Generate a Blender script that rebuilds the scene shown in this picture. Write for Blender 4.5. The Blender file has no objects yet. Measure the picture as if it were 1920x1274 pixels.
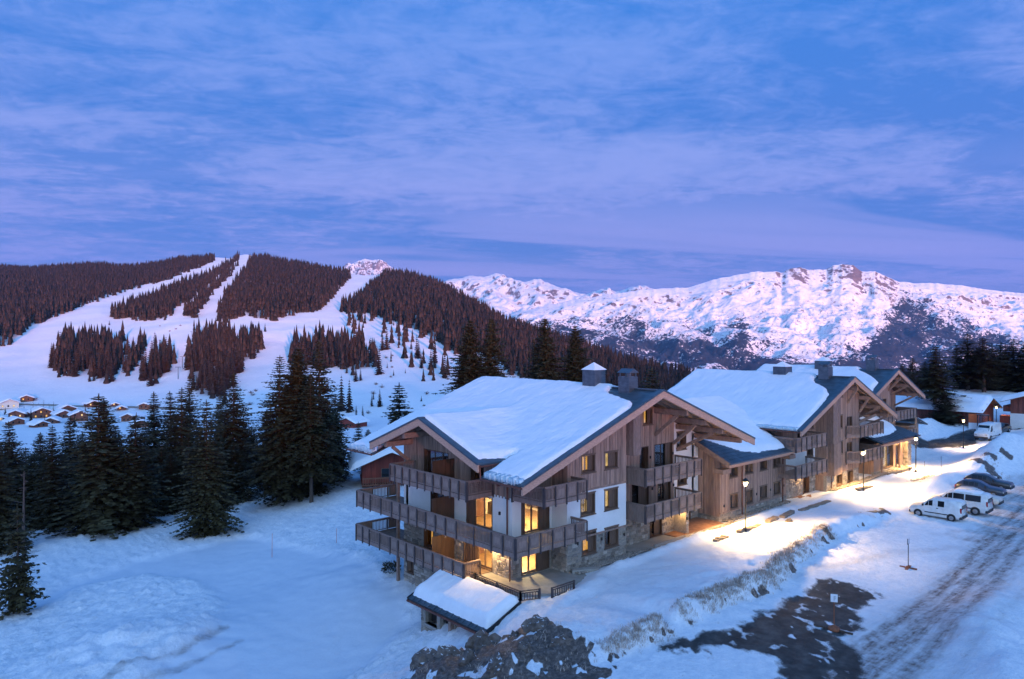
import bpy, bmesh, math, random
import numpy as np
from mathutils import Vector, Matrix, Euler

random.seed(7)
S = bpy.context.scene
C = S.collection

# ------------------------------------------------------------------ camera, sky, sun, exposure
FP = 1350.0            # focal length in pixels of the 1920-wide photograph
HC = 16.2              # height of the eye
HEAD = math.radians(48)
cam_d = bpy.data.cameras.new('camera')
cam = bpy.data.objects.new('camera', cam_d)
C.objects.link(cam)
cam.location = (0, 0, HC)
cam.rotation_euler = (math.radians(90), 0, HEAD - math.radians(90))
cam_d.sensor_width = 36
cam_d.lens = 36 * FP / 1920
cam_d.clip_start = 0.5
cam_d.clip_end = 60000
S.camera = cam

S.view_settings.view_transform = 'Standard'
S.view_settings.look = 'None'
S.view_settings.gamma = 1
S.view_settings.use_curve_mapping = False
S.view_settings.exposure = 0.26
S.cycles.use_denoising = True
try:
    S.cycles.denoiser = 'OPENIMAGEDENOISE'
except Exception:
    pass
S.cycles.max_bounces = 6
S.cycles.diffuse_bounces = 3
S.cycles.glossy_bounces = 2
S.cycles.transmission_bounces = 3
S.cycles.transparent_max_bounces = 8
S.cycles.volume_bounces = 0
S.cycles.sample_clamp_indirect = 4.0

SUN_EL = math.radians(3.4)
SUN_AZ = math.radians(48 + 180 + 22)      # where the glow comes from, measured from +X (behind the camera, to its left)
SUN_COL = (1.0, 0.41, 0.36)
SUN_E = 6.6

world = bpy.data.worlds.new('World')
S.world = world
world.use_nodes = True
wn = world.node_tree
wn.nodes.clear()

def N(tree, t, **kw):
    n = tree.nodes.new(t)
    for k, v in kw.items():
        if k == 'inp':
            for kk, vv in v.items():
                n.inputs[kk].default_value = vv
        else:
            setattr(n, k, v)
    return n

def link(tree, a, b):
    tree.links.new(a, b)

def ramp(tree, stops, fac=None, interp='LINEAR'):
    r = N(tree, 'ShaderNodeValToRGB')
    r.color_ramp.interpolation = interp
    els = r.color_ramp.elements
    while len(els) < len(stops):
        els.new(0.5)
    for e, (p, c) in zip(els, stops):
        e.position = p
        e.color = (c[0], c[1], c[2], 1) if not isinstance(c, (int, float)) else (c, c, c, 1)
    if fac is not None:
        link(tree, fac, r.inputs[0])
    return r

def mth(tree, op, a, b=None, c=None, clamp=False):
    n = N(tree, 'ShaderNodeMath', operation=op)
    n.use_clamp = clamp
    for i, v in enumerate((a, b, c)):
        if v is None:
            continue
        if isinstance(v, (int, float)):
            n.inputs[i].default_value = v
        else:
            link(tree, v, n.inputs[i])
    return n.outputs[0]

def mixc(tree, fac, a, b, blend='MIX'):
    n = N(tree, 'ShaderNodeMix', data_type='RGBA', blend_type=blend)
    n.clamp_factor = True
    for idx, v in ((0, fac), (6, a), (7, b)):
        if isinstance(v, (int, float)):
            n.inputs[idx].default_value = v
        elif isinstance(v, tuple):
            n.inputs[idx].default_value = (v[0], v[1], v[2], 1)
        else:
            link(tree, v, n.inputs[idx])
    return n.outputs[2]

def build_world():
    t = wn
    out = N(t, 'ShaderNodeOutputWorld')
    bg = N(t, 'ShaderNodeBackground')
    bg.inputs[1].default_value = 0.1
    link(t, bg.outputs[0], out.inputs[0])
    tc = N(t, 'ShaderNodeTexCoord')
    sky = N(t, 'ShaderNodeTexSky', sky_type='NISHITA')
    sky.sun_disc = False
    sky.sun_elevation = SUN_EL
    # nishita rotation runs clockwise from +Y
    sky.sun_rotation = math.radians(90) - SUN_AZ
    sky.altitude = 1700
    sky.air_density = 1.0
    sky.dust_density = 0.6
    sky.ozone_density = 3.0
    sep = N(t, 'ShaderNodeSeparateXYZ')
    link(t, tc.outputs['Generated'], sep.inputs[0])
    z = mth(t, 'MAXIMUM', sep.outputs[2], 0.0)
    # the dusk sky: violet low down, clear blue overhead
    grad = ramp(t, [(0.0, (1.75, 1.85, 5.2)), (0.06, (1.25, 1.85, 5.6)), (0.14, (0.88, 1.95, 6.1)), (0.24, (0.72, 2.05, 6.5)),
                    (0.42, (0.45, 2.2, 7.2)), (1.0, (0.32, 2.9, 9.0))], z)
    base = mixc(t, 0.16, grad.outputs[0], sky.outputs[0])
    # western glow opposite the view
    dv = N(t, 'ShaderNodeVectorMath', operation='DOT_PRODUCT')
    link(t, tc.outputs['Generated'], dv.inputs[0])
    dv.inputs[1].default_value = (math.cos(SUN_AZ - .26), math.sin(SUN_AZ - .26), 0.22)
    g = mth(t, 'MAXIMUM', dv.outputs['Value'], 0.0)
    g = mth(t, 'POWER', g, 3.2)
    base = mixc(t, mth(t, 'MULTIPLY', g, 0.85), base, (16.0, 24.0, 33.0))
    # cloud deck: directions projected on a high plane so the bands thin out with distance
    zz = mth(t, 'ADD', z, 0.10)
    dvx = mth(t, 'DIVIDE', sep.outputs[0], zz)
    dvy = mth(t, 'DIVIDE', sep.outputs[1], zz)
    comb = N(t, 'ShaderNodeCombineXYZ')
    link(t, dvx, comb.inputs[0]); link(t, dvy, comb.inputs[1])
    # the bands lie across the valley, a little askew
    ba = math.radians(-42 + 7)
    along = mth(t, 'ADD', mth(t, 'MULTIPLY', dvx, math.cos(ba)), mth(t, 'MULTIPLY', dvy, math.sin(ba)))
    across = mth(t, 'ADD', mth(t, 'MULTIPLY', dvx, -math.sin(ba)), mth(t, 'MULTIPLY', dvy, math.cos(ba)))
    mp = N(t, 'ShaderNodeCombineXYZ')
    link(t, mth(t, 'ADD', mth(t, 'MULTIPLY', along, 0.55), 1.3), mp.inputs[0]); link(t, mth(t, 'ADD', across, 0.4), mp.inputs[1])
    def cn_(vec, scale, detail, rough, dist):
        n = N(t, 'ShaderNodeTexNoise', noise_dimensions='3D')
        link(t, vec, n.inputs['Vector'])
        for k_, v_ in (('Scale', scale), ('Detail', detail), ('Roughness', rough), ('Distortion', dist)):
            n.inputs[k_].default_value = v_
        return n.outputs[0]
    n1 = cn_(mp.outputs[0], 0.95, 10, 0.60, 0.5)
    n2 = cn_(mp.outputs[0], 4.2, 9, 0.68, 1.0)
    n3 = cn_(comb.outputs[0], 0.38, 2, 0.5, 0.0)
    mot = cn_(comb.outputs[0], 10.0, 8, 0.66, 0.5)
    c = mth(t, 'ADD', n1, mth(t, 'MULTIPLY', mth(t, 'SUBTRACT', n2, 0.5), 0.60))
    c = mth(t, 'ADD', c, mth(t, 'MULTIPLY', mth(t, 'SUBTRACT', n3, 0.5), 0.75))
    c = mth(t, 'ADD', c, mth(t, 'MULTIPLY', mth(t, 'SUBTRACT', mot, 0.5), 0.40))
    cl = ramp(t, [(0.36, 0.0), (0.47, 0.30), (0.56, 0.68), (0.70, 1.0)], c)
    # long lens-shaped streaks low over the ridges
    lp = N(t, 'ShaderNodeCombineXYZ')
    link(t, mth(t, 'MULTIPLY', along, 0.22), lp.inputs[0]); link(t, mth(t, 'ADD', mth(t, 'MULTIPLY', across, 0.9), 3.7), lp.inputs[1])
    ln = cn_(lp.outputs[0], 1.15, 5, 0.5, 0.7)
    lens = ramp(t, [(0.49, 0.0), (0.56, 0.75), (0.66, 1.0)], ln)
    band = ramp(t, [(0.0, 0.0), (0.05, .9), (0.15, 0.9), (0.24, 0.0)], z)
    lens_f = mth(t, 'MULTIPLY', lens.outputs[0], band.outputs[0])
    # clouds get thinner towards the zenith
    thin = ramp(t, [(0.0, 0.45), (0.08, 0.60), (0.18, 0.85), (0.40, 0.75), (0.6, 0.45), (1.0, 0.25)], z)
    cf = mth(t, 'MAXIMUM', mth(t, 'MULTIPLY', cl.outputs[0], thin.outputs[0]), mth(t, 'MULTIPLY', lens_f, .75))
    ccol = ramp(t, [(0.0, (3.7, 2.9, 6.3)), (0.10, (3.4, 3.2, 6.9)), (0.22, (2.7, 3.35, 7.3)), (0.4, (2.0, 3.3, 7.7)), (1.0, (1.8, 3.6, 8.6))], z)
    col = mixc(t, cf, base, ccol.outputs[0])
    link(t, col, bg.inputs[0])

build_world()

sun_d = bpy.data.lights.new('sun', 'SUN')
sun = bpy.data.objects.new('sun', sun_d)
C.objects.link(sun)
sun_d.energy = SUN_E
sun_d.angle = math.radians(1.6)
sun_d.color = SUN_COL
sd = Vector((math.cos(SUN_AZ) * math.cos(SUN_EL), math.sin(SUN_AZ) * math.cos(SUN_EL), math.sin(SUN_EL)))
sun.rotation_euler = sd.to_track_quat('Z', 'Y').to_euler()
sun.location = (0, 0, 80)

# ------------------------------------------------------------------ small helpers
FW = np.array([math.cos(HEAD), math.sin(HEAD), 0.0])
RT = np.array([math.sin(HEAD), -math.cos(HEAD), 0.0])
EYE = np.array([0, 0, HC])

def ray(x, y):
    return FW + RT * ((x - 960) / FP) - np.array([0, 0, 1.0]) * ((y - 637) / FP)
def onZ(x, y, z):
    d = ray(x, y); return EYE + d * ((z - HC) / d[2])
def onX(x, y, u):
    d = ray(x, y); return EYE + d * (u / d[0])
def onY(x, y, v):
    d = ray(x, y); return EYE + d * (v / d[1])
def col(x, D):
    k = (np.asarray(x, float) - 960) / FP
    return (FW[0] + RT[0] * k) * D, (FW[1] + RT[1] * k) * D

def tag(o, label=None, cat=None, group=None, kind=None):
    if label: o['label'] = label
    if cat: o['category'] = cat
    if group: o['group'] = group
    if kind: o['kind'] = kind
    return o

def thing(name, label, cat, loc=(0, 0, 0), rz=0.0, group=None):
    o = bpy.data.objects.new(name, None)
    o.empty_display_size = 0.3
    C.objects.link(o)
    o.location = loc
    o.rotation_euler = (0, 0, rz)
    return tag(o, label, cat, group)

LOCAL = set()
def lthing(*a, **k):
    """a thing whose parts are built round its own origin"""
    t = thing(*a, **k); LOCAL.add(t.name); return t

class MB:
    """collects faces, then links them as one mesh object"""
    def __init__(self):
        self.v = []; self.f = []; self.m = []
    def face(self, pts, mi=0):
        n = len(self.v)
        self.v += [tuple(p) for p in pts]
        self.f.append(tuple(range(n, n + len(pts)))); self.m.append(mi)
    def hexa(self, b, t, mi=0):
        n = len(self.v)
        self.v += [tuple(p) for p in b] + [tuple(p) for p in t]
        for q in ((3, 2, 1, 0), (4, 5, 6, 7), (0, 1, 5, 4), (1, 2, 6, 5), (2, 3, 7, 6), (3, 0, 4, 7)):
            self.f.append(tuple(n + i for i in q)); self.m.append(mi)
    def box(self, x0, x1, y0, y1, z0, z1, mi=0):
        self.hexa([(x0, y0, z0), (x1, y0, z0), (x1, y1, z0), (x0, y1, z0)],
                  [(x0, y0, z1), (x1, y0, z1), (x1, y1, z1), (x0, y1, z1)], mi)
    def beam(self, p, q, w, h, mi=0, up=(0, 0, 1)):
        p = Vector(p); q = Vector(q)
        d = (q - p).normalized()
        u = Vector(up)
        s = d.cross(u)
        if s.length < 1e-4:
            s = d.cross(Vector((1, 0, 0)))
        s.normalize(); u = s.cross(d).normalized()
        s *= w / 2; u *= h / 2
        self.hexa([p - s - u, p + s - u, p + s + u, p - s + u], [q - s - u, q + s - u, q + s + u, q - s + u], mi)
    def tube(self, p, q, r0, r1=None, n=8, mi=0, caps=True):
        r1 = r0 if r1 is None else r1
        p = Vector(p); q = Vector(q)
        d = (q - p).normalized()
        a = d.cross(Vector((0, 0, 1)))
        if a.length < 1e-3:
            a = Vector((1, 0, 0))
        a.normalize(); b = d.cross(a)
        k = len(self.v)
        for c0, r in ((p, r0), (q, r1)):
            for i in range(n):
                t = 2 * math.pi * i / n
                self.v.append(tuple(c0 + a * (r * math.cos(t)) + b * (r * math.sin(t))))
        for i in range(n):
            j = (i + 1) % n
            self.f.append((k + i, k + j, k + n + j, k + n + i)); self.m.append(mi)
        if caps:
            self.f.append(tuple(k + i for i in reversed(range(n)))); self.m.append(mi)
            self.f.append(tuple(k + n + i for i in range(n))); self.m.append(mi)
    def prism(self, pts, vec, mi=0):
        n = len(pts); k = len(self.v)
        vec = Vector(vec)
        self.v += [tuple(Vector(p)) for p in pts] + [tuple(Vector(p) + vec) for p in pts]
        self.f.append(tuple(k + i for i in reversed(range(n)))); self.m.append(mi)
        self.f.append(tuple(k + n + i for i in range(n))); self.m.append(mi)
        for i in range(n):
            j = (i + 1) % n
            self.f.append((k + i, k + j, k + n + j, k + n + i)); self.m.append(mi)
    def lathe(self, prof, n=12, c=(0, 0, 0), mi=0):
        k = len(self.v)
        for r, z in prof:
            for i in range(n):
                t = 2 * math.pi * i / n
                self.v.append((c[0] + r * math.cos(t), c[1] + r * math.sin(t), c[2] + z))
        for a in range(len(prof) - 1):
            for i in range(n):
                j = (i + 1) % n
                self.f.append((k + a * n + i, k + a * n + j, k + (a + 1) * n + j, k + (a + 1) * n + i)); self.m.append(mi)
    def build(self, name, mats, parent=None, smooth=False, fix=True):
        me = bpy.data.meshes.new(name)
        me.from_pydata(self.v, [], self.f)
        if not isinstance(mats, (list, tuple)):
            mats = [mats]
        for m in mats:
            me.materials.append(m)
        if len(mats) > 1:
            me.polygons.foreach_set('material_index', self.m)
        bm = bmesh.new(); bm.from_mesh(me)
        if fix:
            bmesh.ops.recalc_face_normals(bm, faces=bm.faces)
        bm.to_mesh(me); bm.free()
        if smooth:
            me.polygons.foreach_set('use_smooth', [True] * len(me.polygons))
        me.update()
        return put(name, me, parent)

def put(name, me, parent=None):
    o = bpy.data.objects.new(name, me)
    C.objects.link(o)
    if parent is not None:
        o.parent = parent
        if parent.type == 'EMPTY' and parent.name not in LOCAL:
            o.matrix_parent_inverse = parent.matrix_basis.inverted()
    return o

def np_mesh(name, V, F, mats, smooth=False):
    """fast mesh from arrays, F is (n,3) or (n,4)"""
    me = bpy.data.meshes.new(name)
    V = np.asarray(V, dtype=np.float32); F = np.asarray(F, dtype=np.int32)
    k = F.shape[1]
    me.vertices.add(len(V)); me.vertices.foreach_set('co', V.ravel())
    me.loops.add(F.size); me.loops.foreach_set('vertex_index', F.ravel())
    me.polygons.add(len(F))
    me.polygons.foreach_set('loop_start', np.arange(0, F.size, k, dtype=np.int32))
    me.polygons.foreach_set('loop_total', np.full(len(F), k, dtype=np.int32))
    if smooth:
        me.polygons.foreach_set('use_smooth', np.ones(len(F), dtype=bool))
    for m in (mats if isinstance(mats, (list, tuple)) else [mats]):
        me.materials.append(m)
    me.update(calc_edges=True)
    return me

def set_attr(me, name, arr):
    a = me.attributes.new(name, 'FLOAT', 'POINT')
    a.data.foreach_set('value', np.asarray(arr, dtype=np.float32).ravel())

def copy_tree(o, parent=None):
    c = o.copy()
    C.objects.link(c)
    if parent is not None:
        c.parent = parent
    for ch in list(o.children):
        copy_tree(ch, c)
    return c

# ---- noise
_rs = np.random.RandomState(11)
_perm = np.concatenate([_rs.permutation(256)] * 3)
_ang = _rs.rand(256) * 2 * np.pi
_gx, _gy = np.cos(_ang), np.sin(_ang)
def pnoise(x, y):
    x = np.asarray(x, float); y = np.asarray(y, float)
    xi = np.floor(x).astype(int); yi = np.floor(y).astype(int)
    xf = x - xi; yf = y - yi
    u = xf * xf * xf * (xf * (xf * 6 - 15) + 10); v = yf * yf * yf * (yf * (yf * 6 - 15) + 10)
    def g(ix, iy, fx, fy):
        h = _perm[(_perm[ix & 255] + iy) & 255]
        return _gx[h] * fx + _gy[h] * fy
    a = g(xi, yi, xf, yf); b = g(xi + 1, yi, xf - 1, yf)
    c = g(xi, yi + 1, xf, yf - 1); d = g(xi + 1, yi + 1, xf - 1, yf - 1)
    return (a + (b - a) * u) * (1 - v) + (c + (d - c) * u) * v
def fbm(x, y, o=4, gain=0.5):
    s = 0; a = 1.0
    for i in range(o):
        s = s + a * pnoise(x + 17.3 * i, y - 9.1 * i); x = x * 2.03; y = y * 2.03; a *= gain
    return s
def ridged(x, y, o=5, gain=0.5):
    s = 0; a = 1.0; t = 0
    for i in range(o):
        s = s + a * (1 - np.abs(pnoise(x + 31.7 * i, y + 5.9 * i)) * 2); t += a
        x = x * 2.07; y = y * 2.07; a *= gain
    return s / t
def sstep(a, b, x):
    t = np.clip((np.asarray(x, float) - a) / (b - a), 0, 1)
    return t * t * (3 - 2 * t)

def poly_sd(px, py, P):
    """signed distance (positive inside) of points to polygon P"""
    px = np.asarray(px, float); py = np.asarray(py, float)
    d = np.full(px.shape, 1e18); ins = np.zeros(px.shape, bool)
    n = len(P)
    for i in range(n):
        x0, y0 = P[i]; x1, y1 = P[(i + 1) % n]
        ex, ey = x1 - x0, y1 - y0
        L = ex * ex + ey * ey + 1e-12
        t = np.clip(((px - x0) * ex + (py - y0) * ey) / L, 0, 1)
        d = np.minimum(d, (px - x0 - t * ex) ** 2 + (py - y0 - t * ey) ** 2)
        if abs(ey) > 1e-12:
            c = ((y0 > py) != (y1 > py)) & (px < ex * (py - y0) / ey + x0)
            ins ^= c
    d = np.sqrt(d)
    return np.where(ins, d, -d)

def line_d(px, py, P):
    """distance to an open polyline"""
    d = np.full(np.shape(px), 1e18)
    for (x0, y0), (x1, y1) in zip(P[:-1], P[1:]):
        ex, ey = x1 - x0, y1 - y0
        t = np.clip(((px - x0) * ex + (py - y0) * ey) / (ex * ex + ey * ey + 1e-12), 0, 1)
        d = np.minimum(d, np.hypot(px - x0 - t * ex, py - y0 - t * ey))
    return d

# ------------------------------------------------------------------ materials
def mat(name):
    m = bpy.data.materials.new(name)
    m.use_nodes = True
    t = m.node_tree
    b = t.nodes['Principled BSDF']
    return m, t, b

def bump(t, b, h, strength=0.3, dist=0.05):
    n = N(t, 'ShaderNodeBump')
    n.inputs['Strength'].default_value = strength
    n.inputs['Distance'].default_value = dist
    link(t, h, n.inputs['Height'])
    link(t, n.outputs[0], b.inputs['Normal'])
    return n

def noise(t, scale, detail=4, rough=0.55, vec=None, dist=0.0):
    n = N(t, 'ShaderNodeTexNoise')
    n.inputs['Scale'].default_value = scale
    n.inputs['Detail'].default_value = detail
    n.inputs['Roughness'].default_value = rough
    n.inputs['Distortion'].default_value = dist
    if vec is not None:
        link(t, vec, n.inputs['Vector'])
    return n.outputs[0]

def objco(t, scale=(1, 1, 1)):
    tc = N(t, 'ShaderNodeTexCoord')
    mp = N(t, 'ShaderNodeMapping')
    mp.inputs['Scale'].default_value = scale
    link(t, tc.outputs['Object'], mp.inputs[0])
    return mp.outputs[0]

def plain(name, c, rough=0.6, metal=0.0, var=0.25, scale=3.0, bmp=0.15, stretch=(1, 1, 1), island=0.0, bdist=0.02):
    """a base colour with grain, wear and, for joined pieces, a tone of its own per piece"""
    m, t, b = mat(name)
    v = objco(t, stretch)
    n = noise(t, scale, 6, 0.6, v)
    lo = tuple(x * (1 - var) for x in c); hi = tuple(min(1, x * (1 + var)) for x in c)
    r = ramp(t, [(0.3, lo), (0.7, hi)], n)
    out = r.outputs[0]
    if island:
        g = N(t, 'ShaderNodeNewGeometry')
        k = mth(t, 'ADD', mth(t, 'MULTIPLY', g.outputs['Random Per Island'], 2 * island), 1 - island)
        hs = N(t, 'ShaderNodeHueSaturation')
        link(t, out, hs.inputs['Color']); link(t, k, hs.inputs['Value'])
        out = hs.outputs[0]
    link(t, out, b.inputs['Base Color'])
    b.inputs['Roughness'].default_value = rough
    b.inputs['Metallic'].default_value = metal
    if bmp:
        n2 = noise(t, scale * 4, 5, 0.6, v)
        bump(t, b, n2, bmp, bdist)
    return m

M = {}
M['wood'] = plain('weathered_wood', (0.305, 0.195, 0.147), 0.75, var=0.3, scale=2.2, stretch=(4, 4, 0.35), island=0.28, bmp=0.3)
M['beam'] = plain('beam_wood', (0.27, 0.175, 0.135), 0.7, var=0.3, scale=3, stretch=(1, 1, 1), island=0.15, bmp=0.3)
M['barge'] = plain('fascia_wood', (0.45, 0.27, 0.195), 0.7, var=0.22, scale=3, stretch=(1.5, 1.5, 6), island=0.12, bmp=0.25)
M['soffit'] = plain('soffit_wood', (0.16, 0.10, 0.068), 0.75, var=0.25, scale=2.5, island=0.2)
M['rail'] = plain('balcony_wood', (0.21, 0.142, 0.118), 0.7, var=0.28, scale=3, stretch=(3, 3, 0.8), island=0.15, bmp=0.25)
M['panel'] = plain('balcony_panel_wood', (0.22, 0.15, 0.124), 0.65, var=0.25, scale=3, stretch=(4, 4, 0.6), island=0.2, bmp=0.25)
M['post'] = plain('dark_post', (0.055, 0.042, 0.045), 0.6, var=0.3)
M['screen'] = plain('screen_wood', (0.085, 0.042, 0.024), 0.55, var=0.25, scale=2, stretch=(3, 3, 0.3), island=0.15)
M['reveal'] = plain('window_wood', (0.13, 0.078, 0.052), 0.6, var=0.25, scale=3, stretch=(3, 3, 0.5))
M['deck'] = plain('deck_boards', (0.22, 0.14, 0.09), 0.6, var=0.25, scale=3, island=0.15)
M['white'] = plain('white_render', (0.76, 0.75, 0.74), 0.85, var=0.05, scale=1.2, bmp=0.12)
M['mortar'] = plain('mortar', (0.27, 0.24, 0.21), 0.9, var=0.25, scale=6, bmp=0.4)
M['metal'] = plain('slate_grey_roof', (0.045, 0.068, 0.088), 0.42, var=0.35, scale=1.5, bmp=0.15, island=0.2)
M['zinc'] = plain('zinc_sheet', (0.10, 0.125, 0.15), 0.4, 0.5, var=0.3, scale=2.5, island=0.1)
M['copper'] = plain('brown_copper', (0.16, 0.060, 0.038), 0.45, 0.4, var=0.3, scale=4)
M['dark'] = plain('unlit_black', (0.012, 0.010, 0.010), 0.8, var=0.3)  # near-black colour stands in for the shade inside rooms and openings
M['black'] = plain('black_metal', (0.02, 0.02, 0.024), 0.45, 0.3, var=0.3)
M['concrete'] = plain('concrete', (0.30, 0.285, 0.26), 0.8, var=0.18, scale=1.3, bmp=0.3)
M['brickfloor'] = plain('terracotta_paving', (0.26, 0.125, 0.07), 0.75, var=0.3, scale=3)
M['bark'] = plain('bark', (0.075, 0.055, 0.045), 0.9, var=0.4, scale=8, stretch=(3, 3, 0.4), bmp=0.6)
M['redwood'] = plain('red_stained_wood', (0.20, 0.035, 0.022), 0.7, var=0.3, scale=2.5, stretch=(4, 4, 0.4), island=0.25)
M['brownwood'] = plain('brown_boarding', (0.17, 0.055, 0.042), 0.75, var=0.3, scale=2.5, stretch=(4, 4, 0.3), island=0.25)
M['warmwood'] = plain('village_wood', (0.17, 0.07, 0.042), 0.75, var=0.3, scale=1.5, island=0.2)
M['cream'] = plain('cream_room_wall', (0.78, 0.66, 0.47), 0.8, var=0.06, scale=1.5)
M['roomfloor'] = plain('room_floor', (0.42, 0.25, 0.12), 0.5, var=0.2, scale=3)
M['redcloth'] = plain('red_fabric', (0.55, 0.025, 0.02), 0.8, var=0.2)
M['whitecloth'] = plain('white_fabric', (0.75, 0.70, 0.62), 0.8, var=0.1)
M['rust'] = plain('rusty_steel', (0.22, 0.075, 0.035), 0.8, var=0.4, scale=8, bmp=0.4)
M['orange'] = plain('orange_plastic', (0.6, 0.12, 0.03), 0.6, var=0.2)
M['signwhite'] = plain('sign_white', (0.72, 0.74, 0.78), 0.5, var=0.04)
M['signblue'] = plain('sign_blue', (0.06, 0.16, 0.45), 0.5, var=0.05)
M['tyre'] = plain('tyre_rubber', (0.018, 0.018, 0.02), 0.85, var=0.3, scale=10)
M['rim'] = plain('wheel_rim', (0.30, 0.31, 0.33), 0.35, 0.7, var=0.15)
M['plastic'] = plain('black_plastic', (0.025, 0.025, 0.028), 0.6, var=0.2)
M['log'] = plain('grey_logs', (0.20, 0.155, 0.12), 0.85, var=0.35, scale=4, island=0.25, bmp=0.5)

def paint(name, c):
    m, t, b = mat(name)
    v = objco(t)
    n = noise(t, 2.2, 5, 0.6, v)
    dirt = ramp(t, [(0.42, (c[0], c[1], c[2])), (0.75, (c[0] * .72 + .02, c[1] * .70 + .016, c[2] * .68 + .012))], n)
    link(t, dirt.outputs[0], b.inputs['Base Color'])
    b.inputs['Roughness'].default_value = 0.32
    b.inputs['Coat Weight'].default_value = 0.5
    b.inputs['Coat Roughness'].default_value = 0.08
    return m
M['carwhite'] = paint('white_car_paint', (0.72, 0.72, 0.72))
M['carblue'] = paint('dark_blue_car_paint', (0.02, 0.03, 0.055))
M['carblack'] = paint('black_car_paint', (0.018, 0.02, 0.024))
M['carbeige'] = paint('off_white_car_paint', (0.62, 0.58, 0.52))

def glassmat(name, tint, tr=0.0, rough=0.03):
    m, t, b = mat(name)
    t.nodes.remove(b)
    out = t.nodes['Material Output']
    gl = N(t, 'ShaderNodeBsdfGlossy'); gl.inputs['Roughness'].default_value = rough
    gl.inputs['Color'].default_value = (0.9, 0.9, 0.92, 1)
    tp = N(t, 'ShaderNodeBsdfTransparent'); tp.inputs['Color'].default_value = (*tint, 1)
    fr = N(t, 'ShaderNodeLayerWeight'); fr.inputs['Blend'].default_value = .5
    mx = N(t, 'ShaderNodeMixShader')
    k = mth(t, 'ADD', mth(t, 'MULTIPLY', mth(t, 'POWER', fr.outputs['Facing'], 4.0), .8), .035 + tr)
    link(t, k, mx.inputs[0])
    link(t, tp.outputs[0], mx.inputs[1]); link(t, gl.outputs[0], mx.inputs[2])
    link(t, mx.outputs[0], out.inputs[0])
    return m
M['glass'] = glassmat('window_glass', (0.92, 0.93, 0.92), 0.06)
M['darkglass'] = glassmat('tinted_car_glass', (0.10, 0.12, 0.13), 0.05)

def emit(name, c, s, var=0.0, scale=3.0):
    m, t, b = mat(name)
    b.inputs['Base Color'].default_value = (c[0] * .5, c[1] * .5, c[2] * .5, 1)
    b.inputs['Emission Color'].default_value = (*c, 1)
    b.inputs['Emission Strength'].default_value = s
    if var:
        v = objco(t)
        n = noise(t, scale, 4, 0.6, v)
        r = ramp(t, [(0.35, tuple(x * (1 - var) for x in c)), (0.65, c)], n)
        link(t, r.outputs[0], b.inputs['Emission Color'])
    return m
M['bulb'] = emit('lamp_bulb', (1.0, 0.80, 0.42), 30)
def lanternglass():
    m, t, b = mat('lantern_glass')
    out = t.nodes['Material Output']
    b.inputs['Emission Color'].default_value = (1, .74, .30, 1); b.inputs['Emission Strength'].default_value = 2.2
    tp = N(t, 'ShaderNodeBsdfTransparent'); mx = N(t, 'ShaderNodeMixShader'); mx.inputs[0].default_value = .45
    link(t, tp.outputs[0], mx.inputs[1]); link(t, b.outputs[0], mx.inputs[2]); link(t, mx.outputs[0], out.inputs[0])
    return m
M['lanternglass'] = lanternglass()
M['curtain_lit'] = emit('lit_curtain', (1.0, 0.50, 0.10), 0.85, 0.45, 2.5)
M['curtain_pale'] = emit('lit_window_room', (1.0, 0.66, 0.24), 1.0, 0.6, 2.2)
M['roomglow'] = emit('room_lamp', (1.0, 0.72, 0.36), 6)
M['whitelamp'] = emit('white_lamp', (0.92, 0.96, 1.0), 25)

def snow_mat(name, base=(0.83, 0.85, 0.88), b1=0.35, scale=1.0):
    m, t, b = mat(name)
    v = objco(t)
    n1 = noise(t, 0.9 * scale, 5, 0.6, v)
    n2 = noise(t, 6.0 * scale, 6, 0.65, v)
    r = ramp(t, [(0.3, tuple(x * 0.94 for x in base)), (0.7, base)], n1)
    link(t, r.outputs[0], b.inputs['Base Color'])
    b.inputs['Roughness'].default_value = 0.62
    b.inputs['Specular IOR Level'].default_value = 0.3
    h = mth(t, 'ADD', mth(t, 'MULTIPLY', n1, 1.0), mth(t, 'MULTIPLY', n2, 0.35))
    bump(t, b, h, b1, 0.12)
    return m
def roof_snow_mat():
    m, t, b = mat('roof_snow')
    v = objco(t); vs = objco(t, (.22, 1.5, .6))
    n1 = noise(t, .7, 6, .6, v); n2 = noise(t, 5, 6, .65, v); st = noise(t, 2.4, 4, .55, vs)
    r = ramp(t, [(.3, (.79, .81, .85)), (.7, (.86, .87, .90))], n1)
    pit = ramp(t, [(.73, (1, 1, 1)), (.80, (.72, .70, .70))], noise(t, 3.1, 3, .5, v))
    link(t, mixc(t, 1.0, r.outputs[0], pit.outputs[0], 'MULTIPLY'), b.inputs['Base Color'])
    b.inputs['Roughness'].default_value = .6; b.inputs['Specular IOR Level'].default_value = .3
    h = mth(t, 'ADD', mth(t, 'ADD', mth(t, 'MULTIPLY', n1, .9), mth(t, 'MULTIPLY', n2, .22)), mth(t, 'MULTIPLY', st, 1.0))
    bump(t, b, h, .42, .16)
    return m
M['roofsnow'] = roof_snow_mat()
M['ice'] = plain('blue_ice', (0.50, 0.64, 0.72), 0.3, var=0.15, scale=4, bmp=0.5)

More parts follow.
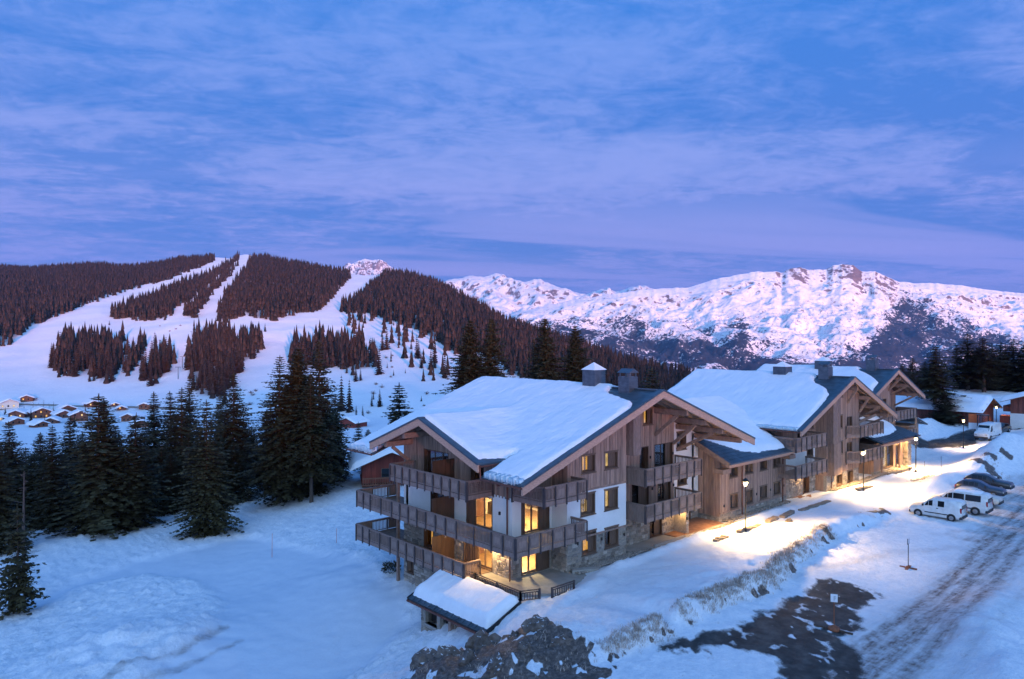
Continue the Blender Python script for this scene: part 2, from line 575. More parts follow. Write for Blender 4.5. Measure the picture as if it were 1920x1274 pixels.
def stone_mat():
    m, t, b = mat('field_stone')
    g = N(t, 'ShaderNodeNewGeometry')
    r = ramp(t, [(0.0, (0.17, 0.145, 0.125)), (0.25, (0.30, 0.25, 0.205)), (0.5, (0.38, 0.33, 0.28)), (0.75, (0.24, 0.215, 0.20)), (0.92, (0.46, 0.40, 0.35)), (1.0, (0.55, 0.49, 0.43))],
             g.outputs['Random Per Island'])
    v = objco(t)
    n = noise(t, 9, 6, 0.65, v)
    k = ramp(t, [(0.3, (0.7, 0.7, 0.7)), (0.7, (1.15, 1.12, 1.08))], n)
    link(t, mixc(t, 1.0, r.outputs[0], k.outputs[0], 'MULTIPLY'), b.inputs['Base Color'])
    b.inputs['Roughness'].default_value = 0.85
    bump(t, b, noise(t, 22, 5, 0.7, v), 0.5, 0.03)
    return m
M['stone'] = stone_mat()

def rock_mat():
    m, t, b = mat('grey_rock')
    v = objco(t)
    n = noise(t, 1.6, 8, 0.65, v)
    r = ramp(t, [(0.25, (0.06, 0.048, 0.042)), (0.5, (0.17, 0.135, 0.115)), (0.75, (0.30, 0.25, 0.22))], n)
    g = N(t, 'ShaderNodeNewGeometry'); sp = N(t, 'ShaderNodeSeparateXYZ'); link(t, g.outputs['Normal'], sp.inputs[0])
    e = mth(t, 'ADD', sp.outputs[2], mth(t, 'MULTIPLY', mth(t, 'SUBTRACT', noise(t, 2.6, 6, .65, v), .5), 1.7))
    sn = ramp(t, [(.98, 0.0), (1.06, 1.0)], mth(t, 'MULTIPLY', e, 1.0))
    link(t, mixc(t, sn.outputs[0], r.outputs[0], (.80, .82, .86)), b.inputs['Base Color'])
    b.inputs['Roughness'].default_value = 0.9
    bump(t, b, noise(t, 5, 8, 0.7, v), 1.0, 0.2)
    return m
M['rock'] = rock_mat()

def needle_mat(name, dark, light):
    m, t, b = mat(name)
    g = N(t, 'ShaderNodeNewGeometry')
    oi = N(t, 'ShaderNodeObjectInfo')
    k = mth(t, 'ADD', mth(t, 'MULTIPLY', g.outputs['Random Per Island'], 0.7), mth(t, 'MULTIPLY', oi.outputs['Random'], 0.3))
    r = ramp(t, [(0.0, dark), (0.75, light), (1.0, tuple(x * 1.45 for x in light))], k)
    link(t, r.outputs[0], b.inputs['Base Color'])
    b.inputs['Roughness'].default_value = 0.75
    b.inputs['Specular IOR Level'].default_value = 0.2
    return m
M['needle'] = needle_mat('spruce_needles', (0.024, 0.023, 0.011), (0.062, 0.054, 0.026))
M['hillneedle'] = needle_mat('hill_spruce_needles', (0.012, 0.010, 0.008), (0.046, 0.029, 0.022))
M['twig'] = plain('bare_twigs', (0.14, 0.11, 0.10), 0.9, var=0.3, scale=4, island=0.3, bmp=0)
M['drygrass'] = plain('dry_grass', (0.46, 0.37, 0.31), 0.9, var=0.3, scale=2, island=0.4, bmp=0)
# ------------------------------------------------------------------ the ground around the chalets
_cp = np.array([
 # car park
 (25,20,0),(33,16,0),(41,9.5,0),(45,22,0),(55,19,0),(72,16,0),(72,23,0),(80,19,0),(90,14,0),(28,8,0),(40,0,0),(60,0,0),(100,0,0),(0,0,0),
 (0,-40,0),(60,-40,0),(120,-40,0),(-30,-40,0),(-30,0,-1),(130,10,.5),(60,10,0),
 # snow field and path
 (34,29,.25),(39,28,.5),(45,29,.4),(54,31,.3),(66,31,.3),(78,31.5,.3),(94,31.7,.3),(119,34,.4),(146,36,.5),(170,38,1.5),
 (45,27,.55),(58,28.5,.5),(70,28.5,.5),(85,28,.6),(105,30,.4),
 # foot of the walls
 (38,33.3,.1),(43,33.3,.15),(50,33.3,.25),(56,33.8,.1),(67,33.6,.2),(80,32.6,.35),(95,34,.4),(105,38,.5),
 # terrace and the hut below it
 (31,34,-.35),(35,34.5,-.35),(31.5,37,-.35),(33.5,32.2,-.15),(30.3,33.2,-.4),(27,41,-4.1),(26.8,36,-3.1),(27.2,32.4,-1.6),(28.2,30.5,-.6),(25.5,30,-.9),(24.5,27,-.5),
 (22.9,33,-1.9),(20.6,33.0,-3.3),(22.4,29.5,-1.5),(19,36,-4.6),(30.5,41.5,-3.4),(29,43.5,-4.0),
 (31.0,49,-3.4),(31.0,45,-3.4),(33,54,-3.7),(45,45,-2),(40,40,-1.5),(55,45,-1),
 # the lower ground on the valley side
 (9,68.5,-5),(17,88,-5),(22,85,-5),(28.6,83.4,-5),(44,91.5,-3.6),(16,46,-4.8),(6.3,54.8,-5),(25,60.6,-4.9),(23.4,40,-4.8),(50,78,-2.2),
 (45,79,-2.4),(36,60,-4.1),(40,70,-3.4),(10,32,-4.4),(9,22,-2.6),(17,22,-.7),(14,13,-.1),(5,14,-.6),(-20,30,-4),
 (15,110,-8),(40,120,-7.5),(0,140,-12),(60,130,-8),(80,110,-5),(100,95,-3),(0,100,-7),(-20,60,-6),(-30,100,-8),(-30,160,-14),
 (70,70,-2),(100,60,0),(130,60,1),(160,60,2),(200,60,4),(200,100,1),(150,110,-4),(120,140,-10),(225,30,2.5),(200,0,1.5),(230,120,-6),
 (60,200,-20),(0,200,-20),(150,200,-16),(230,200,-14),(132,40,1.4),(140,37.5,1.4),(146,32.5,1.4),(230,-40,1)], float)

def _fit():
    P = _cp[:, :2]
    A = np.sqrt(((P[:, None] - P[None]) ** 2).sum(-1) + 0.6)
    n = len(P)
    K = np.zeros((n + 1, n + 1)); K[:n, :n] = A - np.eye(n) * 0.15; K[:n, n] = 1; K[n, :n] = 1
    return np.linalg.solve(K, np.append(_cp[:, 2], 0))
_w = _fit()

BANK = [(27.6, 24.6), (30.3, 24.0), (38.4, 24.2), (43.2, 23.8), (51.2, 25.5), (58.6, 26.4), (71.4, 25.7)]
_bx = np.array([p[0] for p in BANK]); _by = np.array([p[1] for p in BANK])

def bank_y(x):
    return np.interp(x, _bx, _by) + 0.25 * pnoise(np.asarray(x) * 0.45, np.asarray(x) * 0 + 3.3)

def zg(x, y, fine=False):
    x = np.asarray(x, float); y = np.asarray(y, float)
    sh = x.shape
    X = x.ravel(); Y = y.ravel()
    z = np.full(X.shape, _w[-1])
    for (px, py, _), w in zip(_cp, _w[:-1]):
        z = z + w * np.sqrt((X - px) ** 2 + (Y - py) ** 2 + 0.6)
    # bank between the car park and the field: steep face to the car park, long back
    dy = Y - bank_y(X)
    tap = sstep(27, 30, X) * (1 - sstep(60, 74, X)) * (0.75 + 0.35 * pnoise(X * 0.35, X * 0 + 8.1))
    # a gap where the snow runs down between the two bank ends
    tap = tap * (1 - 0.75 * np.exp(-((X - 33.4) / 0.8) ** 2))
    z = z + 1.15 * (1 + .35 * pnoise(X * 1.1, Y * 1.1 + 4)) * tap * np.where(dy > 0, np.exp(-np.maximum(dy, 0) / 3.2), sstep(-0.95, 0.0, dy))
    def heap(cx, cy, sx, sy, h, a=0.0):
        ca, sa = math.cos(a), math.sin(a)
        u = (X - cx) * ca + (Y - cy) * sa; v = -(X - cx) * sa + (Y - cy) * ca
        n = 1 + 0.45 * pnoise(X * 0.32 + cx, Y * 0.32) + 0.25 * pnoise(X * 0.9, Y * 0.9 + cy)
        return h * np.exp(-((u / sx) ** 2 + (v / sy) ** 2)) * n
    z = z + heap(97, 26.2, 9, 2.6, 1.9, .05) + heap(109, 26.5, 7, 3.4, 2.3, .1) + heap(119, 26.0, 8, 3.0, 2.4) + heap(84, 26.6, 6, 1.6, 0.8, -.05)
    z = z + heap(117, 41, 9, 2.2, 1.7, .25) + heap(131, 43.0, 6, 2.4, 1.7, .2) + heap(150, 41, 8, 2.5, 2.0) + heap(164, 40, 8, 3, 2.0)
    z = z + heap(106, 37.5, 5, 1.4, 1.0, .3)
    z = z + heap(48, 32.6, 6.5, .55, 0.42, .02) + heap(60, 32.8, 5.5, .55, 0.40, .02) + heap(75, 32.5, 5, .6, 0.45) + heap(87, 32.4, 5, .5, 0.35)
    z = z + heap(12.8, 53.0, 6.6, 4.4, 1.5, .45) + heap(34, 58, 7, 5, .8, .9) + heap(27.2, 27.6, 2.1, 2.0, 0.9) + heap(24.4, 27.5, 1.2, 1.2, .6)
    z = z + heap(34.0, 31.3, 3.0, .7, .40, .15) + heap(39.5, 32.4, 3.0, .6, .35)
    z = z + heap(45.5, 12.2, 3.2, 2.0, .95, .35) + heap(41.0, 10.0, 3.4, 1.9, 1.05, .3) + heap(36.5, 7.0, 4, 2.4, .9) + heap(51, 12.8, 3.5, 1.5, .6, .2)
    if fine:
        rough = 0.055 * fbm(X * 0.85, Y * 0.85, 4, 0.6) + 0.10 * fbm(X * 0.17, Y * 0.17, 3)
        z = z + rough
    return z.reshape(sh)

def px_poly(P, z):
    return [tuple(onZ(x, y, z)[:2]) for x, y in P]

DIRT = [(772,1226,-2.0),(792,1204,-1.8),(840,1192,-1.4),(900,1182,-.9),(975,1180,-.5),(1030,1192,-.3),(1075,1207,-.2),(1110,1232,-.2),(1130,1258,-.2),(1130,1310,-.2),(900,1320,-.8),(640,1330,-2.2),(650,1268,-2.4),(690,1246,-2.4),(735,1252,-2.2),(762,1262,-2.0)]
def make_ground():
    def axis(a, b, f0, f1, step, grow=1.06):
        fine = list(np.arange(f0, f1, step))
        up = []; s = step; v = fine[-1]
        while v < b:
            s *= grow; v += s; up.append(v)
        dn = []; s = step; v = fine[0]
        while v > a:
            s *= 1.12; v -= s; dn.append(v)
        return np.array(dn[::-1] + fine + up)
    xs = axis(-45, 235, 6, 62, 0.27, 1.035)
    ys = axis(-60, 205, 6, 72, 0.27, 1.05)
    X, Y = np.meshgrid(xs, ys, indexing='ij')
    Z = zg(X, Y, True)
    nx, ny = X.shape
    # masks -----------------------------------------------------------
    nz = fbm(X * .55, Y * .55, 4, .6); nz2 = fbm(X * 1.7 + 5, Y * 1.7, 3, .6)
    asp = px_poly([(1540,1086),(1590,1093),(1650,1113),(1632,1132),(1606,1150),(1618,1182),(1572,1196),(1622,1229),(1610,1290),(1455,1290),(1455,1240),(1419,1229),(1340,1219),(1314,1215),(1327,1237),(1236,1224),(1240,1212),(1311,1197),(1379,1183),(1446,1145),(1500,1113)], 0.0)
    A = poly_sd(X, Y, asp)
    a_as = sstep(-0.9, 0.9, A + nz * 0.6 + nz2 * .15)
    isl = np.zeros_like(X)
    for (ix, iy, r) in ((1500,1158,.45),(1545,1172,.8),(1550,1185,.5),(1490,1196,.55),(1520,1236,.5),(1554,1240,.55),(1600,1190,.5),(1590,1165,.7)):
        p = onZ(ix, iy, 0); isl = np.maximum(isl, .9 * (1 - sstep(r * .2, r * 1.5, np.hypot(X - p[0], Y - p[1]) + nz * .5 + nz2 * .2)))
    a_as = a_as * (1 - isl * sstep(-.10, .22, nz2 + .5 * nz))
    a_as = a_as * (1 - .55 * sstep(.18, .42, fbm(X * .8 + 2, Y * .8 + 6, 4, .6)))
    p1 = px_poly([(1540,1330),(1600,1245),(1690,1180),(1770,1115),(1835,1050),(1880,1000),(1915,965),(1990,900)], 0)
    p2 = px_poly([(1600,1330),(1660,1268),(1750,1195),(1810,1135),(1850,1080),(1890,1030),(1930,990),(2010,930)], 0)
    p3 = px_poly([(1700,1330),(1790,1240),(1850,1170),(1900,1100),(1960,1030)], 0)
    p4 = px_poly([(1480,1085),(1580,1060),(1680,1040),(1800,1030),(1860,1010)], 0)
    def ruts(P, gauge=.85, w=.42, k=1.0):
        d = line_d(X, Y, P) + nz * .22
        return k * np.maximum(np.exp(-((d - gauge) / w) ** 2), .45 * np.exp(-(d / 1.7) ** 2))
    tr = np.maximum(ruts(p1, .5, .62, 1.15), ruts(p2, .55, .6, 1.1))
    tr = np.maximum(tr, ruts(px_poly([(1560,1330),(1650,1225),(1740,1150),(1810,1080),(1870,1005),(1925,955)], 0), .8, .25, .55))
    tr = np.maximum(tr, ruts(px_poly([(1640,1330),(1720,1240),(1800,1165),(1850,1110),(1900,1050),(1960,1000)], 0), .7, .25, .5))
    tr = np.maximum(tr, ruts(p3, .7, .3, .4))
    tr = np.maximum(tr, 0.30 * (1 - sstep(.05, .8, line_d(X, Y, p4) + nz * .6)))
    wet = px_poly([(1800,1010),(1860,985),(1850,962),(1885,948),(1895,925),(1985,860),(2060,900),(1990,960),(1925,1010),(1880,1030)], 0)  # brown wet road; the orange lamp glow on it is put into the colour
    tr = np.maximum(tr, .9 * sstep(-1.8, 1.2, poly_sd(X, Y, wet) + nz * 1.6))
    # the cleared road in the distance and the pavement round the terrace
    road = px_poly([(1700,850),(1760,843),(1830,838),(1850,826),(1920,815),(2000,806),(2000,799),(1920,804),(1860,811),(1800,822),(1740,832),(1705,840)], 0.3)
    rd = sstep(-1.0, 1.2, poly_sd(X, Y, road) + nz * 1.0)
    a_as = np.maximum(a_as, 0.9 * rd)
    pav = px_poly([(985,1118),(1040,1108),(1092,1083),(1095,1068),(1060,1060),(960,1080),(905,1075)], -0.1)
    a_as = np.maximum(a_as, sstep(-0.15, 0.25, poly_sd(X, Y, pav) + nz * .25))
    dirt = [tuple(onZ(*q)[:2]) for q in DIRT]
    dm = sstep(-0.35, 0.35, poly_sd(X, Y, dirt) + nz * .8 + nz2 * .25)
    pk = fbm(X * .62 + 9, Y * .62, 4, .62)
    dm = dm * (1 - .95 * sstep(.24, .44, pk))
    dyb = Y - bank_y(X)
    face = np.exp(-((dyb + .45) / .42) ** 2) * sstep(27.5, 29, X) * (1 - sstep(55, 64, X)) * (1 - np.exp(-((X - 33.4) / .9) ** 2))
    dm = np.maximum(dm, np.exp(-((dyb + .75) / .3) ** 2) * (face > .02) * sstep(.05, .5, nz + .35 * nz2 + .02))
    for (ix, iy, r) in ((1640,965,.8),(1655,960,.7),(1560,1008,.35),(1535,1016,.3),(1722,905,1.3),(1738,900,1.0),(1845,893,1.6),(1860,885,1.2),(1870,900,1.0),(1890,880,1.0)):
        p = onZ(ix, iy, .5); dm = np.maximum(dm, (1 - sstep(r * .4, r * 1.2, np.hypot(X - p[0], Y - p[1]) + nz * .9)) * .95)
    sm = px_poly([(40,1128),(140,1085),(250,1048),(420,1012),(480,1012),(560,1035),(640,1060),(690,1090),(760,1150),(770,1190),(690,1245),(560,1300),(240,1300),(330,1235),(400,1190),(415,1120),(370,1085),(280,1072),(160,1090),(60,1140)], -4.9)
    smo = sstep(-.9, .9, poly_sd(X, Y, sm) + nz * .5)
    fld = sstep(24.6, 26, Y) * (1 - sstep(36, 40, Y)) * sstep(29, 33, X) * (1 - sstep(88, 95, X))
    smo = np.maximum(smo, .55 * fld)
    pthm = sstep(28.4, 30.2, Y) * (1 - sstep(31.8, 32.4, Y)) * sstep(36, 42, X)
    smo = np.maximum(smo, pthm * .8)
    t5 = px_poly([(120,1330),(230,1272),(340,1235),(420,1180)], -4.9); t6 = px_poly([(190,1330),(280,1278),(370,1240),(450,1200)], -4.9)
    tr = np.maximum(tr, .75 * (1 - sstep(.05, .45, line_d(X, Y, t5) + nz * .35)))
    tr = np.maximum(tr, .65 * (1 - sstep(.05, .4, line_d(X, Y, t6) + nz * .35)))
    left = sstep(0, 5, np.maximum(33 - X, Y - 44)) * sstep(36, 40, Y)
    Z = Z - .38 * smo * left
    # lumps of trodden snow away from the groomed strips, ruts in the tracks
    lump = (.8 * np.abs(pnoise(X * 1.9 + 3, Y * 1.5)) + .6 * np.abs(pnoise(X * 3.1, Y * 2.6 + 7)))
    lot = sstep(20, 24, X) * (1 - sstep(21, 25, Y))
    Z = Z + ((0.36 + .16 * sstep(0, 6, np.maximum(30 - X, Y - 42))) * (1 - smo) * (1 - lot * .82) + 0.03) * (lump - .3) - 0.05 * tr - 0.05 * a_as
    Z = Z + dm * (0.40 * ridged(X * .5, Y * .5, 4, .5) - .15) * sstep(24, 26, Y)
    pth = poly_sd(X, Y, pav)
    V = np.stack([X, Y, Z], -1).reshape(-1, 3)
    i = np.arange(nx - 1)[:, None]; j = np.arange(ny - 1)[None]
    a = (i * ny + j).ravel()
    F = np.stack([a, a + ny, a + ny + 1, a + 1], -1)
    m, t, b = mat('snow_ground_cover')
    v = objco(t)
    def at(n):
        q = N(t, 'ShaderNodeAttribute'); q.attribute_name = n
        return q.outputs['Fac']
    n1 = noise(t, 0.9, 6, 0.6, v); n2 = noise(t, 5.0, 6, 0.65, v); n3 = noise(t, 2.2, 8, 0.7, v); n4 = noise(t, 14, 4, .7, v)
    snow = ramp(t, [(0.36, (0.66, 0.71, 0.77)), (0.58, (0.88, 0.89, 0.91))], mth(t, 'ADD', mth(t, 'MULTIPLY', n3, .7), mth(t, 'MULTIPLY', n1, .3)))  # crust and powder mottle; also puts shading of the lumps into the colour
    spk = ramp(t, [(0.56, (1, 1, 1)), (0.66, (0.62, 0.58, 0.56)), (.76, (.35, .31, .29))], mth(t, 'ADD', mth(t, 'MULTIPLY', n3, .6), mth(t, 'MULTIPLY', n4, .4)))
    snowc = mixc(t, mth(t, 'MULTIPLY', at('grit'), 1.0), snow.outputs[0], spk.outputs[0], 'MULTIPLY')
    icy = mixc(t, mth(t, 'MULTIPLY', at('smooth'), 0.85), snowc, (0.60, 0.655, 0.73))
    def thr(a, amp=0.55, lo=0.42, hi=0.58, nn=None):
        e = mth(t, 'ADD', a, mth(t, 'MULTIPLY', mth(t, 'SUBTRACT', nn or n3, 0.5), amp))
        return ramp(t, [(lo, 0.0), (hi, 1.0)], e).outputs[0]
    trc = ramp(t, [(0.3, (0.085, 0.06, 0.05)), (0.7, (0.24, 0.19, 0.165))], n2)
    streak = noise(t, 1.0, 6, .7, objco(t, (.35, 2.6, 1)))
    brk = ramp(t, [(.36, .15), (.62, 1.0)], mth(t, 'ADD', mth(t, 'MULTIPLY', n3, .5), mth(t, 'MULTIPLY', streak, .5)))
    c1 = mixc(t, mth(t, 'MULTIPLY', mth(t, 'MULTIPLY', at('track'), brk.outputs[0]), 1.05, None, True), icy, trc.outputs[0])
    asc = ramp(t, [(0.3, (0.026, 0.025, 0.027)), (0.5, (0.065, 0.062, 0.060)), (0.72, (0.15, 0.14, 0.13))], mth(t, 'ADD', mth(t, 'MULTIPLY', n1, .6), mth(t, 'MULTIPLY', n3, .4)))
    fa = thr(at('asphalt'), 1.25, .36, .66, mth(t, 'ADD', mth(t, 'MULTIPLY', n3, .55), mth(t, 'MULTIPLY', n4, .45)))
    c2 = mixc(t, fa, c1, asc.outputs[0])
    dc = ramp(t, [(0.25, (0.035, 0.027, 0.023)), (0.5, (0.115, 0.088, 0.075)), (0.75, (0.30, 0.245, 0.21))], n2)
    fd = thr(at('dirt'), 0.9, .44, .58)
    c3 = mixc(t, fd, c2, dc.outputs[0])
    link(t, c3, b.inputs['Base Color'])
    rg = mixc(t, fa, (0.6, 0.6, 0.6), (0.62, 0.62, 0.62))
    link(t, rg, b.inputs['Roughness'])
    link(t, mth(t, 'SUBTRACT', .32, mth(t, 'MULTIPLY', fa, .24)), b.inputs['Specular IOR Level'])
    hh = mth(t, 'ADD', mth(t, 'MULTIPLY', n2, 0.55), mth(t, 'MULTIPLY', n4, 0.22))
    hh = mth(t, 'ADD', hh, mth(t, 'MULTIPLY', n3, 0.5))
    bp = N(t, 'ShaderNodeBump'); bp.inputs['Distance'].default_value = 0.24
    link(t, mth(t, 'SUBTRACT', 0.75, mth(t, 'MULTIPLY', at('smooth'), 0.55)), bp.inputs['Strength'])
    link(t, hh, bp.inputs['Height']); link(t, bp.outputs[0], b.inputs['Normal'])
    me = np_mesh('snow_ground', V, F, m, True)
    for nme, ar in (('asphalt', a_as), ('track', tr), ('dirt', dm), ('smooth', smo), ('grit', np.clip(lot * 1.0 + .45 * face + .2, 0, 1))):
        set_attr(me, nme, ar)
    o = put('snow_ground', me)
    tag(o, kind='structure')
    return o
make_ground()

# ------------------------------------------------------------------ the valley and the wooded hill with its ski runs
_cx = [-450, -250, 0, 55, 130, 190, 228, 262, 300, 335, 372, 405, 432, 446, 462, 520, 600, 650, 690, 720, 760, 800, 850, 900, 950, 1000, 1050, 1100, 1150, 1200, 1250, 1300, 1400, 1700]
_cy = [530, 520, 505, 508, 502, 500, 505, 502, 498, 489, 488, 483, 485, 480, 477, 491, 506, 514, 517, 514, 516, 527, 549, 578, 606, 626, 644, 660, 676, 690, 702, 712, 728, 770]
_cD = [1750, 1750, 1720, 1715, 1710, 1702, 1700, 1695, 1690, 1682, 1675, 1668, 1655, 1648, 1640, 1560, 1470, 1430, 1400, 1380, 1330, 1270, 1190, 1100, 1020, 950, 900, 850, 800, 760, 720, 690, 660, 640]
_dx = [-450, 0, 350, 600, 800, 1000, 1200, 1700]
_dD = [430, 430, 430, 420, 400, 370, 340, 320]
def hill_crest(x): return np.interp(x, _cx, _cD)
def hill_base(x): return np.interp(x, _dx, _dD)
def hill_z(x, D):
    x = np.asarray(x, float); D = np.asarray(D, float)
    zc = HC - (np.interp(x, _cx, _cy) - 637) / FP * hill_crest(x)
    D0 = hill_base(x); Dc = hill_crest(x)
    zb = np.interp(x, [-450, 800, 1300, 1700], [-28, -28, -34, -40])
    t = (D - D0) / (Dc - D0)
    up = zb + (zc - zb) * (0.93 * np.clip(t, 0, 1) + 0.07 * sstep(0, 1, t))
    over = np.where(t > 1, -(t - 1) * (Dc - D0) * 0.22 - 40 * np.maximum(t - 1, 0) ** 2, 0)
    low = np.interp(np.clip(D, 110, 430), [110, 160, 260, 430], [-13, -17, -25, -28]) + (zb + 28)
    z = np.where(D < D0, np.minimum(low, zb + 0 * D) * 0 + low * sstep(0, 1, (D0 - D) / 60.) + zb * (1 - sstep(0, 1, (D0 - D) / 60.)), up + over)
    X, Y = col(x, D)
    z = z + 3.0 * fbm(X / 130., Y / 130., 4) * sstep(0, .12, t) * (1 - sstep(.8, 1.0, t)) + 0.5 * fbm(X / 25., Y / 25., 3)
    return z
def hill_pix_y(x, D):
    return 637 - (hill_z(x, D) - HC) / D * FP

def make_hill():
    xs = np.arange(-440, 1700, 5.0)
    tt = np.concatenate([np.linspace(0, 1, 26)[:-1] - 1, np.linspace(0, 1, 130), 1 + np.linspace(0.01, .5, 14)])
    Xp, T = np.meshgrid(xs, tt, indexing='ij')
    D0 = hill_base(Xp); Dc = hill_crest(Xp)
    D = np.where(T < 0, 118 + (D0 - 118) * (T + 1), D0 + T * (Dc - D0))
    Z = hill_z(Xp, D)
    X, Y = col(Xp, D)
    V = np.stack([X, Y, Z], -1).reshape(-1, 3)
    nx, ny = X.shape
    i = np.arange(nx - 1)[:, None]; j = np.arange(ny - 1)[None]
    a = (i * ny + j).ravel()
    F = np.stack([a, a + 1, a + ny + 1, a + ny], -1)
    m, t, b = mat('hill_snow')
    v = objco(t)
    n1 = noise(t, 0.02, 8, 0.65, v); n2 = noise(t, 0.22, 8, 0.7, v); n3 = noise(t, 0.07, 6, .6, v)
    s = ramp(t, [(0.3, (0.74, 0.76, 0.80)), (0.7, (0.86, 0.87, 0.89))], n1)
    spk = ramp(t, [(0.66, 0.0), (0.74, 1.0)], n2)
    pat = ramp(t, [(0.46, 0.0), (0.60, 1.0)], n3)
    q = N(t, 'ShaderNodeAttribute'); q.attribute_name = 'scrub'
    f = mth(t, 'MULTIPLY', mth(t, 'MULTIPLY', spk.outputs[0], pat.outputs[0]), q.outputs['Fac'])
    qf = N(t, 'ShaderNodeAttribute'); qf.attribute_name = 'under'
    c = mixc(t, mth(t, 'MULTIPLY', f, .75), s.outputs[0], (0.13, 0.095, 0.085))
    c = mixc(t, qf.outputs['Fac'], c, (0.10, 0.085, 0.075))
    link(t, c, b.inputs['Base Color'])
    b.inputs['Roughness'].default_value = 0.7
    bump(t, b, mth(t, 'ADD', n2, n3), .5, 1.2)
    me = np_mesh('hill', V, F, m, True)
    px = Xp; py = 637 - (Z - HC) / D * FP
    scrub = sstep(0, .03, T) * (1 - sstep(.62, .9, T)) * sstep(400, 560, px)
    scrub = np.maximum(scrub, .4 * sstep(90, 140, px) * sstep(0, .04, T) * (1 - sstep(.3, .5, T)))
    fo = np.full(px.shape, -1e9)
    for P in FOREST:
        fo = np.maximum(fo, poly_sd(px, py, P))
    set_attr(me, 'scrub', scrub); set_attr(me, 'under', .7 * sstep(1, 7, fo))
    tag(put('hill', me), kind='structure')

# outlines of the woods as the foot of their trees runs over the slope
FOREST = [
 [(-420,470),(-420,690),(-100,668),(0,650),(22,646),(60,613),(120,588),(200,556),(300,529),(345,511),(398,492),(408,470)],
 [(210,594),(238,577),(290,557),(345,533),(400,514),(430,493),(446,485),(436,497),(412,520),(385,541),(364,560),(330,578),(310,600),(280,603),(240,599)],
 [(347,594),(352,584),(386,548),(414,525),(438,502),(446,497),(438,508),(408,540),(380,576),(364,602)],
 [(408,604),(407,595),(425,556),(456,512),(474,487),(520,484),(656,506),(656,522),(622,562),(592,586),(560,591),(540,592),(510,603),(480,600),(460,592),(430,604)],
 [(636,588),(650,576),(698,538),(716,520),(760,505),(850,540),(950,598),(1100,652),(1300,705),(1600,750),(1600,800),(1200,760),(1050,735),(960,705),(940,676),(900,664),(862,668),(822,643),(782,622),(740,607),(680,588)],
 [(98,693),(106,664),(124,646),(150,640),(228,640),(234,662),(212,713),(190,718),(164,703),(140,704),(118,702)],
 [(227,698),(250,660),(268,645),(278,654),(256,693),(236,701)],
 [(257,714),(275,694),(290,666),(318,670),(322,684),(300,717)],
 [(350,708),(354,666),(374,636),(410,630),(442,630),(492,644),(492,662),(456,684),(440,704),(420,748),(368,742)],
 [(542,676),(558,646),(600,644),(684,652),(706,692),(662,697),(612,690),(560,692)],
]
make_hill()

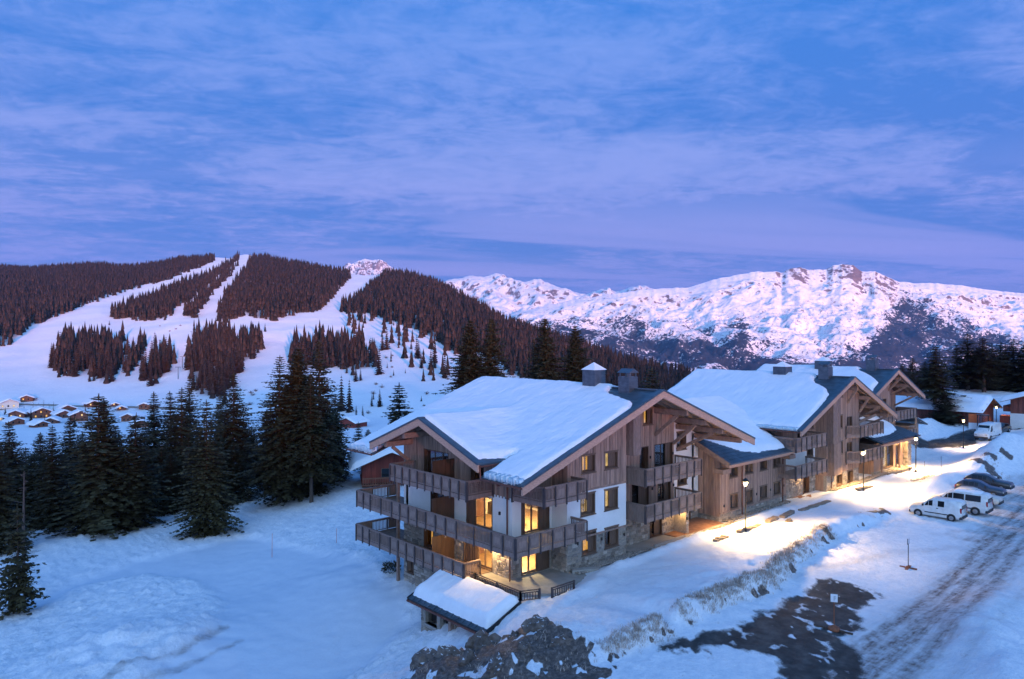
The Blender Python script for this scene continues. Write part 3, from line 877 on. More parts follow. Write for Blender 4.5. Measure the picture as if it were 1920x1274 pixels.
# ------------------------------------------------------------------ far mountains
def make_range(name, crest, D0, Dc, z0, xr, step, rows, amp, wl, label_snow, forest=None, rockline=None, seed=0.0, jag=2.0):
    cxs = np.array([c[0] for c in crest], float); cys = np.array([c[1] for c in crest], float)
    xs = np.arange(xr[0], xr[1], step)
    tt = np.concatenate([np.linspace(0, 1, rows) ** 0.9, 1 + np.linspace(.03, .4, 8)])
    Xp, T = np.meshgrid(xs, tt, indexing='ij')
    D = D0 + T * (Dc - D0)
    cy0 = np.interp(Xp, cxs, cys)
    for _k in range(1): pass
    cyv = cy0 - jag * (np.abs(pnoise(Xp / 14. + seed, Xp * 0 + 2.2)) * 1.6 + pnoise(Xp / 23. + seed, Xp * 0 + 5.2)) * 1.2
    zj = -(cyv - cy0) / FP * Dc                      # the ragged skyline, kept to the crest itself
    zc = HC - (cy0 - 637) / FP * Dc
    tcl = np.clip(T, 0, 1)
    X, Y = col(Xp, D)
    Z = z0 + (zc - z0) * (0.55 * tcl + 0.45 * tcl ** 2.1)
    Z = np.where(T > 1, zc - (T - 1) * (Dc - D0) * .6, Z)
    Z = Z + zj * sstep(.86, 1.0, T) * (1 - sstep(1.0, 1.2, T))
    wx = .35 * fbm(X / wl * .7 + 3, Y / wl * .7, 3)
    lat = X * RT[0] + Y * RT[1] + .45 * D
    rg = .68 * ridged(lat / wl + seed + wx, D / (wl * 3.4) - wx, 6, .52) + .32 * ridged(X / wl * 2.1 + wx, Y / wl * 2.1, 5, .52) - .55
    Z = Z + amp * rg * sstep(0.02, .3, T) * (1 - sstep(.86, 1.0, T) * .93)
    V = np.stack([X, Y, Z], -1).reshape(-1, 3)
    nx, ny = X.shape
    i = np.arange(nx - 1)[:, None]; j = np.arange(ny - 1)[None]
    a = (i * ny + j).ravel()
    F = np.stack([a, a + 1, a + ny + 1, a + ny], -1)
    m, t, b = mat(name + '_snow_and_rock')
    v = objco(t)
    s = 1.0 / (wl * 0.075)
    n1 = noise(t, s, 10, 0.7, v); n2 = noise(t, s * .22, 8, 0.62, v)
    qr = N(t, 'ShaderNodeAttribute'); qr.attribute_name = 'rock'
    qf = N(t, 'ShaderNodeAttribute'); qf.attribute_name = 'forest'
    g = N(t, 'ShaderNodeNewGeometry')
    sp = N(t, 'ShaderNodeSeparateXYZ'); link(t, g.outputs['Normal'], sp.inputs[0])
    steep = ramp(t, [(0.70, 1.0), (0.86, 0.0)], sp.outputs[2])
    def thr(a, amp_, nn, lo, hi):
        e = mth(t, 'ADD', a, mth(t, 'MULTIPLY', mth(t, 'SUBTRACT', nn, .5), amp_))
        return ramp(t, [(lo, 0.), (hi, 1.)], e).outputs[0]
    rk = mth(t, 'ADD', mth(t, 'MULTIPLY', qr.outputs['Fac'], .75), mth(t, 'MULTIPLY', steep.outputs[0], .35))
    fr = thr(rk, 1.5, n1, .50, .62)
    ff = mth(t, 'ADD', qf.outputs['Fac'], mth(t, 'MULTIPLY', mth(t, 'SUBTRACT', n2, .5), 2.6))
    nf = noise(t, 1.0 / (wl * .030), 5, .72, v)
    ff = thr(ff, 2.4, nf, .50, .60)
    qs = N(t, 'ShaderNodeAttribute'); qs.attribute_name = 'speck'
    nq = noise(t, 1.0 / (wl * .042), 6, .75, v)
    sk = ramp(t, [(.55, 0.), (.63, 1.)], mth(t, 'ADD', nq, mth(t, 'MULTIPLY', mth(t, 'SUBTRACT', qs.outputs['Fac'], 1.0), .16)))
    sn = ramp(t, [(.3, (.66, .68, .72)), (.7, (.80, .81, .83))], n2)
    rc = ramp(t, [(.3, (.07, .05, .048)), (.7, (.22, .16, .145))], n1)
    c = mixc(t, fr, sn.outputs[0], rc.outputs[0])
    c = mixc(t, mth(t, 'MULTIPLY', sk.outputs[0], .85), c, (.05, .042, .042))
    c = mixc(t, ff, c, (.016, .020, .026))
    link(t, c, b.inputs['Base Color'])
    b.inputs['Roughness'].default_value = .8
    bump(t, b, n1, .6, wl * .02)
    me = np_mesh(name, V, F, m, True)
    py = 637 - (Z - HC) / D * FP
    if forest is not None:
        fl = np.interp(Xp, [c[0] for c in forest], [c[1] for c in forest])
        set_attr(me, 'forest', np.clip((py - fl) / 70. + .34, 0, .86) * (T < 1))
    else:
        set_attr(me, 'forest', np.zeros(X.shape))
    top = np.interp(Xp, cxs, cys)
    set_attr(me, 'speck', np.clip(sstep(18, 90, py - top) * 1.1, 0, 1))
    set_attr(me, 'rock', np.clip(rockline(Xp, py - top), 0, 1) if rockline else np.zeros(X.shape))
    tag(put(name, me), kind='structure')

make_range('mountain', [(760,660),(820,640),(900,608),(960,590),(1020,575),(1080,563),(1120,557),(1160,550),(1200,545),(1250,541),(1290,540),(1310,534),(1340,524),(1380,516),(1420,510),(1455,509),(1465,512),(1478,505),(1500,502),(1515,506),(1550,506),(1562,499),(1578,495),(1600,498),(1616,510),(1640,509),(1660,518),(1685,529),(1720,532),(1760,533),(1800,536),(1850,544),(1920,552),(2050,560),(2300,580)],
           3300, 5200, -240, (800, 2250), 2.0, 240, 190, 560., 'massif',
           forest=[(800,602),(900,610),(1000,616),(1060,602),(1140,596),(1180,582),(1200,584),(1230,612),(1300,616),(1345,622),(1390,600),(1420,630),(1460,654),(1540,658),(1600,640),(1650,606),(1680,556),(1700,540),(1722,556),(1780,574),(1850,610),(1920,640),(2100,680)],
           rockline=lambda x, d: .28 * np.exp(-(d / 30.) ** 2) + .20 * np.exp(-(d / 70.) ** 2) + .30 * np.exp(-((x - 1585) / 36.) ** 2) * np.exp(-(d / 34.) ** 2) + .25 * np.exp(-((x - 1490) / 22.) ** 2) * np.exp(-(d / 22.) ** 2), jag=1.2)
make_range('mountain', [(760,545),(800,538),(850,524),(880,519),(905,519),(930,514),(945,517),(962,526),(985,529),(1010,524),(1030,533),(1060,543),(1085,551),(1100,553),(1120,546),(1140,543),(1155,549),(1180,541),(1200,537),(1212,540),(1235,546),(1300,562),(1400,585)],
           6000, 8800, 60, (770, 1420), 2.4, 110, 420, 900., 'range',
           rockline=lambda x, d: .25 * np.exp(-(d / 30.) ** 2) + .22, seed=4.0, jag=2.0)
make_range('mountain', [(520,570),(600,536),(640,505),(652,498),(662,495),(672,490),(684,485.5),(692,488),(704,491),(716,491),(726,496),(740,506),(765,518),(800,536),(880,570)],
           8200, 9800, 500, (540, 860), 1.4, 110, 430, 700., 'peak',
           rockline=lambda x, d: .36 + 0 * d, seed=9.0, jag=0.9)

# unseen ridge added behind the viewer, shaped to keep the last sun off the chalets
def make_shade_ridge():
    a0 = SUN_AZ
    ang = np.radians(np.arange(-75, 75.1, 2.5)) + a0
    rr = np.array([70, 250, 600, 1000, 1300, 1500, 1750, 2100])
    hh = np.array([-2, 2, 8, 24, 66, 116, 80, 30])
    A, R = np.meshgrid(ang, rr, indexing='ij')
    Z = hh[None] * (1 + .10 * fbm(A * 9, R / 600., 3)) + 0 * A
    X = R * np.cos(A); Y = R * np.sin(A)
    V = np.stack([X, Y, Z], -1).reshape(-1, 3)
    nx, ny = A.shape
    i = np.arange(nx - 1)[:, None]; j = np.arange(ny - 1)[None]
    a = (i * ny + j).ravel()
    F = np.stack([a, a + ny, a + ny + 1, a + 1], -1)
    tag(put('hill', np_mesh('hill', V, F, bpy.data.materials['hill_snow'], True)), kind='structure')  # added out-of-view ridge that blocks the low sun
make_shade_ridge()
# ------------------------------------------------------------------ building kit
class Face:
    """an upright wall plane: s runs along it, z up, d outwards"""
    def __init__(self, kind, c):
        self.k = kind; self.c = c
    def pt(self, s, z, d=0.0):
        k = self.k; c = self.c
        if k == 'S': return (s, c - d, z)      # looks towards -Y
        if k == 'N': return (s, c + d, z)
        if k == 'W': return (c - d, s, z)      # looks towards -X
        return (c + d, s, z)                   # 'E'
    def px(self, x, y):
        if self.k in 'SN':
            p = onY(x, y, self.c); return p[0], p[2]
        p = onX(x, y, self.c); return p[1], p[2]

def fhex(mb, F, s0, s1, z0a, z1a, z0b, z1b, d0, d1, mi=0):
    mb.hexa([F.pt(s0, z0a, d0), F.pt(s1, z0b, d0), F.pt(s1, z0b, d1), F.pt(s0, z0a, d1)],
            [F.pt(s0, z1a, d0), F.pt(s1, z1b, d0), F.pt(s1, z1b, d1), F.pt(s0, z1a, d1)], mi)
def fbox(mb, F, s0, s1, z0, z1, d0, d1, mi=0):
    fhex(mb, F, s0, s1, z0, z1, z0, z1, d0, d1, mi)

def cn(f):
    return f if callable(f) else (lambda s: f)

def spans(s0, s1, bot, top, ops, s):
    """free height intervals of a strip between s0 and s1"""
    lo, hi = bot, top
    iv = [(lo, hi)]
    for a, b, c, d in ops:
        if a < s < b:
            nv = []
            for p, q in iv:
                if c > p: nv.append((p, min(q, c)))
                if d < q: nv.append((max(p, d), q))
            iv = [(p, q) for p, q in nv if q - p > 0.015]
    return iv

def wall(mb, F, s0, s1, bot, top, ops=(), th=0.3, mi=0, extra=()):
    bot = cn(bot); top = cn(top)
    br = sorted(set([s0, s1] + [v for o in ops for v in o[:2] if s0 < v < s1] + [e for e in extra if s0 < e < s1]))
    for a, b in zip(br[:-1], br[1:]):
        mid = (a + b) / 2
        for p, q in spans(a, b, bot(mid), top(mid), ops, mid):
            pa = bot(a) if abs(p - bot(mid)) < 1e-6 else p; pb = bot(b) if abs(p - bot(mid)) < 1e-6 else p
            qa = top(a) if abs(q - top(mid)) < 1e-6 else q; qb = top(b) if abs(q - top(mid)) < 1e-6 else q
            fhex(mb, F, a, b, pa, qa, pb, qb, -th, 0, mi)

def boards(mb, F, s0, s1, bot, top, ops=(), w=0.17, t=0.025, rs=None, lap=True):
    """upright boarding, every board its own piece"""
    rs = rs or random
    bot = cn(bot); top = cn(top)
    br = sorted(set([s0, s1] + [v for o in ops for v in o[:2] if s0 < v < s1]))
    for A, B in zip(br[:-1], br[1:]):
        n = max(1, round((B - A) / w)); ww = (B - A) / n
        for i in range(n):
            a = A + i * ww + .004; b = A + (i + 1) * ww - .004
            mid = (a + b) / 2
            for p, q in spans(a, b, bot(mid), top(mid), ops, mid):
                qa = top(a) if abs(q - top(mid)) < 1e-6 else q; qb = top(b) if abs(q - top(mid)) < 1e-6 else q
                if min(qa, qb) - p < .02: continue
                d = t + rs.uniform(0, .016) + (0.016 if lap and i % 2 else 0)
                fhex(mb, F, a, b, p, qa, p, qb, 0.002, d)

def stones(mb, F, s0, s1, bot, top, ops=(), h=0.24, rs=None):
    """rubble stones standing proud of the mortar"""
    rs = rs or random
    bot = cn(bot); top = cn(top)
    zlo = min(bot(s0), bot(s1)); zhi = max(top(s0), top(s1))
    z = zlo
    while z < zhi - .08:
        hh = rs.uniform(.75, 1.3) * h
        s = s0
        while s < s1 - .05:
            w = rs.uniform(.7, 2.0) * h * 1.25
            e = min(s + w, s1)
            if s1 - e < .12: e = s1
            mid = (s + e) / 2; zm = z + hh / 2
            b_, t_ = bot(mid), top(mid)
            z1 = min(z + hh, t_)
            ok = z >= b_ - .1 and z1 - z > .09
            for a, b, c, d in ops:
                if e > a + .02 and s < b - .02 and z1 > c + .02 and z < d - .02:
                    ok = False
            if ok:
                g = .014
                j = lambda: rs.uniform(-.022, .022)
                q = [(s + g + j() * .5, z + g + j()), (e - g + j() * .5, z + g + j()), (e - g + j() * .5, z1 - g + j()), (s + g + j() * .5, z1 - g + j())]
                q[0] = (max(q[0][0], s0), q[0][1]); q[3] = (max(q[3][0], s0), q[3][1])
                q[1] = (min(q[1][0], s1), q[1][1]); q[2] = (min(q[2][0], s1), q[2][1])
                dd = rs.uniform(.025, .07)
                cs = sum(p[0] for p in q) / 4; cz = sum(p[1] for p in q) / 4
                top4 = [(cs + (p[0] - cs) * .80, cz + (p[1] - cz) * .74) for p in q]
                k = len(mb.v)
                mb.v += [F.pt(p[0], p[1], .002) for p in q] + [F.pt(p[0], p[1], dd + rs.uniform(-.01, .01)) for p in top4]
                for f in ((4, 5, 6, 7), (0, 1, 5, 4), (1, 2, 6, 5), (2, 3, 7, 6), (3, 0, 4, 7)):
                    mb.f.append(tuple(k + i for i in f)); mb.m.append(0)
            s = e
        z += hh

def window(parent, F, s0, s1, z0, z1, lit=None, sill=True, shutter=0.0, deep=0.24, name='window', split=1, door=False, frame='reveal'):
    """lined opening with a frame, panes and what is seen behind them"""
    mb = MB()
    t = .07
    fbox(mb, F, s0, s0 + t, z0, z1, -.3, .045); fbox(mb, F, s1 - t, s1, z0, z1, -.3, .045)
    fbox(mb, F, s0 + t, s1 - t, z1 - t, z1, -.3, .045); fbox(mb, F, s0 + t, s1 - t, z0, z0 + t, -.3, .03)
    if sill and not door:
        fbox(mb, F, s0 - .06, s1 + .06, z0 - .07, z0 - .003, -.1, .10)
        fbox(mb, F, s0 - .06, s1 + .06, z1 + .003, z1 + .09, -.1, .06)
    # sash
    a, b, c, d = s0 + t, s1 - t, z0 + t, z1 - t
    e = .05
    fbox(mb, F, a, a + e, c, d, -deep - .05, -deep); fbox(mb, F, b - e, b, c, d, -deep - .05, -deep)
    fbox(mb, F, a + e, b - e, d - e, d, -deep - .05, -deep); fbox(mb, F, a + e, b - e, c, c + e + (.06 if door else 0), -deep - .05, -deep)
    w = mb.build(name, M[frame], parent)
    n = split
    for i in range(n):
        p = a + e + (b - a - 2 * e) * i / n; q = a + e + (b - a - 2 * e) * (i + 1) / n
        if i:
            mm = MB(); fbox(mm, F, p - .035, p + .035, c + e, d - e, -deep - .05, -deep + .004)
            mm.build('mullion', M[frame], w)
        gp = MB(); fbox(gp, F, p + (.036 if i else .002), q - (.036 if i < n - 1 else .002), c + e + (.06 if door else 0), d - e, -deep - .032, -deep - .022)
        gp.build('pane', M['glass'], w)
    if shutter:
        sh = MB()
        x0 = b - (b - a) * shutter
        boards(sh, Face(F.k, F.c + (0)), x0, b - .01, c + .01, d - .01, (), .12, .02)
        for k in range(len(sh.v)):
            pass
        # set the leaf back into the opening
        off = np.array(F.pt(0, 0, -deep + .05)) - np.array(F.pt(0, 0, 0))
        sh.v = [tuple(np.array(v) + off) for v in sh.v]
        sh.build('shutter', M['reveal'], w)
    bk = MB()
    if lit:
        fbox(bk, F, a, b, c, d, -deep - .42, -deep - .40)
        bk.build('curtain', M[lit], w)
        # a few folds in front of the lit room
        fo = MB(); r = random.Random(int(s0 * 100))
        x = a
        while x < b - .05:
            ww = r.uniform(.05, .14)
            if r.random() < .35:
                fbox(fo, F, x, x + ww, c, d, -deep - .36, -deep - .33)
            x += ww + r.uniform(.04, .16)
        if fo.v: fo.build('curtain', M['reveal'], w)
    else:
        fbox(bk, F, a - .05, b + .05, c - .05, d + .05, -deep - .5, -deep - .45)  # near-black sheet in place of the unlit room's shade
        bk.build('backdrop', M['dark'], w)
    return w

def balcony(parent, pts, zf, bays, rail=1.05, post_h=None, fascia=.32, depth_name='balcony', endposts=True):
    """front of a balcony along a plan line from p to q; bays: letters and widths"""
    (x0, y0), (x1, y1) = pts
    L = math.hypot(x1 - x0, y1 - y0)
    ux, uy = (x1 - x0) / L, (y1 - y0) / L
    def P(s, z, o=0):  # o: outward offset (left of travel direction)
        return (x0 + ux * s + uy * o, y0 + uy * s - ux * o, z)
    def bx(mb, s0, s1, z0, z1, o0, o1):
        mb.hexa([P(s0, z0, o0), P(s1, z0, o0), P(s1, z0, o1), P(s0, z0, o1)], [P(s0, z1, o0), P(s1, z1, o0), P(s1, z1, o1), P(s0, z1, o1)])
    m = MB()
    bx(m, 0, L, zf + rail - .06, zf + rail, -.07, .075)              # hand rail
    bx(m, 0, L, zf + rail - .16, zf + rail - .065, -.03, .035)
    bx(m, 0, L, zf + .10, zf + .17, -.03, .035)                      # bottom rail
    bx(m, 0, L, zf - fascia + .06, zf + .05, -.025, .03)             # fascia board
    body = m.build('balcony', M['rail'], parent)
    tot = sum(b[1] for b in bays)
    s = 0; bounds = [0]
    for k, w in bays:
        e = s + w * L / tot
        a = s + .055; b = e - .055
        if k == 'P':
            g = MB()
            bx(g, a, b, zf + .172, zf + rail - .162, -.012, .012)
            bx(g, a + .13, b - .13, zf + .27, zf + rail - .26, .012, .034)
            k0 = len(g.v)
            bx(g, a + .19, b - .19, zf + .33, zf + rail - .32, .034, .046)
            g.build('panel', M['panel'], body)
        elif k == 'S':
            n = max(2, round((b - a) / .135))
            g = MB()
            for i in range(n):
                c = a + (b - a) * (i + .5) / n
                bx(g, c - .033, c + .033, zf + .172, zf + rail - .162, -.014, .014)
            tag(g.build('slats', M['rail'], body), kind='stuff')
        elif k == 'B':                                              # closed boarding
            g = MB(); n = max(2, round((b - a) / .16))
            for i in range(n):
                c0 = a + (b - a) * i / n; c1 = a + (b - a) * (i + 1) / n
                bx(g, c0 + .004, c1 - .004, zf - fascia + .03, zf + rail - .162, .031, .05 + .012 * (i % 2))
            tag(g.build('boarding', M['panel'], body), kind='stuff')
        s = e
        bounds.append(s)
    for i, b in enumerate(bounds):
        if not endposts and i in (0, len(bounds) - 1): continue
        g = MB()
        bx(g, b - .05, b + .05, zf - fascia - .04, zf + rail - .062, .036, .10)
        g.build('post', M['post'] if i % 1 == 0 else M['rail'], body)
    return body

def slab(parent, x0, x1, y0, y1, z0, z1, m='deck', name='floor'):
    """a balcony floor laid in boards"""
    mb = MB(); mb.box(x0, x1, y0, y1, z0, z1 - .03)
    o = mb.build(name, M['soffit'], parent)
    b = MB()
    if (x1 - x0) > (y1 - y0):
        n = max(1, round((y1 - y0) / .15)); w = (y1 - y0) / n
        for i in range(n): b.box(x0, x1, y0 + i * w + .005, y0 + (i + 1) * w - .005, z1 - .028, z1)
    else:
        n = max(1, round((x1 - x0) / .15)); w = (x1 - x0) / n
        for i in range(n): b.box(x0 + i * w + .005, x0 + (i + 1) * w - .005, y0, y1, z1 - .028, z1)
    tag(b.build('boards', M[m], o), kind='stuff')
    return o

def plane_patch(mb, P, zf, th, mi=0):
    """a flat sloping slab over a plan polygon"""
    n = len(P); k = len(mb.v)
    mb.v += [(x, y, zf(x, y) - th) for x, y in P] + [(x, y, zf(x, y)) for x, y in P]
    mb.f.append(tuple(k + i for i in reversed(range(n)))); mb.m.append(mi)
    mb.f.append(tuple(k + n + i for i in range(n))); mb.m.append(mi)
    for i in range(n):
        j = (i + 1) % n
        mb.f.append((k + i, k + j, k + n + j, k + n + i)); mb.m.append(mi)

def snow_field(parent, zf, P, T=.45, r=.55, step=.22, name='roof_snow', seed=0.0, edge=.18, rel=.10, minr=None):
    """a blanket of snow lying on a roof: rounded rim, uneven outline and surface"""
    xs = [p[0] for p in P]; ys = [p[1] for p in P]
    gx = np.arange(min(xs) - .3, max(xs) + .3 + step, step); gy = np.arange(min(ys) - .3, max(ys) + .3 + step, step)
    X, Y = np.meshgrid(gx, gy, indexing='ij')
    d = poly_sd(X, Y, P)
    d = d + edge * fbm(X * .9 + seed, Y * .9, 3, .6)
    q = np.clip(d / r, 0, 1)
    h = T * np.sqrt(np.maximum(1 - (1 - q) ** 2, 0)) * (1 + rel * 3.0 * fbm(X * .22 + seed, Y * .22 - seed, 3)) + .05 * fbm(X * .8, Y * .8 + seed, 4, .6) * (q > .2)
    h = np.where(d > 0, np.maximum(h, 0.0), np.maximum(d * 1.2, -.16))
    Z = zf(X, Y) + h
    keep = d > -step * 1.6
    nx, ny = X.shape
    i = np.arange(nx - 1)[:, None]; j = np.arange(ny - 1)[None]
    a = (i * ny + j)
    ok = (keep[:-1, :-1] & keep[1:, :-1] & keep[1:, 1:] & keep[:-1, 1:])
    a = a[ok]
    F = np.stack([a, a + ny, a + ny + 1, a + 1], -1)
    used = np.unique(F)
    mp = -np.ones(nx * ny, int); mp[used] = np.arange(len(used))
    V = np.stack([X, Y, Z], -1).reshape(-1, 3)[used]
    return put(name, np_mesh(name, V, mp[F], M['roofsnow'], True), parent)

def eave_ice(parent, p, q, zf, h=.3, n=60, seed=1, out=(-1, 0)):
    """a lip of old ice with a few icicles along an eave"""
    r = random.Random(seed)
    mb = MB()
    p = np.array(p, float); q = np.array(q, float)
    L = np.linalg.norm(q - p)
    k = max(3, int(L / .22))
    for i in range(k):
        a = p + (q - p) * i / k; b = p + (q - p) * (i + 1) / k
        ha = h * r.uniform(.8, 1.2)
        o = np.array(out) * r.uniform(.0, .05)
        mb.hexa([(a[0] + o[0], a[1] + o[1], zf(*a) - .05), (b[0] + o[0], b[1] + o[1], zf(*b) - .05), (b[0] - out[0] * .3, b[1] - out[1] * .3, zf(*b) - .02), (a[0] - out[0] * .3, a[1] - out[1] * .3, zf(*a) - .02)],
                [(a[0] + o[0] * 2, a[1] + o[1] * 2, zf(*a) + ha), (b[0] + o[0] * 2, b[1] + o[1] * 2, zf(*b) + ha), (b[0] - out[0] * .3, b[1] - out[1] * .3, zf(*b) + ha + .1), (a[0] - out[0] * .3, a[1] - out[1] * .3, zf(*a) + ha + .1)])
        if r.random() < .3:
            t = a + (q - p) / L * .1
            mb.tube((t[0] + out[0] * .05, t[1] + out[1] * .05, zf(*t)), (t[0] + out[0] * .05, t[1] + out[1] * .05, zf(*t) - r.uniform(.15, .5)), .025, .004, 5)
    return tag(mb.build('ice', M['ice'], parent, True), kind='stuff')

def gutter(parent, p, q, zf, r=.075):
    mb = MB()
    p = np.array(p, float); q = np.array(q, float)
    mb.tube((p[0], p[1], zf(*p) - .10), (q[0], q[1], zf(*q) - .10), r, r, 8)
    L = np.linalg.norm(q - p); n = max(2, int(L / .7))
    return mb.build('gutter', M['copper'], parent)

def downpipe(parent, pts, r=.055, white_from=None):
    mb = MB()
    for a, b in zip(pts[:-1], pts[1:]):
        mb.tube(a, b, r, r, 8)
    return mb.build('downpipe', M['copper'], parent)

def chimney(parent, x, y, z0, z1, w=1.0, d=1.0, kind='cap', rows=8):
    mb = MB(); mb.box(x - w / 2, x + w / 2, y - d / 2, y + d / 2, z0, z1)
    for i in range(rows):
        z = z0 + (z1 - z0) * (i + .5) / rows
        e = .02
        mb.box(x - w / 2 - e, x + w / 2 + e, y - d / 2 - e, y + d / 2 + e, z - .03, z + .03)
    c = mb.build('chimney', M['zinc'], parent)
    if kind == 'cap':
        m = MB()
        for sx in (-1, 1):
            for sy in (-1, 1):
                m.box(x + sx * (w / 2 - .12) - .05, x + sx * (w / 2 - .12) + .05, y + sy * (d / 2 - .12) - .05, y + sy * (d / 2 - .12) + .05, z1 + .002, z1 + .3)
        m.tube((x - .15, y, z1 + .002), (x - .15, y, z1 + .26), .12, .12, 8); m.tube((x + .2, y, z1 + .002), (x + .2, y, z1 + .26), .12, .12, 8)
        m.prism([(x - w / 2 - .08, y - d / 2 - .08, z1 + .302), (x + w / 2 + .08, y - d / 2 - .08, z1 + .302), (x, y - d / 2 - .08, z1 + .62)], (0, d + .16, 0))
        m.build('chimney_cap', M['zinc'], c)
    else:
        m = MB(); k = len(m.v); e = .1
        B = [(x - w / 2 - e, y - d / 2 - e), (x + w / 2 + e, y - d / 2 - e), (x + w / 2 + e, y + d / 2 + e), (x - w / 2 - e, y + d / 2 + e)]
        for i in range(4):
            j = (i + 1) % 4
            m.face([(*B[i], z1 + .01), (*B[j], z1 + .01), (x, y, z1 + .62)])
        m.face([(*b, z1 + .01) for b in reversed(B)])
        m.build('chimney_cap', M['roofsnow'], c)
    return c

def seams(mb, zf, lines, h=.05, w=.05):
    for (ax, ay), (bx, by) in lines:
        mb.beam((ax, ay, zf(ax, ay) + .012), (bx, by, zf(bx, by) + .012), w, h)

def rake_tiles(parent, zf, x0, x1, yfun, y_front, seed=3, pitch=.42):
    """rows of slate-grey roofing showing along a rake where the snow has slid back, with snow hooks at its rim"""
    r = random.Random(seed)
    mb = MB()
    n = max(2, int(abs(x1 - x0) / pitch))
    for i in range(n):
        a = x0 + (x1 - x0) * i / n; b = x0 + (x1 - x0) * (i + 1) / n
        lo, hi = min(a, b), max(a, b)
        y1 = yfun((a + b) / 2) + .7
        k = .03
        mb.hexa([(lo, y_front, zf(lo, y_front) + .004), (hi, y_front, zf(hi, y_front) + .004), (hi, y1, zf(hi, y1) + .004), (lo, y1, zf(lo, y1) + .004)],
                [(lo, y_front, zf(lo, y_front) + k), (hi, y_front, zf(hi, y_front) + k + (.035 if zf(hi, y_front) < zf(lo, y_front) else 0)), (hi, y1, zf(hi, y1) + k + (.035 if zf(hi, y1) < zf(lo, y1) else 0)), (lo, y1, zf(lo, y1) + k + (.035 if zf(lo, y1) < zf(hi, y1) else 0))])
    return tag(mb.build('roof_slates', M['metal'], parent), kind='stuff')

def barge(parent, F, s0, z0, s1, z1, h=.52, t=.14, n=1, metal=True):
    """one rake board of a gable, following the roof line"""
    mb = MB()
    mb.hexa([F.pt(s0, z0 - h, 0), F.pt(s1, z1 - h, 0), F.pt(s1, z1 - h, t), F.pt(s0, z0 - h, t)],
            [F.pt(s0, z0, 0), F.pt(s1, z1, 0), F.pt(s1, z1, t), F.pt(s0, z0, t)])
    o = mb.build('rake_board', M['barge'], parent)
    if metal:
        m = MB()
        m.hexa([F.pt(s0, z0 + .004, -.3), F.pt(s1, z1 + .004, -.3), F.pt(s1, z1 + .004, t + .05), F.pt(s0, z0 + .004, t + .05)],
               [F.pt(s0, z0 + .13, -.3), F.pt(s1, z1 + .13, -.3), F.pt(s1, z1 + .13, t + .05), F.pt(s0, z0 + .13, t + .05)])
        m.build('rake_flashing', M['metal'], o)
    return o

def lamp_spot(F, s, z, parent, on=None):
    """a small round wall lamp"""
    mb = MB()
    mb.box(*sorted((F.pt(s - .06, z, 0)[0], F.pt(s + .06, z, .11)[0])), *sorted((F.pt(s - .06, z, 0)[1], F.pt(s + .06, z, .11)[1])), z - .11, z + .11)
    return mb.build('wall_lamp', M['black'], parent)

def point(name, loc, e, c=(1, .68, .34), r=.08):
    d = bpy.data.lights.new(name, 'POINT'); d.energy = e; d.color = c; d.shadow_soft_size = r
    o = bpy.data.objects.new(name, d); C.objects.link(o); o.location = loc
    return o

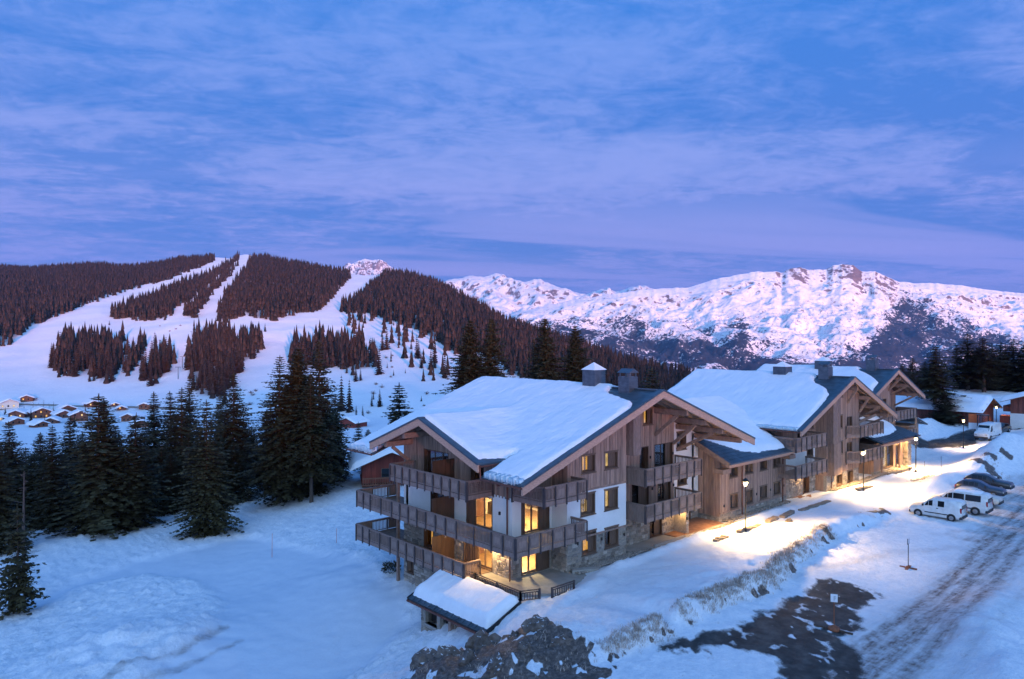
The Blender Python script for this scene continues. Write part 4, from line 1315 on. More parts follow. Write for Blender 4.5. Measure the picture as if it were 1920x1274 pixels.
# ------------------------------------------------------------------ the corner chalet
def chalet_one():
    root = thing('chalet', 'large nearest chalet with two gables, wraparound balconies and a lit corner terrace', 'chalet', (40, 40, 0))
    XR, ZR, SL = 43.95, 12.37, .365
    XL0 = 29.85
    YC, ZC, SC = 42.9, 10.49, .368          # cross gable facing the valley
    def zmain(x, y): return ZR - SL * np.abs(np.asarray(x, float) - XR)
    def zcross(x, y): return ZC - SC * np.abs(np.asarray(y, float) - YC) + 0 * np.asarray(x, float)
    SW = Face('S', 34.5); SR = Face('S', 35.6); SC_ = Face('S', 36.0); SN = Face('S', 37.0)
    WL = Face('W', 32.4); WR = Face('W', 36.2)
    under = lambda x: float(zmain(x, 0)) - .30
    def underL(y):
        a = float(zmain(32.4, 0)) - .30
        b = float(zcross(0, y)) - .30
        return max(a, b) if 36.6 < y < 49.2 else a
    rs = random.Random(5)
    # openings
    def rect(F, px0, py0, px1, py1):
        a = F.px(px0, (py0 + py1) / 2)[0]; b = F.px(px1, (py0 + py1) / 2)[0]
        z1 = F.px((px0 + px1) / 2, py0)[1]; z0 = F.px((px0 + px1) / 2, py1)[1]
        return (min(a, b), max(a, b), min(z0, z1), max(z0, z1))
    wS = [(37.62, 39.1, 6.72, 7.98), (40.12, 41.62, 6.72, 7.95), (37.55, 39.08, 3.72, 5.22), (40.12, 41.62, 3.72, 5.2), (37.7, 39.2, .92, 2.5), (40.15, 41.68, .95, 2.38)]
    wR = [(43.98, 44.75, 9.40, 10.62), (46.05, 47.30, 9.38, 10.66), (45.6, 46.75, 5.62, 7.68), (47.5, 50.0, 5.62, 7.70),
          (44.6, 46.8, 2.87, 4.9), (47.9, 49.75, 2.87, 4.98), (46.95, 48.55, .22, 2.12)]
    wN = [(50.75, 51.3, 6.3, 7.9), (52.6, 54.0, 6.55, 8.1), (52.7, 54.1, 3.45, 4.75)]
    dSC = [(33.25, 35.95, 2.87, 5.15), (33.25, 35.95, .08, 2.35)]
    dW = [(38.0, 40.9, 2.87, 5.2), (38.0, 41.2, .1, 2.4), (43.6, 45.3, 2.87, 5.0), (44.9, 46.2, .1, 2.3), (43.0, 46.2, 5.7, 7.75), (38.9, 40.4, 5.7, 7.6), (47.6, 48.5, -2.4, -1.1)]
    # walls ------------------------------------------------------------
    mb = MB()          # mortar behind the stones
    wall(mb, SW, 36.2, 42.6, -.6, 2.25, wS); wall(mb, SR, 42.6, 50.2, -.6, 2.3, wR); wall(mb, SN, 50.2, 55.9, -.6, 2.05)
    wall(mb, SC_, 32.4, 36.2, -.6, 2.62, dSC); wall(mb, WR, 34.8, 36.0, -.6, 2.62)
    wall(mb, WL, 36.3, 49.0, -4.2, 2.62, dW)
    mb.box(50.21, 50.6, 34.4, 36.69, -.4, 2.1)
    mb.build('stone_wall', M['mortar'], root)
    st = MB()
    stones(st, SW, 36.2, 42.6, -.4, 2.25, wS, rs=rs); stones(st, SR, 42.6, 50.2, -.4, 2.3, wR, rs=rs); stones(st, SN, 50.6, 55.9, -.4, 2.05, rs=rs)
    stones(st, SC_, 32.4, 36.2, -.4, 2.6, dSC, rs=rs); stones(st, WR, 34.5, 36.0, -.4, 2.6, rs=rs); stones(st, WL, 36.0, 49.0, -4.0, 2.6, dW, rs=rs)
    stones(st, Face('S', 34.4), 50.21, 50.6, -.4, 2.1, rs=rs)
    tag(st.build('stonework', M['stone'], root), kind='stuff')
    wh = MB()
    wall(wh, SW, 36.2, 42.6, 2.25, 5.58, wS); wall(wh, SC_, 32.4, 36.2, 2.62, 5.58, dSC); wall(wh, WR, 34.8, 36.0, 2.62, 5.58)
    wall(wh, WL, 36.3, 49.0, 2.62, 5.58, dW)
    wh2 = MB(); wall(wh2, SN, 50.2, 55.9, 2.05, lambda x: under(x), wN); wh2.build('rendered_wall', M['white'], root)
    wh.build('rendered_wall', M['white'], root)
    wd = MB()
    wall(wd, SW, 36.2, 42.6, 5.58, under, wS); wall(wd, SR, 42.6, 50.2, 2.3, under, wR, extra=(XR,))
    wall(wd, SC_, 32.4, 36.2, 5.58, under); wall(wd, WR, 34.8, 36.0, 5.58, under(36.2))
    wall(wd, WL, 36.3, 49.0, 5.58, underL, dW, extra=(36.6, 49.2, YC))
    wd.build('timber_wall', M['wood'], root)
    cl = MB()
    boards(cl, SW, 36.2, 42.6, 5.5, under, wS, rs=rs); boards(cl, SR, 42.6, 50.2, 2.3, lambda x: under(x), wR, rs=rs)
    boards(cl, SC_, 32.4, 36.2, 5.5, under, rs=rs); boards(cl, WR, 34.5, 36.0, 5.5, under(36.2), rs=rs)
    boards(cl, WL, 36.0, 49.0, 5.5, underL, dW, rs=rs)
    tag(cl.build('cladding', M['wood'], root), kind='stuff')
    # closed sides that the picture does not show
    bk = MB()
    wall(bk, Face('N', 48.7), 32.4, 55.5, -4, under, (), extra=(XR,)); wall(bk, Face('E', 55.2), 37.0, 48.7, -1, under(55.5))
    bk.build('back_wall', M['wood'], root); bk = MB()
    wall(bk, Face('E', 50.2), 35.9, 37.0, -.6, under(50.2)); bk.build('back_wall', M['wood'], root); bk = MB(); wall(bk, Face('E', 42.6), 34.8, 35.6, -.6, under(42.6))
    bk.build('back_wall', M['wood'], root)
    # sill band between render and boards
    b2 = MB(); fbox(b2, SW, 36.15, 42.6, 5.44, 5.60, .0, .06); fbox(b2, SW, 36.15, 42.6, 2.16, 2.28, .0, .075)
    b2.build('trim_band', M['beam'], root)
    # windows -----------------------------------------------------------
    window(root, SW, *wS[0], lit='curtain_lit', shutter=.42); window(root, SW, *wS[1], lit='curtain_pale', shutter=.62)
    window(root, SW, *wS[2], lit='curtain_pale', shutter=.45); window(root, SW, *wS[3], lit='curtain_pale', shutter=.55)
    window(root, SW, *wS[4], lit='curtain_lit', shutter=.45); window(root, SW, *wS[5], shutter=.5)
    window(root, SR, *wR[0]); window(root, SR, *wR[1], lit='curtain_lit', shutter=.34)
    window(root, SR, *wR[2], door=True, name='door', frame='screen'); window(root, SR, *wR[3], door=True, name='glass_door', split=2, shutter=.3, frame='screen')
    window(root, SR, *wR[4], door=True, name='door', frame='screen', shutter=.5); window(root, SR, *wR[5], door=True, name='glass_door', split=2, shutter=.35, frame='screen')
    window(root, SR, *wR[6], door=True, name='door', frame='screen', shutter=.5)
    for w in wN: window(root, SN, *w, frame='reveal')
    window(root, WL, *dW[2], door=True, name='glass_door', split=2, frame='screen'); window(root, WL, *dW[3], door=True, name='glass_door', split=1, frame='screen', lit='curtain_lit')
    window(root, WL, *dW[4], door=True, name='glass_door', split=3, frame='screen'); window(root, WL, *dW[5], door=True, name='glass_door', split=1, frame='screen')
    window(root, WL, *dW[6], frame='reveal')
    # wooden leaves and glass doors of the two lit corner rooms
    def lit_door(F, o, parts, name='glass_door'):
        s0, s1, z0, z1 = o
        m = MB(); t = .07
        fbox(m, F, s0, s0 + t, z0, z1, -.3, .03); fbox(m, F, s1 - t, s1, z0, z1, -.3, .03); fbox(m, F, s0 + t, s1 - t, z1 - t, z1, -.3, .03); fbox(m, F, s0 + t, s1 - t, z0, z0 + .05, -.3, .03)
        d = m.build(name, M['reveal'], root)
        L = s1 - s0 - 2 * t; s = s0 + t
        for kind, w in parts:
            e = s + w * L
            g = MB()
            if kind == 'G':
                for a, b, c, dd in ((s, s + .055, z0 + .05, z1 - t), (e - .055, e, z0 + .05, z1 - t), (s + .055, e - .055, z1 - t - .06, z1 - t), (s + .055, e - .055, z0 + .05, z0 + .14)):
                    fbox(g, F, a, b, c, dd, -.22, -.15)
                q = g.build('sash', M['reveal'], d)
                p = MB(); fbox(p, F, s + .056, e - .056, z0 + .141, z1 - t - .061, -.19, -.18); p.build('pane', M['glass'], d)
            else:
                boards(g, F, s + .01, e - .01, z0 + .05, z1 - t, (), .14, .03)
                off = np.array(F.pt(0, 0, -.12)) - np.array(F.pt(0, 0, 0)); g.v = [tuple(np.array(v) + off) for v in g.v]
                g.build('shutter', M['reveal'], d)
                bkk = MB(); fbox(bkk, F, s, e, z0 + .05, z1 - t, -.26, -.125); bkk.build('backing', M['screen'], d)
            s = e
        return d
    lit_door(SC_, dSC[0], (('B', .14), ('G', .27), ('G', .27), ('B', .32))); lit_door(SC_, dSC[1], (('G', .30), ('G', .30), ('B', .40)))
    lit_door(WL, dW[0], (('G', .36), ('G', .36), ('B', .28))); lit_door(WL, dW[1], (('G', .30), ('G', .25), ('B', .45)))
    # rooms behind them
    for z0, z1 in ((.08, 2.55), (2.87, 5.45)):
        r = MB()
        r.box(32.71, 38.9, 36.31, 42.2, z0 - .12, z0 - .002); rf = r.build('room_floor', M['roomfloor'], root)
        r = MB()
        r.box(32.71, 38.9, 36.31, 42.2, z1, z1 + .1); r.box(38.9, 39.0, 36.31, 42.2, z0, z1); r.box(32.71, 38.9, 42.2, 42.3, z0, z1)
        r.build('room_wall', M['cream'], root)
        f = MB()                                                   # kitchen units and shelves
        f.box(35.5, 38.5, 41.6, 42.19, z0, z0 + .9); f.box(35.5, 38.5, 41.85, 42.19, z0 + 1.5, z0 + 2.2); f.box(38.5, 38.89, 37.2, 39.6, z0, z0 + 1.1)
        for i in range(4): f.box(38.55, 38.89, 39.9, 41.3, z0 + .35 + .45 * i, z0 + .39 + .45 * i)
        f.build('cupboard', M['screen'], root)
        f = MB(); f.box(38.86, 38.895, 40.2, 41.2, z0 + 1.2, z0 + 2.0); f.build('picture', M['redcloth'] if z0 < 1 else M['screen'], root)
        f = MB(); f.box(33.2, 34.9, 41.9, 42.19, z0, z0 + 2.1); f.build('wardrobe', M['warmwood'], root)
        for xx in (33.4, 34.9, 36.4):
            f = MB(); f.box(xx, xx + .14, 36.4, 42.1, z1 - .22, z1 - .003); f.build('ceiling_beam', M['screen'], root)
        f = MB(); f.box(36.3, 38.2, 36.6, 37.4, z0, z0 + .45); f.box(36.3, 38.2, 36.45, 36.6, z0, z0 + .85); f.build('sofa', M['rail'], root)
        l = MB(); l.lathe([(.05, .55), (.05, .3), (.16, .28), (.22, .02), (.2, 0), (0, .02)], 12, (35.4, 38.4, z1 - .58)); l.build('ceiling_lamp', M['roomglow'], root)
        p = point('room_light', (35.4, 38.4, z1 - .75), 1150, (1, .74, .38), .2); p.parent = root; p.matrix_parent_inverse = root.matrix_basis.inverted()
    # furniture seen through the glass
    def chair(x, y, z, m, label, rz):
        t = lthing('chair', label, 'chair', (x, y, z), rz)
        a = MB(); a.box(-.24, .24, -.24, .24, .42, .50); a.build('seat', M[m], t)
        a = MB(); a.prism([(-.24, .20, .5), (.24, .20, .5), (.22, .26, .98), (-.22, .26, .98)], (0, .06, 0)); a.build('backrest', M[m], t)
        for sx in (-1, 1):
            for sy in (-1, 1):
                a = MB(); a.tube((sx * .2, sy * .2, 0), (sx * .19, sy * .19, .42), .018, .022, 6); a.build('leg', M['black'], t)
        return t
    chair(33.45, 38.55, 2.87, 'redcloth', 'red chair behind the lit glass door above the terrace', 1.2)
    chair(33.5, 36.95, .08, 'reveal', 'dark chair behind the lower lit corner window', .4)
    tb = lthing('table', 'pale dining table inside the lit upper corner room', 'table', (34.6, 38.4, 2.87))
    a = MB(); a.box(-.9, .9, -.45, .45, .70, .75); a.build('table_top', M['whitecloth'], tb)
    for sx in (-1, 1):
        for sy in (-1, 1):
            a = MB(); a.box(sx * .8 - .03, sx * .8 + .03, sy * .36 - .03, sy * .36 + .03, 0, .70); a.build('leg', M['reveal'], tb)
    # balconies -----------------------------------------------------------
    X0, Y0 = 30.04, 33.05
    def bays(t): return [(c, w) for c, w in t]
    L2 = bays([('P', .9), ('P', .9), ('S', 1.35), ('S', 1.3), ('P', .95), ('P', .95), ('P', .95), ('S', .95), ('P', 1), ('P', 1), ('P', 1.05), ('S', 1.6), ('S', 1.5), ('P', .95), ('P', .95)])
    balcony(root, ((X0, 52.3), (X0, Y0)), 2.85, L2)
    balcony(root, ((X0, Y0), (36.57, Y0)), 2.85, bays([('P', 1.05), ('P', 1), ('S', 1.05), ('P', 1.1), ('P', 1), ('S', 1.1)]))
    balcony(root, ((36.57, Y0), (36.57, 34.5)), 2.85, bays([('S', 1.4)]))
    balcony(root, ((34.0, 52.3), (X0, 52.3)), 2.85, bays([('P', 1.0), ('S', 1.5), ('P', 1.5)]))
    L1 = bays([('P', .9), ('P', .9), ('S', 1.35), ('S', 1.3), ('P', .95), ('P', .95), ('P', .95), ('S', .95), ('P', 1), ('P', 1), ('P', 1.05), ('P', 1.0)])
    balcony(root, ((X0, 52.4), (X0, 38.2)), .08, L1)
    balcony(root, ((X0, 38.2), (31.4, 38.2)), .08, bays([('S', 1.4)]))
    balcony(root, ((34.0, 52.4), (X0, 52.4)), .08, bays([('P', 1.0), ('S', 1.5), ('P', 1.5)]))
    L3 = bays([('S', .7), ('P', 1), ('P', 1), ('P', 1), ('S', .95), ('P', 1), ('P', 1), ('P', 1), ('P', 1), ('S', .8)])
    balcony(root, ((X0, 47.3), (X0, 37.9)), 5.65, L3)
    balcony(root, ((X0, 37.9), (32.3, 37.9)), 5.65, bays([('S', 2.2)]))
    balcony(root, ((32.4, 47.3), (X0, 47.3)), 5.65, bays([('S', 2.2)]))
    balcony(root, ((32.46, 37.9), (32.46, 35.86)), 5.65, bays([('B', 2.1)]))
    balcony(root, ((32.34, 35.86), (32.54, Y0)), 5.65, bays([('S', 2.8)]))
    balcony(root, ((32.54, Y0), (36.57, Y0)), 5.65, bays([('S', 1.), ('P', 1.05), ('P', 1.05), ('S', .95)]))
    balcony(root, ((36.57, Y0), (36.57, 34.5)), 5.65, bays([('S', 1.4)]))
    for z in (2.85, 5.55):
        balcony(root, ((43.08, Y0), (50.32, Y0)), z, bays([('S', 1), ('P', 1), ('P', 1), ('S', 1), ('P', 1), ('P', .95), ('S', .95)]))
        balcony(root, ((43.08, 35.6), (43.08, Y0)), z, bays([('B', 2.4)]))
        balcony(root, ((50.32, Y0), (50.32, 35.6)), z, bays([('S', 2.4)]))
        slab(root, 43.1, 50.3, 33.08, 35.6, z - .2, z)
    slab(root, 30.07, 32.4, 36.02, 52.27, 2.65, 2.85); slab(root, 30.07, 36.54, 33.08, 36.0, 2.65, 2.85); slab(root, 32.41, 34.0, 49.02, 52.27, 2.65, 2.85)
    slab(root, 30.07, 32.4, 38.23, 52.37, -.12, .08); slab(root, 32.41, 34.0, 49.02, 52.37, -.12, .08)
    slab(root, 30.07, 32.4, 37.93, 47.27, 5.45, 5.65); slab(root, 32.57, 36.54, 33.08, 36.0, 5.45, 5.65)
    # privacy screens between the flats
    for (y, z0, z1) in ((42.3, 2.86, 4.75), (42.3, .09, 2.0), (42.3, 5.66, 7.45)):
        m = MB(); n = 5
        for i in range(n):
            a = 30.35 + 2.0 * i / n; b = 30.35 + 2.0 * (i + 1) / n
            m.box(a + .006, b - .006, y - .03, y + .03 + .006 * (i % 2), z0, z1)
        m.build('privacy_screen', M['screen'], root)
    # posts carrying the balconies on the valley side
    for y in (49.3,):
        for z0, z1 in ((-3.9, -.13), (.09, 2.64), (2.86, 5.44)):
            m = MB(); m.box(32.0, 32.22, y, y + .22, z0, z1); m.build('corner_post', M['beam'], root)
    # roof -----------------------------------------------------------------
    YF, YB = 32.2, 53.6
    m = MB()
    xa = lambda y: XR - (ZR - float(zcross(0, y))) / SL
    for Q in ([(XL0, YF), (XR, YF), (XR, 36.3), (XL0, 36.3)], [(XL0, 49.5), (XR, 49.5), (XR, YB), (XL0, YB)], [(xa(36.3) - .15, 36.3), (XR, 36.3), (XR, YC), (xa(YC) - .15, YC)], [(xa(YC) - .15, YC), (XR, YC), (XR, 49.5), (xa(49.5) - .15, 49.5)]):
        plane_patch(m, Q, lambda x, y: float(zmain(x, y)), .10)
    plane_patch(m, [(XR, YF), (56.9, YF), (56.9, YB), (XR, YB)], lambda x, y: float(zmain(x, y)), .10)
    xa = lambda y: XR - (ZR - float(zcross(0, y))) / SL
    plane_patch(m, [(29.7, 36.3), (xa(36.3), 36.3), (xa(YC), YC), (29.7, YC)], lambda x, y: float(zcross(x, y)), .10)
    plane_patch(m, [(29.7, YC), (xa(YC), YC), (xa(49.5), 49.5), (29.7, 49.5)], lambda x, y: float(zcross(x, y)), .10)
    roof = m.build('roof', M['metal'], root)
    m = MB()
    for Q in ([(XL0 + .05, YF + .1), (XR, YF + .1), (XR, 36.28), (XL0 + .05, 36.28)], [(XL0 + .05, 49.52), (XR, 49.52), (XR, YB - .1), (XL0 + .05, YB - .1)]):
        plane_patch(m, Q, lambda x, y: float(zmain(x, y)) - .104, .06)
    plane_patch(m, [(XR, YF + .1), (56.8, YF + .1), (56.8, YB - .1), (XR, YB - .1)], lambda x, y: float(zmain(x, y)) - .104, .06)
    plane_patch(m, [(29.8, 36.4), (xa(36.4), 36.4), (xa(YC), YC), (29.8, YC)], lambda x, y: float(zcross(x, y)) - .104, .06)
    plane_patch(m, [(29.8, YC), (xa(YC), YC), (xa(49.4), 49.4), (29.8, 49.4)], lambda x, y: float(zcross(x, y)) - .104, .06)
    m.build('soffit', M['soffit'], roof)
    m = MB()
    for i in range(28):                                                       # rafters under the front overhang
        x = XL0 + .5 + i * .98
        if x > 56.7: break
        pass
    for y in (32.7, 33.5, 34.3):
        for xa_, xb_ in ((XL0 + .1, XR - .05), (XR + .05, 56.8)):
            m.beam((xa_, y, float(zmain(xa_, 0)) - .26), (xb_, y, float(zmain(xb_, 0)) - .26), .10, .18)
    for x in (30.2, 31.1, 32.0):
        for ya_, yb_ in ((36.45, YC - .05), (YC + .05, 49.35)):
            m.beam((x, ya_, float(zcross(0, ya_)) - .26), (x, yb_, float(zcross(0, yb_)) - .26), .10, .18)
    tag(m.build('rafters', M['beam'], roof), kind='stuff')
    FB = Face('S', YF)
    barge(roof, FB, XL0 - .1, float(zmain(XL0 - .1, 0)) + .02, XR, ZR + .02); barge(roof, FB, XR, ZR + .02, 57.0, float(zmain(57.0, 0)) + .02)
    FC = Face('W', 29.72)
    barge(roof, FC, 36.2, float(zcross(0, 36.2)) + .02, YC, ZC + .02, h=.5); barge(roof, FC, YC, ZC + .02, 49.6, float(zcross(0, 49.6)) + .02, h=.5)
    # purlins with braces
    def purlin(x, y0, y1, h=.42, w=.32):
        m = MB(); z = float(zmain(x, 0)) - .36 - h / 2
        m.beam((x, y0, z), (x, y1, z), w, h); return m.build('purlin', M['beam'], root), z
    purlin(XR, 32.36, 35.6, .3, .26)
    for x, yy, br in ((37.2, 34.5, 0), (41.0, 34.5, 0), (33.6, 36.0, 0), (47.6, 35.6, 1), (50.1, 35.6, 1), (52.6, 37.0, 1), (55.4, 37.0, 0)):
        o, z = purlin(x, 32.45, yy)
        if br:
            m = MB(); m.beam((x, 33.4, z - .25), (x, yy - .05, z - 2.0), .22, .26, up=(0, 1, .6)); m.build('brace', M['beam'], root)
    for y, br in ((42.9, 0), (45.4, 0), (47.9, 1), (39.9, 0), (37.6, 0)):
        z = float(zcross(0, y)) - .55
        m = MB(); m.beam((29.95, y, z), (32.4, y, z), .34, .40); m.build('purlin', M['beam'], root)
        if br:
            m = MB(); m.beam((30.6, y, z - .25), (32.35, y, z - 1.7), .2, .24, up=(1, 0, .6)); m.build('brace', M['beam'], root)
    # snow
    def ztop(X, Y):
        a = zmain(X, Y)
        c = zcross(X, Y)
        ok = (Y > 36.35) & (Y < 49.5)
        c = np.where(ok, c, -50)
        k = .5
        mx = np.maximum(a, c); return mx + np.where(np.abs(a - c) < k, (k - np.abs(a - c)) ** 2 / (4 * k), 0)
    P = [(29.98, 36.0), (29.98, 32.36), (32, 32.44), (35, 32.42), (38, 32.5), (40.6, 32.62), (41.6, 33.1), (42.1, 34.6), (42.5, 35.9), (43.0, 36.6), (43.6, 36.9), (44.2, 37.0),
         (45.2, 35.0), (47, 33.2), (56.4, 32.9), (56.4, 53.3), (29.95, 53.4), (29.95, 49.75), (31.6, 49.5), (30.0, 49.25), (30.0, 36.85), (31.8, 36.75), (32.9, 36.55), (33.0, 36.15)]
    snow_field(roof, ztop, P, T=.33, r=.36, step=.15, edge=.13)
    yf = lambda x: np.interp(x, [29.98, 38, 40.6, 42.1, 44.2, 46, 57], [32.45, 32.6, 32.7, 34.6, 37.2, 34, 33])
    rake_tiles(roof, lambda x, y: float(zmain(x, y)), XL0, XR, yf, YF - .02)
    m = MB()
    for i in range(10):
        x = 31.2 + i * 1.18; y = float(yf(x)) + .1; z = float(zmain(x, 0))
        m.box(x - .09, x + .09, y - .04, y + .04, z, z + .2); m.beam((x, y - .16, z + .05), (x, y + .1, z + .2), .06, .04)
    tag(m.build('snow_guards', M['black'], roof), kind='stuff')
    m = MB(); m.beam((XR, YF - .05, ZR + .06), (XR, 37.6, ZR + .06), .34, .10); m.build('ridge_cap', M['metal'], roof)
    m = MB(); m.beam((29.6, YC, ZC + .07), (31.0, YC, ZC + .07), .34, .12); m.build('ridge_cap', M['metal'], roof)
    eave_ice(roof, (29.88, 32.4), (29.88, 35.9), zmain, .34, seed=4); eave_ice(roof, (29.88, 49.8), (29.88, 53.4), zmain, .3, seed=9)
    gutter(roof, (29.78, 32.1), (29.78, 36.1), zmain); gutter(roof, (29.78, 49.6), (29.78, 53.6), zmain)
    m = MB(); m.tube((29.7, 36.2, float(zcross(0, 36.2)) - .12), (32.8, 36.2, float(zcross(0, 36.2)) - .12), .07, .07, 8); m.tube((29.78, 36.2, 8.0), (29.78, 36.15, 7.2), .05, .05, 8); m.build('gutter', M['copper'], roof)
    downpipe(root, [(29.8, 34.5, 7.05), (29.9, 34.6, 6.9), (32.2, 36.1, 6.5), (32.28, 36.35, 6.2), (32.28, 36.35, 2.9)])
    downpipe(root, [(31.95, 35.7, 2.6), (31.95, 35.7, .1)])
    downpipe(root, [(32.2, 49.6, 5.4), (32.2, 49.6, -3.6)])
    chimney(roof, 43.7, 35.2, 11.8, 13.35, 1.05, 1.05, 'cap'); chimney(roof, 43.95, 38.9, 12.2, 13.75, 1.3, 1.3, 'hip')
    # boarded shaft on the gable
    m = MB(); m.box(42.7, 43.62, 33.9, 35.58, 7.5, float(zmain(42.7, 0)) - .35)
    sh = m.build('boarded_shaft', M['wood'], root)
    m = MB(); boards(m, Face('S', 33.9), 42.7, 43.62, 7.5, float(zmain(42.7, 0)) - .4, rs=rs); boards(m, Face('W', 42.7), 33.9, 35.58, 7.5, float(zmain(42.7, 0)) - .4, rs=rs)
    tag(m.build('cladding', M['rail'], sh), kind='stuff')
    # wall lamps
    for F, s, z in ((SW, 37.2, 1.9), (SW, 39.75, 1.75), (SR, 46.95, 6.75), (SR, 50.0, 6.75), (SR, 47.2, 4.2), (SW, 42.3, 1.6), (SR, 50.1, 4.1), (WL, 37.2, 4.3)):
        lamp_spot(F, s, z, root)
    lamp_spot(WL, 37.75, 2.2, root)
    p = point('wall_light', (31.85, 37.7, 2.15), 420, (1, .66, .28), .05); p.parent = root; p.matrix_parent_inverse = root.matrix_basis.inverted()
    # garage door under the right-hand balconies, and its lamp
    m = MB(); boards(m, Face('S', 36.95), 50.75, 54.6, .25, 1.9, w=.2); m.box(50.6, 54.8, 36.9, 37.0, 1.9, 2.05)
    m.build('garage_door', M['screen'], root)
    p = point('wall_light', (49.7, 34.7, 1.9), 60, (1, .60, .22), .06); p.parent = root; p.matrix_parent_inverse = root.matrix_basis.inverted()
    lamp_spot(Face('S', 34.4), 50.3, 1.5, root)
    # paving in front of it
    m = MB(); m.box(48.8, 55.6, 34.0, 36.9, .1, .26); m.build('forecourt', M['brickfloor'], root)
    m = MB(); m.box(45.2, 49.2, 33.75, 33.95, .0, .42); m.box(48.8, 55.7, 33.75, 33.98, .05, .34); m.build('low_wall', M['stone'], root)
    m = MB(); m.box(43.0, 48.75, 33.97, 35.55, -.1, .2); m.build('door_step', M['concrete'], root)
    return root
chalet_one()

# terrace of the corner flat, its kerb and railings
def terrace():
    P = [(31.05, 38.3), (31.0, 36.0), (31.0, 34.2), (31.6, 32.9), (33.2, 32.15), (36.8, 32.5), (38.2, 33.6), (37.6, 34.45), (36.2, 36.0), (32.4, 36.0), (32.4, 38.3)]
    m = MB(); m.prism([(x, y, -.35) for x, y in P], (0, 0, .37))
    tag(m.build('terrace', M['concrete']), kind='structure')
    m = MB()
    m.hexa([(36.3, 34.1, -.2), (36.7, 34.45, -.2), (38.4, 33.45, -.2), (38.1, 33.1, -.2)], [(36.3, 34.1, .28), (36.7, 34.45, .28), (38.4, 33.45, .28), (38.1, 33.1, .28)])
    o = m.build('kerb', M['concrete']); tag(o, 'pale stone kerb at the end of the wet terrace', 'kerb')
    def railing(pts, label):
        t = thing('railing', label, 'railing', (pts[0][0], pts[0][1], pts[0][2]))
        for (a, b) in zip(pts[:-1], pts[1:]):
            a = np.array(a); b = np.array(b)
            m = MB()
            m.beam(a + (0, 0, .95), b + (0, 0, .95), .09, .06); m.beam(a + (0, 0, .82), b + (0, 0, .82), .05, .06); m.beam(a + (0, 0, .38), b + (0, 0, .38), .05, .06)
            m.build('rail', M['post'], t)
            L = np.linalg.norm(b - a); n = max(2, int(L / .17))
            m = MB()
            for i in range(n):
                p = a + (b - a) * (i + .5) / n
                m.beam(p + (0, 0, .40), p + (0, 0, .80), .05, .03, up=(1, 0, 0))
            tag(m.build('slats', M['post'], t), kind='stuff')
            k = max(1, round(L / 1.9))
            for i in range(k + 1):
                p = a + (b - a) * i / k
                m = MB(); m.beam(p + (0, 0, -.25), p + (0, 0, 1.0), .1, .1, up=(1, 0, 0)); m.build('post', M['post'], t)
        return t
    railing([(30.75, 41.6, -.75), (30.8, 37.9, -.6), (30.6, 33.2, -.55)], 'dark slatted railing along the back of the snowy hut roof')
    railing([(30.6, 33.2, -.55), (31.6, 32.5, -.45)], 'short dark railing where the snow meets the terrace corner')
    railing([(32.1, 31.9, -.35), (33.8, 31.6, -.2)], 'piece of dark railing half sunk in snow below the wet terrace')
terrace()

